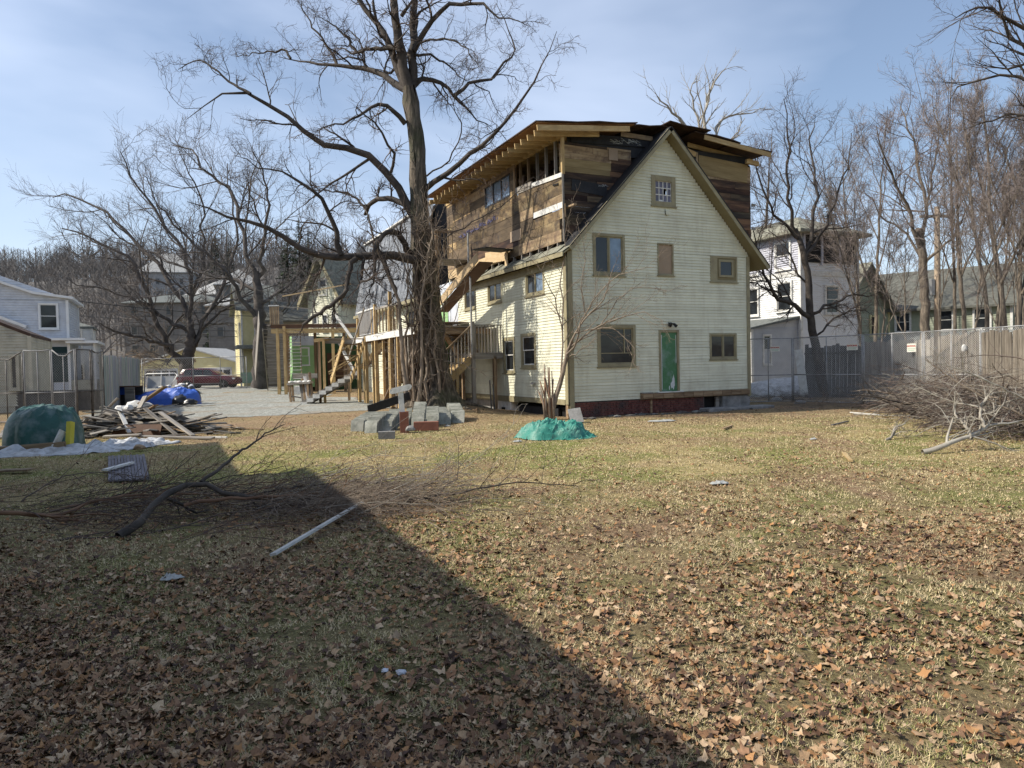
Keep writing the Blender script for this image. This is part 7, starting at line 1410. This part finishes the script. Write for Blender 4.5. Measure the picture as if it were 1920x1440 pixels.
# stakes and low boards right of the tree
for (px, h, lab) in ((922, 1.15, 'thin dark stake before the balcony post'), (928, 1.0, 'second dark stake beside the first, at the house foot')):
    g = on_ground(px, 776); o = MB().tube([(0, 0, 0), (-0.04, 0.02, h)], 0.025, 6).build('stake', M_DKST, None); o.location = g; tag(o, lab, 'stake')
tag(plank('low_board', HG(-2.1, 2.2, 0.16), HG(-1.4, 3.9, 0.17), 0.04, 0.22, M_BROWNW, None), 'low brown edging board between the tree roots and the stakes', 'board')
for i in range(40):
    a = rr.uniform(0.2, 7.2); w = rr.uniform(0.15, 0.75); c = HG(a, -w, 0.02); o = lump('rubble_stone', c, (rr.uniform(.05, .22), rr.uniform(.04, .12), rr.uniform(.02, .06)), rr.choice([M_CONC, M_DGREY, M_MORT, M_DGREY]), 100+i, sub=1); tag(o, 'dark flat rubble stone along the brick foundation', 'rubble stone', 'rubble along the house foundation')
for i, (px, py) in enumerate(((1455, 752), (1478, 748), (1500, 758))):
    g = on_ground(px, py); tag(lump('pale_rock', g+Vector((0, 0, .05)), (0.22, 0.15, 0.1), M_CONC, 140+i), ['leftmost pale rock right of the house corner', 'middle pale rock right of the house corner', 'rightmost pale rock right of the house corner'][i], 'rock')

# ------------------------------------------------------------------ brush and fallen branches
def fallen(name, label, pts, r0, r1, lv, seed, m, cat='branch', group=None, twm=None):
    rg = np.random.default_rng(seed); root = thing(name, pts[0], 0, label, cat, group); b = np.array(pts[0]); Pq, Rq = spline(pts, [r0, r1], 18, 0.008, rg); Pq = Pq-b
    V, Fq = tubes(Pq[None], Rq[None], 8); np_mesh('stem', V, Fq, m, root, True); pP, pR = Pq[None], Rq[None]; tw = []
    for (mm, t0, t1, ang, lf, n, wb, up2, rs, rmin, k, lmin, lmax) in lv:
        pP, pR = grow(pP, pR, mm, t0, t1, ang, lf, n, wb, up2, rs, rmin, rg, lmin, lmax, None)
        gz = 0.012-b[2]; pP[:, :, 2] = np.maximum(pP[:, :, 2], gz+0.01*rg.random(pP.shape[:2])); tw.append((pP, pR, k))
    tag(branch_mesh('twigs', tw, twm or m, root, False), kind='stuff'); return root
LVF = [(9, 0.15, 1.0, 0.6, 0.35, 7, 0.16, 0.0, 0.6, 0.005, 4, 0.3, 1.5), (5, 0.1, 1.0, 0.6, 0.5, 5, 0.2, -0.02, 0.6, 0.0028, 3, 0.15, 0.8)]
LVS = [(6, 0.15, 1.0, 0.6, 0.25, 7, 0.2, 0.0, 0.6, 0.004, 4, 0.3, 0.9), (4, 0.1, 1.0, 0.6, 0.5, 5, 0.2, -0.02, 0.6, 0.0028, 3, 0.15, 0.5)]
Q = lambda *a: [at(x, y, Y) for x, y, Y in a]
fallen('fallen_branch', 'thick dark bent branch lying across the shaded brushwood', Q((222, 1006, 7.15), (248, 1000, 7.2), (268, 975, 7.4), (290, 945, 7.7), (330, 915, 8.1), (378, 904, 8.4), (420, 925, 8.2), (480, 935, 8.3), (560, 930, 8.8), (640, 902, 9.4), (740, 907, 9.8), (850, 915, 10.2)), 0.05, 0.01, LVS, 1, M_BARKD, group='branches on the lawn')
fallen('fallen_branch', 'dark branch rising at an angle to a forked tip', Q((378, 904, 8.4), (405, 885, 8.6), (440, 855, 8.9), (470, 835, 9.2), (500, 812, 9.5), (535, 797, 9.8)), 0.024, 0.006, [(5, 0.4, 1.0, 0.6, 0.4, 6, 0.16, 0.02, 0.6, 0.005, 4, 0.2, 1.0), (3, 0.2, 1, 0.6, 0.5, 4, 0.2, 0, 0.6, 0.003, 3, 0.1, 0.5)], 2, M_BARKD, group='branches on the lawn')
fallen('fallen_branch', 'reddish brown sapling stem entering from the left edge', Q((-60, 958, 8.0), (40, 962, 8.0), (108, 967, 8.0), (160, 945, 8.3), (240, 930, 8.6), (330, 925, 8.8), (430, 930, 8.8)), 0.028, 0.008, LVF, 3, M_REDB, group='branches on the lawn')
fallen('fallen_branch', 'lit reddish stem running right through the middle of the brushwood', Q((345, 948, 8.0), (380, 938, 8.1), (440, 935, 8.2), (520, 930, 8.3), (600, 928, 8.5), (660, 940, 8.6), (720, 965, 8.6), (800, 985, 8.7)), 0.024, 0.006, LVF, 4, M_REDB, group='branches on the lawn')
fallen('fallen_branch', 'thin greenish stem below the reddish one', Q((0, 1030, 6.9), (120, 1010, 7.1), (220, 1005, 7.2), (330, 990, 7.5), (430, 960, 8.0), (520, 950, 8.3)), 0.012, 0.005, LVF, 5, M_TWIG, group='branches on the lawn')
fallen('fallen_branch', 'arched thin stem over the dark litter at far left', Q((40, 940, 8.6), (75, 915, 8.9), (120, 893, 9.2), (190, 885, 9.4), (260, 895, 9.3)), 0.008, 0.004, LVF, 6, M_TWIG, group='branches on the lawn')
fallen('fallen_branch', 'long thin stem crossing under the pale plank', Q((200, 1060, 6.6), (330, 1030, 6.9), (430, 1000, 7.3), (560, 980, 7.7), (680, 960, 8.3), (820, 940, 9.0)), 0.01, 0.004, LVF, 7, M_REDB, group='branches on the lawn')
rg = np.random.default_rng(12)
# a drift of matted leaves under the brushwood comes with the litter below
def tangle(name, label, n, cfun, L, seed, m, r=(0.004, 0.010), arch=0.25, cat='brushwood', lv2=3, kind='stuff', n_=8, dirx=None):
    rg = np.random.default_rng(seed); Pq = np.empty((n, n_, 3)); C_ = cfun(rg, n); th = rg.uniform(0, 6.283, n) if dirx is None else rg.normal(dirx, 0.55, n); l = rg.uniform(L[0], L[1], n); d = np.stack([np.cos(th), np.sin(th), rg.uniform(0.0, 0.5, n)*arch*2], 1); p = C_.copy(); 
    for s in range(n_):
        Pq[:, s] = p; d = d+rg.normal(size=d.shape)*0.13; d[:, 2] -= arch*0.13; d /= np.linalg.norm(d, axis=1, keepdims=True); p = p+d*(l/n_)[:, None]; p[:, 2] = np.maximum(p[:, 2], 0.012)
    Rq = rg.uniform(r[0], r[1], n)[:, None]*np.linspace(1, 0.4, n_)[None]
    sets = [(Pq, Rq, 4)]; a, b = grow(Pq, Rq, lv2, 0.1, 1, 0.6, 0.4, 5, 0.2, -0.01, 0.6, 0.003, rg, 0.1, 0.8); a[:, :, 2] = np.maximum(a[:, :, 2], 0.01); sets.append((a, b, 3))
    o = branch_mesh(name, sets, m, None, False); tag(o, label, cat, None, kind); return o
tangle('brushwood', 'tangled thin brushwood spread over the shaded lawn', 200, lambda g, n: np.stack([g.normal(-4.1, 1.5, n), g.normal(8.6, 0.75, n), np.abs(g.normal(0.03, 0.08, n))+0.01], 1), (0.4, 1.6), 3, M_TWIG, (0.0025, 0.006), 0.3, dirx=0.15)
tangle('brushwood', 'heap of pale dry twigs at the right end of the brushwood', 480, lambda g, n: np.stack([g.normal(-2.2, 0.6, n), g.normal(8.6, 0.5, n), np.abs(g.normal(0.04, 0.10, n))+0.01], 1), (0.4, 1.2), 4, M_VINE, (0.002, 0.005), 0.25, dirx=-0.35)
tangle('brushwood', 'sparse long pale canes arching over the lawn', 26, lambda g, n: np.stack([g.normal(-2.1, 0.7, n), g.normal(9.0, 0.6, n), np.abs(g.normal(0.05, 0.1, n))+0.02], 1), (1.6, 3.2), 5, M_PALEB, (0.003, 0.006), 0.42, lv2=2, dirx=0.8)
def bp_(g, n):
    t = g.random(n); x = 12.0+(9.9-12.0)*t*0+(-0.2)*t; x = 12.3-2.6*t+g.normal(0, 0.55, n); y = 21.5-8.2*t+g.normal(0, 0.5, n); return np.stack([x, y, np.abs(g.normal(0.32, 0.34, n))], 1)
tangle('brush_pile', 'long grey brown brush pile along the right-hand fence', 820, bp_, (0.5, 1.9), 6, M_TWIG, (0.005, 0.015), 0.3, lv2=4)
tangle('brush_pile', 'pale twigs sticking out over the brush pile', 230, bp_, (0.6, 1.9), 7, M_PALEB, (0.004, 0.010), 0.45, lv2=4)
tangle('brush_pile', 'upright tan canes through the brush pile', 300, lambda g, n: bp_(g, n)+np.array([0.3, 0.2, 0.1]), (0.6, 1.7), 8, M_VINE, (0.003, 0.008), 1.1, lv2=4)
tangle('undergrowth', 'thin reddish undergrowth before the fence right of the house', 170, lambda g, n: np.stack([g.uniform(9.2, 13.2, n), g.uniform(23.0, 25.6, n), np.zeros(n)+0.02], 1), (0.5, 1.5), 9, M_VINE, (0.003, 0.008), 0.9, lv2=3)
tangle('undergrowth', 'dark undergrowth behind the fence by the snow bank', 160, lambda g, n: np.stack([g.uniform(9.5, 14.5, n), g.uniform(28.0, 30.5, n), np.zeros(n)+0.02], 1), (0.6, 1.6), 10, M_TWIG, (0.003, 0.009), 0.9, lv2=3)
fallen('pale_log_branch', 'thick pale grey branch lying along the front of the brush pile', Q((1730, 848, 12.1), (1765, 838, 12.1), (1800, 825, 12.2), (1830, 812, 12.3), (1852, 798, 12.4), (1880, 795, 12.4), (1925, 788, 12.5)), 0.048, 0.015, LVF, 21, M_PALEB)
fallen('pale_log_branch', 'pale forked limb standing up from the brush pile front', Q((1822, 822, 12.2), (1812, 800, 12.3), (1795, 785, 12.4), (1788, 768, 12.5)), 0.03, 0.012, LVF, 22, M_PALEB)
fallen('pale_log_branch', 'pale limb curving up to the right in the brush pile', Q((1848, 800, 12.2), (1838, 780, 12.3), (1842, 755, 12.4), (1862, 735, 12.5)), 0.03, 0.01, LVF, 23, M_PALEB)
fallen('dark_log', 'short dark log end poking out of the brush pile left part', Q((1685, 757, 19.0), (1700, 765, 18.8), (1712, 773, 18.6)), 0.10, 0.08, [(2, 0.2, 1, .6, .4, 4, .1, 0, .4, .004, 3, .2, .6)], 24, M_BARKD)
fallen('pale_log_branch', 'thin pale limb at the left foot of the brush pile', Q((1662, 827, 14.2), (1675, 815, 14.4), (1678, 802, 14.5), (1698, 795, 14.5)), 0.03, 0.012, LVF, 25, M_PALEB)
fallen('pale_log_branch', 'pale long board-like limb left of the brush pile', Q((1600, 776, 20.5), (1640, 780, 20.2), (1690, 790, 19.5), (1740, 797, 19)), 0.035, 0.012, LVF, 26, M_PALEB)
rg_ = np.random.default_rng(77)
PB = ['front middle', 'left part', 'far left part', 'middle', 'right part', 'back']
for k in range(16):
    t = rg_.random(); x0 = 12.1-2.5*t+rg_.normal(0, 0.35); y0 = 21.2-8.0*t; a = rg_.uniform(-0.9, 3.6); L_ = rg_.uniform(1.1, 2.3); e = rg_.uniform(0.05, 0.75); p0 = Vector((x0, y0, rg_.uniform(0.05, 0.5))); d_ = Vector((math.cos(a), math.sin(a)*0.6, e)).normalized()
    pts = [p0, p0+d_*L_*0.35+Vector((rg_.normal(0, .08), 0, rg_.normal(0, .05))), p0+d_*L_*0.7+Vector((rg_.normal(0, .14), 0, rg_.normal(0, .1))), p0+d_*L_+Vector((rg_.normal(0, .2), 0, rg_.normal(0.05, .12)))]
    fallen('cut_branch', '%s cut branch in the %s of the right-hand brush pile' % (('pale grey', 'dark brown', 'tan')[k % 3], 'near end' if t > 0.66 else 'middle' if t > 0.33 else 'far end'), pts, rg_.uniform(0.018, 0.038), 0.008, [(7, 0.2, 1.0, 0.75, 0.4, 6, 0.22, 0.02, 0.6, 0.005, 4, 0.3, 1.0), (4, 0.1, 1.0, 0.7, 0.5, 5, 0.22, 0, 0.6, 0.0028, 3, 0.15, 0.5)], 200+k, (M_PALEB, M_BARKD, M_VINE)[k % 3], group='cut branches in the brush pile')
for k in range(13):
    x0 = rg_.uniform(-5.6, -1.2); y0 = rg_.uniform(8.0, 9.4); a = rg_.uniform(-0.35, 0.75); L_ = rg_.uniform(1.2, 2.6); p0 = Vector((x0, y0, 0.03)); d_ = Vector((math.cos(a), math.sin(a)*0.5, rg_.uniform(0.02, 0.22)))
    pts = [p0, p0+d_*L_*0.3+Vector((0, rg_.normal(0, .12), 0.05)), p0+d_*L_*0.65+Vector((0, rg_.normal(0, .2), rg_.uniform(0, .12))), p0+d_*L_+Vector((0, rg_.normal(0, .3), rg_.uniform(-.1, .1)))]; pts[-1].z = max(0.03, pts[-1].z)
    fallen('cut_branch', '%s thin cut branch in the %s part of the lawn brushwood' % (('dark', 'reddish', 'tan')[k % 3], 'left' if x0 < -4 else 'middle' if x0 < -2.6 else 'right'), pts, rg_.uniform(0.008, 0.018), 0.004, [(8, 0.15, 1.0, 0.75, 0.4, 7, 0.26, 0.0, 0.6, 0.004, 4, 0.25, 0.9), (4, 0.1, 1.0, 0.7, 0.5, 5, 0.26, 0, 0.6, 0.0025, 3, 0.12, 0.45)], 230+k, (M_BARKD, M_REDB, M_VINE)[k % 3], group='cut branches in the lawn brushwood')
nst = at(1768, 243, 36); tangle('bird_nest', 'dark twig nest high in the slender tree above the utility pole', 90, lambda g, n: np.stack([g.normal(nst.x, 0.17, n), g.normal(nst.y, 0.15, n), g.normal(nst.z, 0.10, n)], 1), (0.2, 0.5), 15, M_BARKD, (0.008, 0.014), 0.2, cat='nest', lv2=1, kind='thing')
bsh = at(268, 620, 62); tangle('tan_bush', 'tan leafless bush behind the pale slat fence', 240, lambda g, n: np.stack([g.normal(bsh.x, 1.3, n), g.normal(bsh.y, 0.6, n), np.abs(g.normal(2.6, 1.0, n))], 1), (0.6, 1.8), 16, M_VINE, (0.012, 0.03), 0.9, cat='bush', lv2=3, kind='thing')
tangle('bramble', 'loose vine bramble beside the big tree and decks', 60, lambda g, n: np.stack([g.uniform(-4.6, -2.4, n), g.uniform(23.2, 25.4, n), g.uniform(0.8, 3.2, n)], 1), (0.7, 2.0), 14, M_VINE, (0.004, 0.009), 0.6, lv2=5)

# ------------------------------------------------------------------ leaf litter and grass
def zg(x, y): return 0.03*np.array([noise.noise(Vector((a*0.7, b*0.7, 1))) for a, b in zip(x, y)])+0.012*np.array([noise.noise(Vector((a*3.1, b*3.1, 5))) for a, b in zip(x, y)])+0.42*np.exp(-((x-MOUND[0])**2+(y-MOUND[1])**2)/3.2)
def scatter(rg, n, y0, y1, pw, wide=0.76):
    y = y0+(y1-y0)*rg.random(n)**pw; x = y*rg.uniform(-wide, wide, n); return x, y
def fbm(x, y, s, o): return np.array([noise.noise(Vector((a*s, b*s, o)))+0.5*noise.noise(Vector((a*s*2.3, b*s*2.3, o+7))) for a, b in zip(x, y)])
rg = np.random.default_rng(99)
N = 210000; x, y = scatter(rg, N, 2.0, 25, 1.45)
hx_ = (x-1.7)*0.905+(y-21.5)*0.427; hy_ = -(x-1.7)*0.427+(y-21.5)*0.905; outside = ~((hy_ > -0.05) & (hx_ > -0.05))
dens = np.maximum(1.0*np.exp(-np.maximum(0, y-4.5)/6.5), 0.16+0.25*(y > 18))*outside; pat = fbm(x, y, 0.55, 2)
dens *= np.clip(0.75+1.0*pat, 0.15, 1.5)*np.where(x > 0.35-0.30*y, 0.50, 1.0)
dens *= np.where((x > 0.2*y) & (y > 5), 1.5, 1.0)
shade_left = (x < 0.35-0.30*y) & (y > 6.0); dens *= np.where(shade_left, 0.4, 1.0); dens *= np.where(x < 0.3*y-0.6, 1.25, 1.0); dens = dens+0.8*np.exp(-((x+2.2)/1.5)**2-((y-8.3)/0.7)**2)
keep = rg.random(N) < dens; x, y = x[keep], y[keep]; n = len(x)
shapes = []
for k in range(7):
    rk = np.random.default_rng(k+5); m_ = 10; a = np.arange(m_)*2*math.pi/m_+rk.uniform(-0.2, 0.2, m_); r0 = np.where(np.arange(m_) % 2 == 0, 1.0, 0.74)*rk.uniform(0.72, 1.12, m_); r0[5] = 0.5
    q = np.stack([np.cos(a)*r0, np.sin(a)*r0*rk.uniform(0.7, 1.0), np.zeros(m_)], 1); cv = rk.uniform(-0.6, 1.3); cw = rk.uniform(-0.6, 1.0)
    q[:, 2] = cv*q[:, 0]**2*0.55+cw*q[:, 1]**2*0.6+rk.normal(size=m_)*0.16; shapes.append(np.vstack([[0, 0, 0.0], q]))
S = np.array(shapes)[rg.integers(0, 7, n)]
sz = rg.uniform(0.013, 0.031, n)*rg.choice([0.35, 0.5, 0.7, 0.9, 1.05, 1.3], n)*(0.9+0.15*(y < 8)); th = rg.uniform(0, 6.283, n); ct, st_ = np.cos(th), np.sin(th); tx = rg.normal(0, 0.28, n); ty = rg.normal(0, 0.28, n)
X = S[:, :, 0]*sz[:, None]; Yq = S[:, :, 1]*sz[:, None]; Zq = S[:, :, 2]*sz[:, None]+X*tx[:, None]+Yq*ty[:, None]
VX = X*ct[:, None]-Yq*st_[:, None]+x[:, None]; VY = X*st_[:, None]+Yq*ct[:, None]+y[:, None]; VZ = Zq+(zg(x, y)+0.006+0.016*rg.random(n))[:, None]
V = np.stack([VX, VY, VZ], -1).reshape(-1, 3)
tri = np.array([[0, 1+i, 1+(i+1) % 10] for i in range(10)]); Fq = (np.arange(n)[:, None, None]*11+tri[None]).reshape(-1, 3)
pal = np.array([(0.33, 0.18, 0.095), (0.40, 0.245, 0.135), (0.50, 0.335, 0.195), (0.18, 0.10, 0.06), (0.33, 0.195, 0.115), (0.60, 0.44, 0.28), (0.11, 0.066, 0.048), (0.46, 0.25, 0.11)])
tint = pal[rg.integers(0, 8, n)]*rg.uniform(0.45, 1.1, (n, 1)); tint = np.repeat(tint, 11, 0)
M_LEAF = mat('dry fallen leaves', [(0.75, 0.72, 0.70), (1.0, 1.0, 1.0)], scale=30, rough=0.8, bump=0.2, vcol=True, spec=0.25)
tag(np_mesh('fallen_leaves', V, Fq, M_LEAF, tint=tint), 'dry brown maple leaves scattered over the lawn', None, None, 'stuff')
# grass blades: dead straw with green tufts
N = 720000; y = 2.0+19*rg.random(N)**1.75; x = y*rg.uniform(-0.76, 0.76, N)
pc = fbm(x[::40], y[::40], 0.5, 2); pat = np.interp(np.arange(N), np.arange(0, N, 40), pc)   # coarse, refined below
cell = np.floor(x*9)*73.13+np.floor(y*9)*19.7; hsh = np.modf(np.abs(np.sin(cell)*43758.5453))[0]
cell2 = np.floor(x*1.7+0.4*np.sin(y*2))*7.31+np.floor(y*1.7+0.4*np.sin(x*2.3))*5.77; h2 = np.modf(np.abs(np.sin(cell2)*24634.63))[0]
gx2 = np.array(0); gs = 64
gn = np.array([[noise.noise(Vector((i*0.22, j*0.22, 31)))+0.5*noise.noise(Vector((i*0.6, j*0.6, 33))) for i in range(-70, 71)] for j in range(0, 110)])
ii = np.clip((x*4.2+70).astype(int), 0, 140); jj = np.clip((y*5).astype(int), 0, 109); green = gn[jj, ii]
keep = (hsh < 0.72) & (rg.random(N) < 0.9); x, y, hsh, green = x[keep], y[keep], hsh[keep], green[keep]; n = len(x)
L = rg.uniform(0.018, 0.05, n)*(0.6+0.8*hsh); th = rg.uniform(0, 6.283, n)+hsh*3; el = np.abs(rg.normal(0.45, 0.38, n)); w = rg.uniform(0.0008, 0.0017, n)*(1+0.28*y)
zb = 0.03*0
gz = np.array([[0.03*noise.noise(Vector((i*0.2*0.7, j*0.2*0.7, 1)))+0.012*noise.noise(Vector((i*0.2*3.1, j*0.2*3.1, 5))) for i in range(-85, 86)] for j in range(0, 112)])
fx = np.clip(x/0.2+85, 0, 169.99); fy = np.clip(y/0.2, 0, 110.99); i0 = fx.astype(int); j0 = fy.astype(int); u_ = fx-i0; v_ = fy-j0
zb = gz[j0, i0]*(1-u_)*(1-v_)+gz[j0, i0+1]*u_*(1-v_)+gz[j0+1, i0]*(1-u_)*v_+gz[j0+1, i0+1]*u_*v_
d = np.stack([np.cos(th)*np.cos(el), np.sin(th)*np.cos(el), np.sin(el)], 1); s = np.stack([-np.sin(th), np.cos(th), np.zeros(n)], 1)*w[:, None]; b = np.stack([x, y, zb], 1); V = np.stack([b-s, b+s, b+d*L[:, None]+s*0.3], 1).reshape(-1, 3)
straw = np.array((0.66, 0.53, 0.31)); grn_ = np.array((0.22, 0.25, 0.075)); olive = np.array((0.48, 0.42, 0.18))
gmask = rg.random(n) < np.clip(0.16+0.7*green+0.16*(x < 0)*(y < 14), 0.05, 0.85); col = np.where(gmask[:, None], np.where(rg.random((n, 1)) < 0.5, grn_, olive), straw)*rg.uniform(0.55, 1.15, (n, 1)); tint = np.repeat(col, 3, 0)
M_GRASS = mat('dry lawn grass blades', [(0.85, 0.85, 0.85), (1, 1, 1)], scale=10, rough=0.7, bump=0, vcol=True, spec=0.2)
tag(np_mesh('grass', V, np.arange(3*n).reshape(-1, 3), M_GRASS, tint=tint), 'short dormant grass blades over the lawn', None, None, 'stuff')
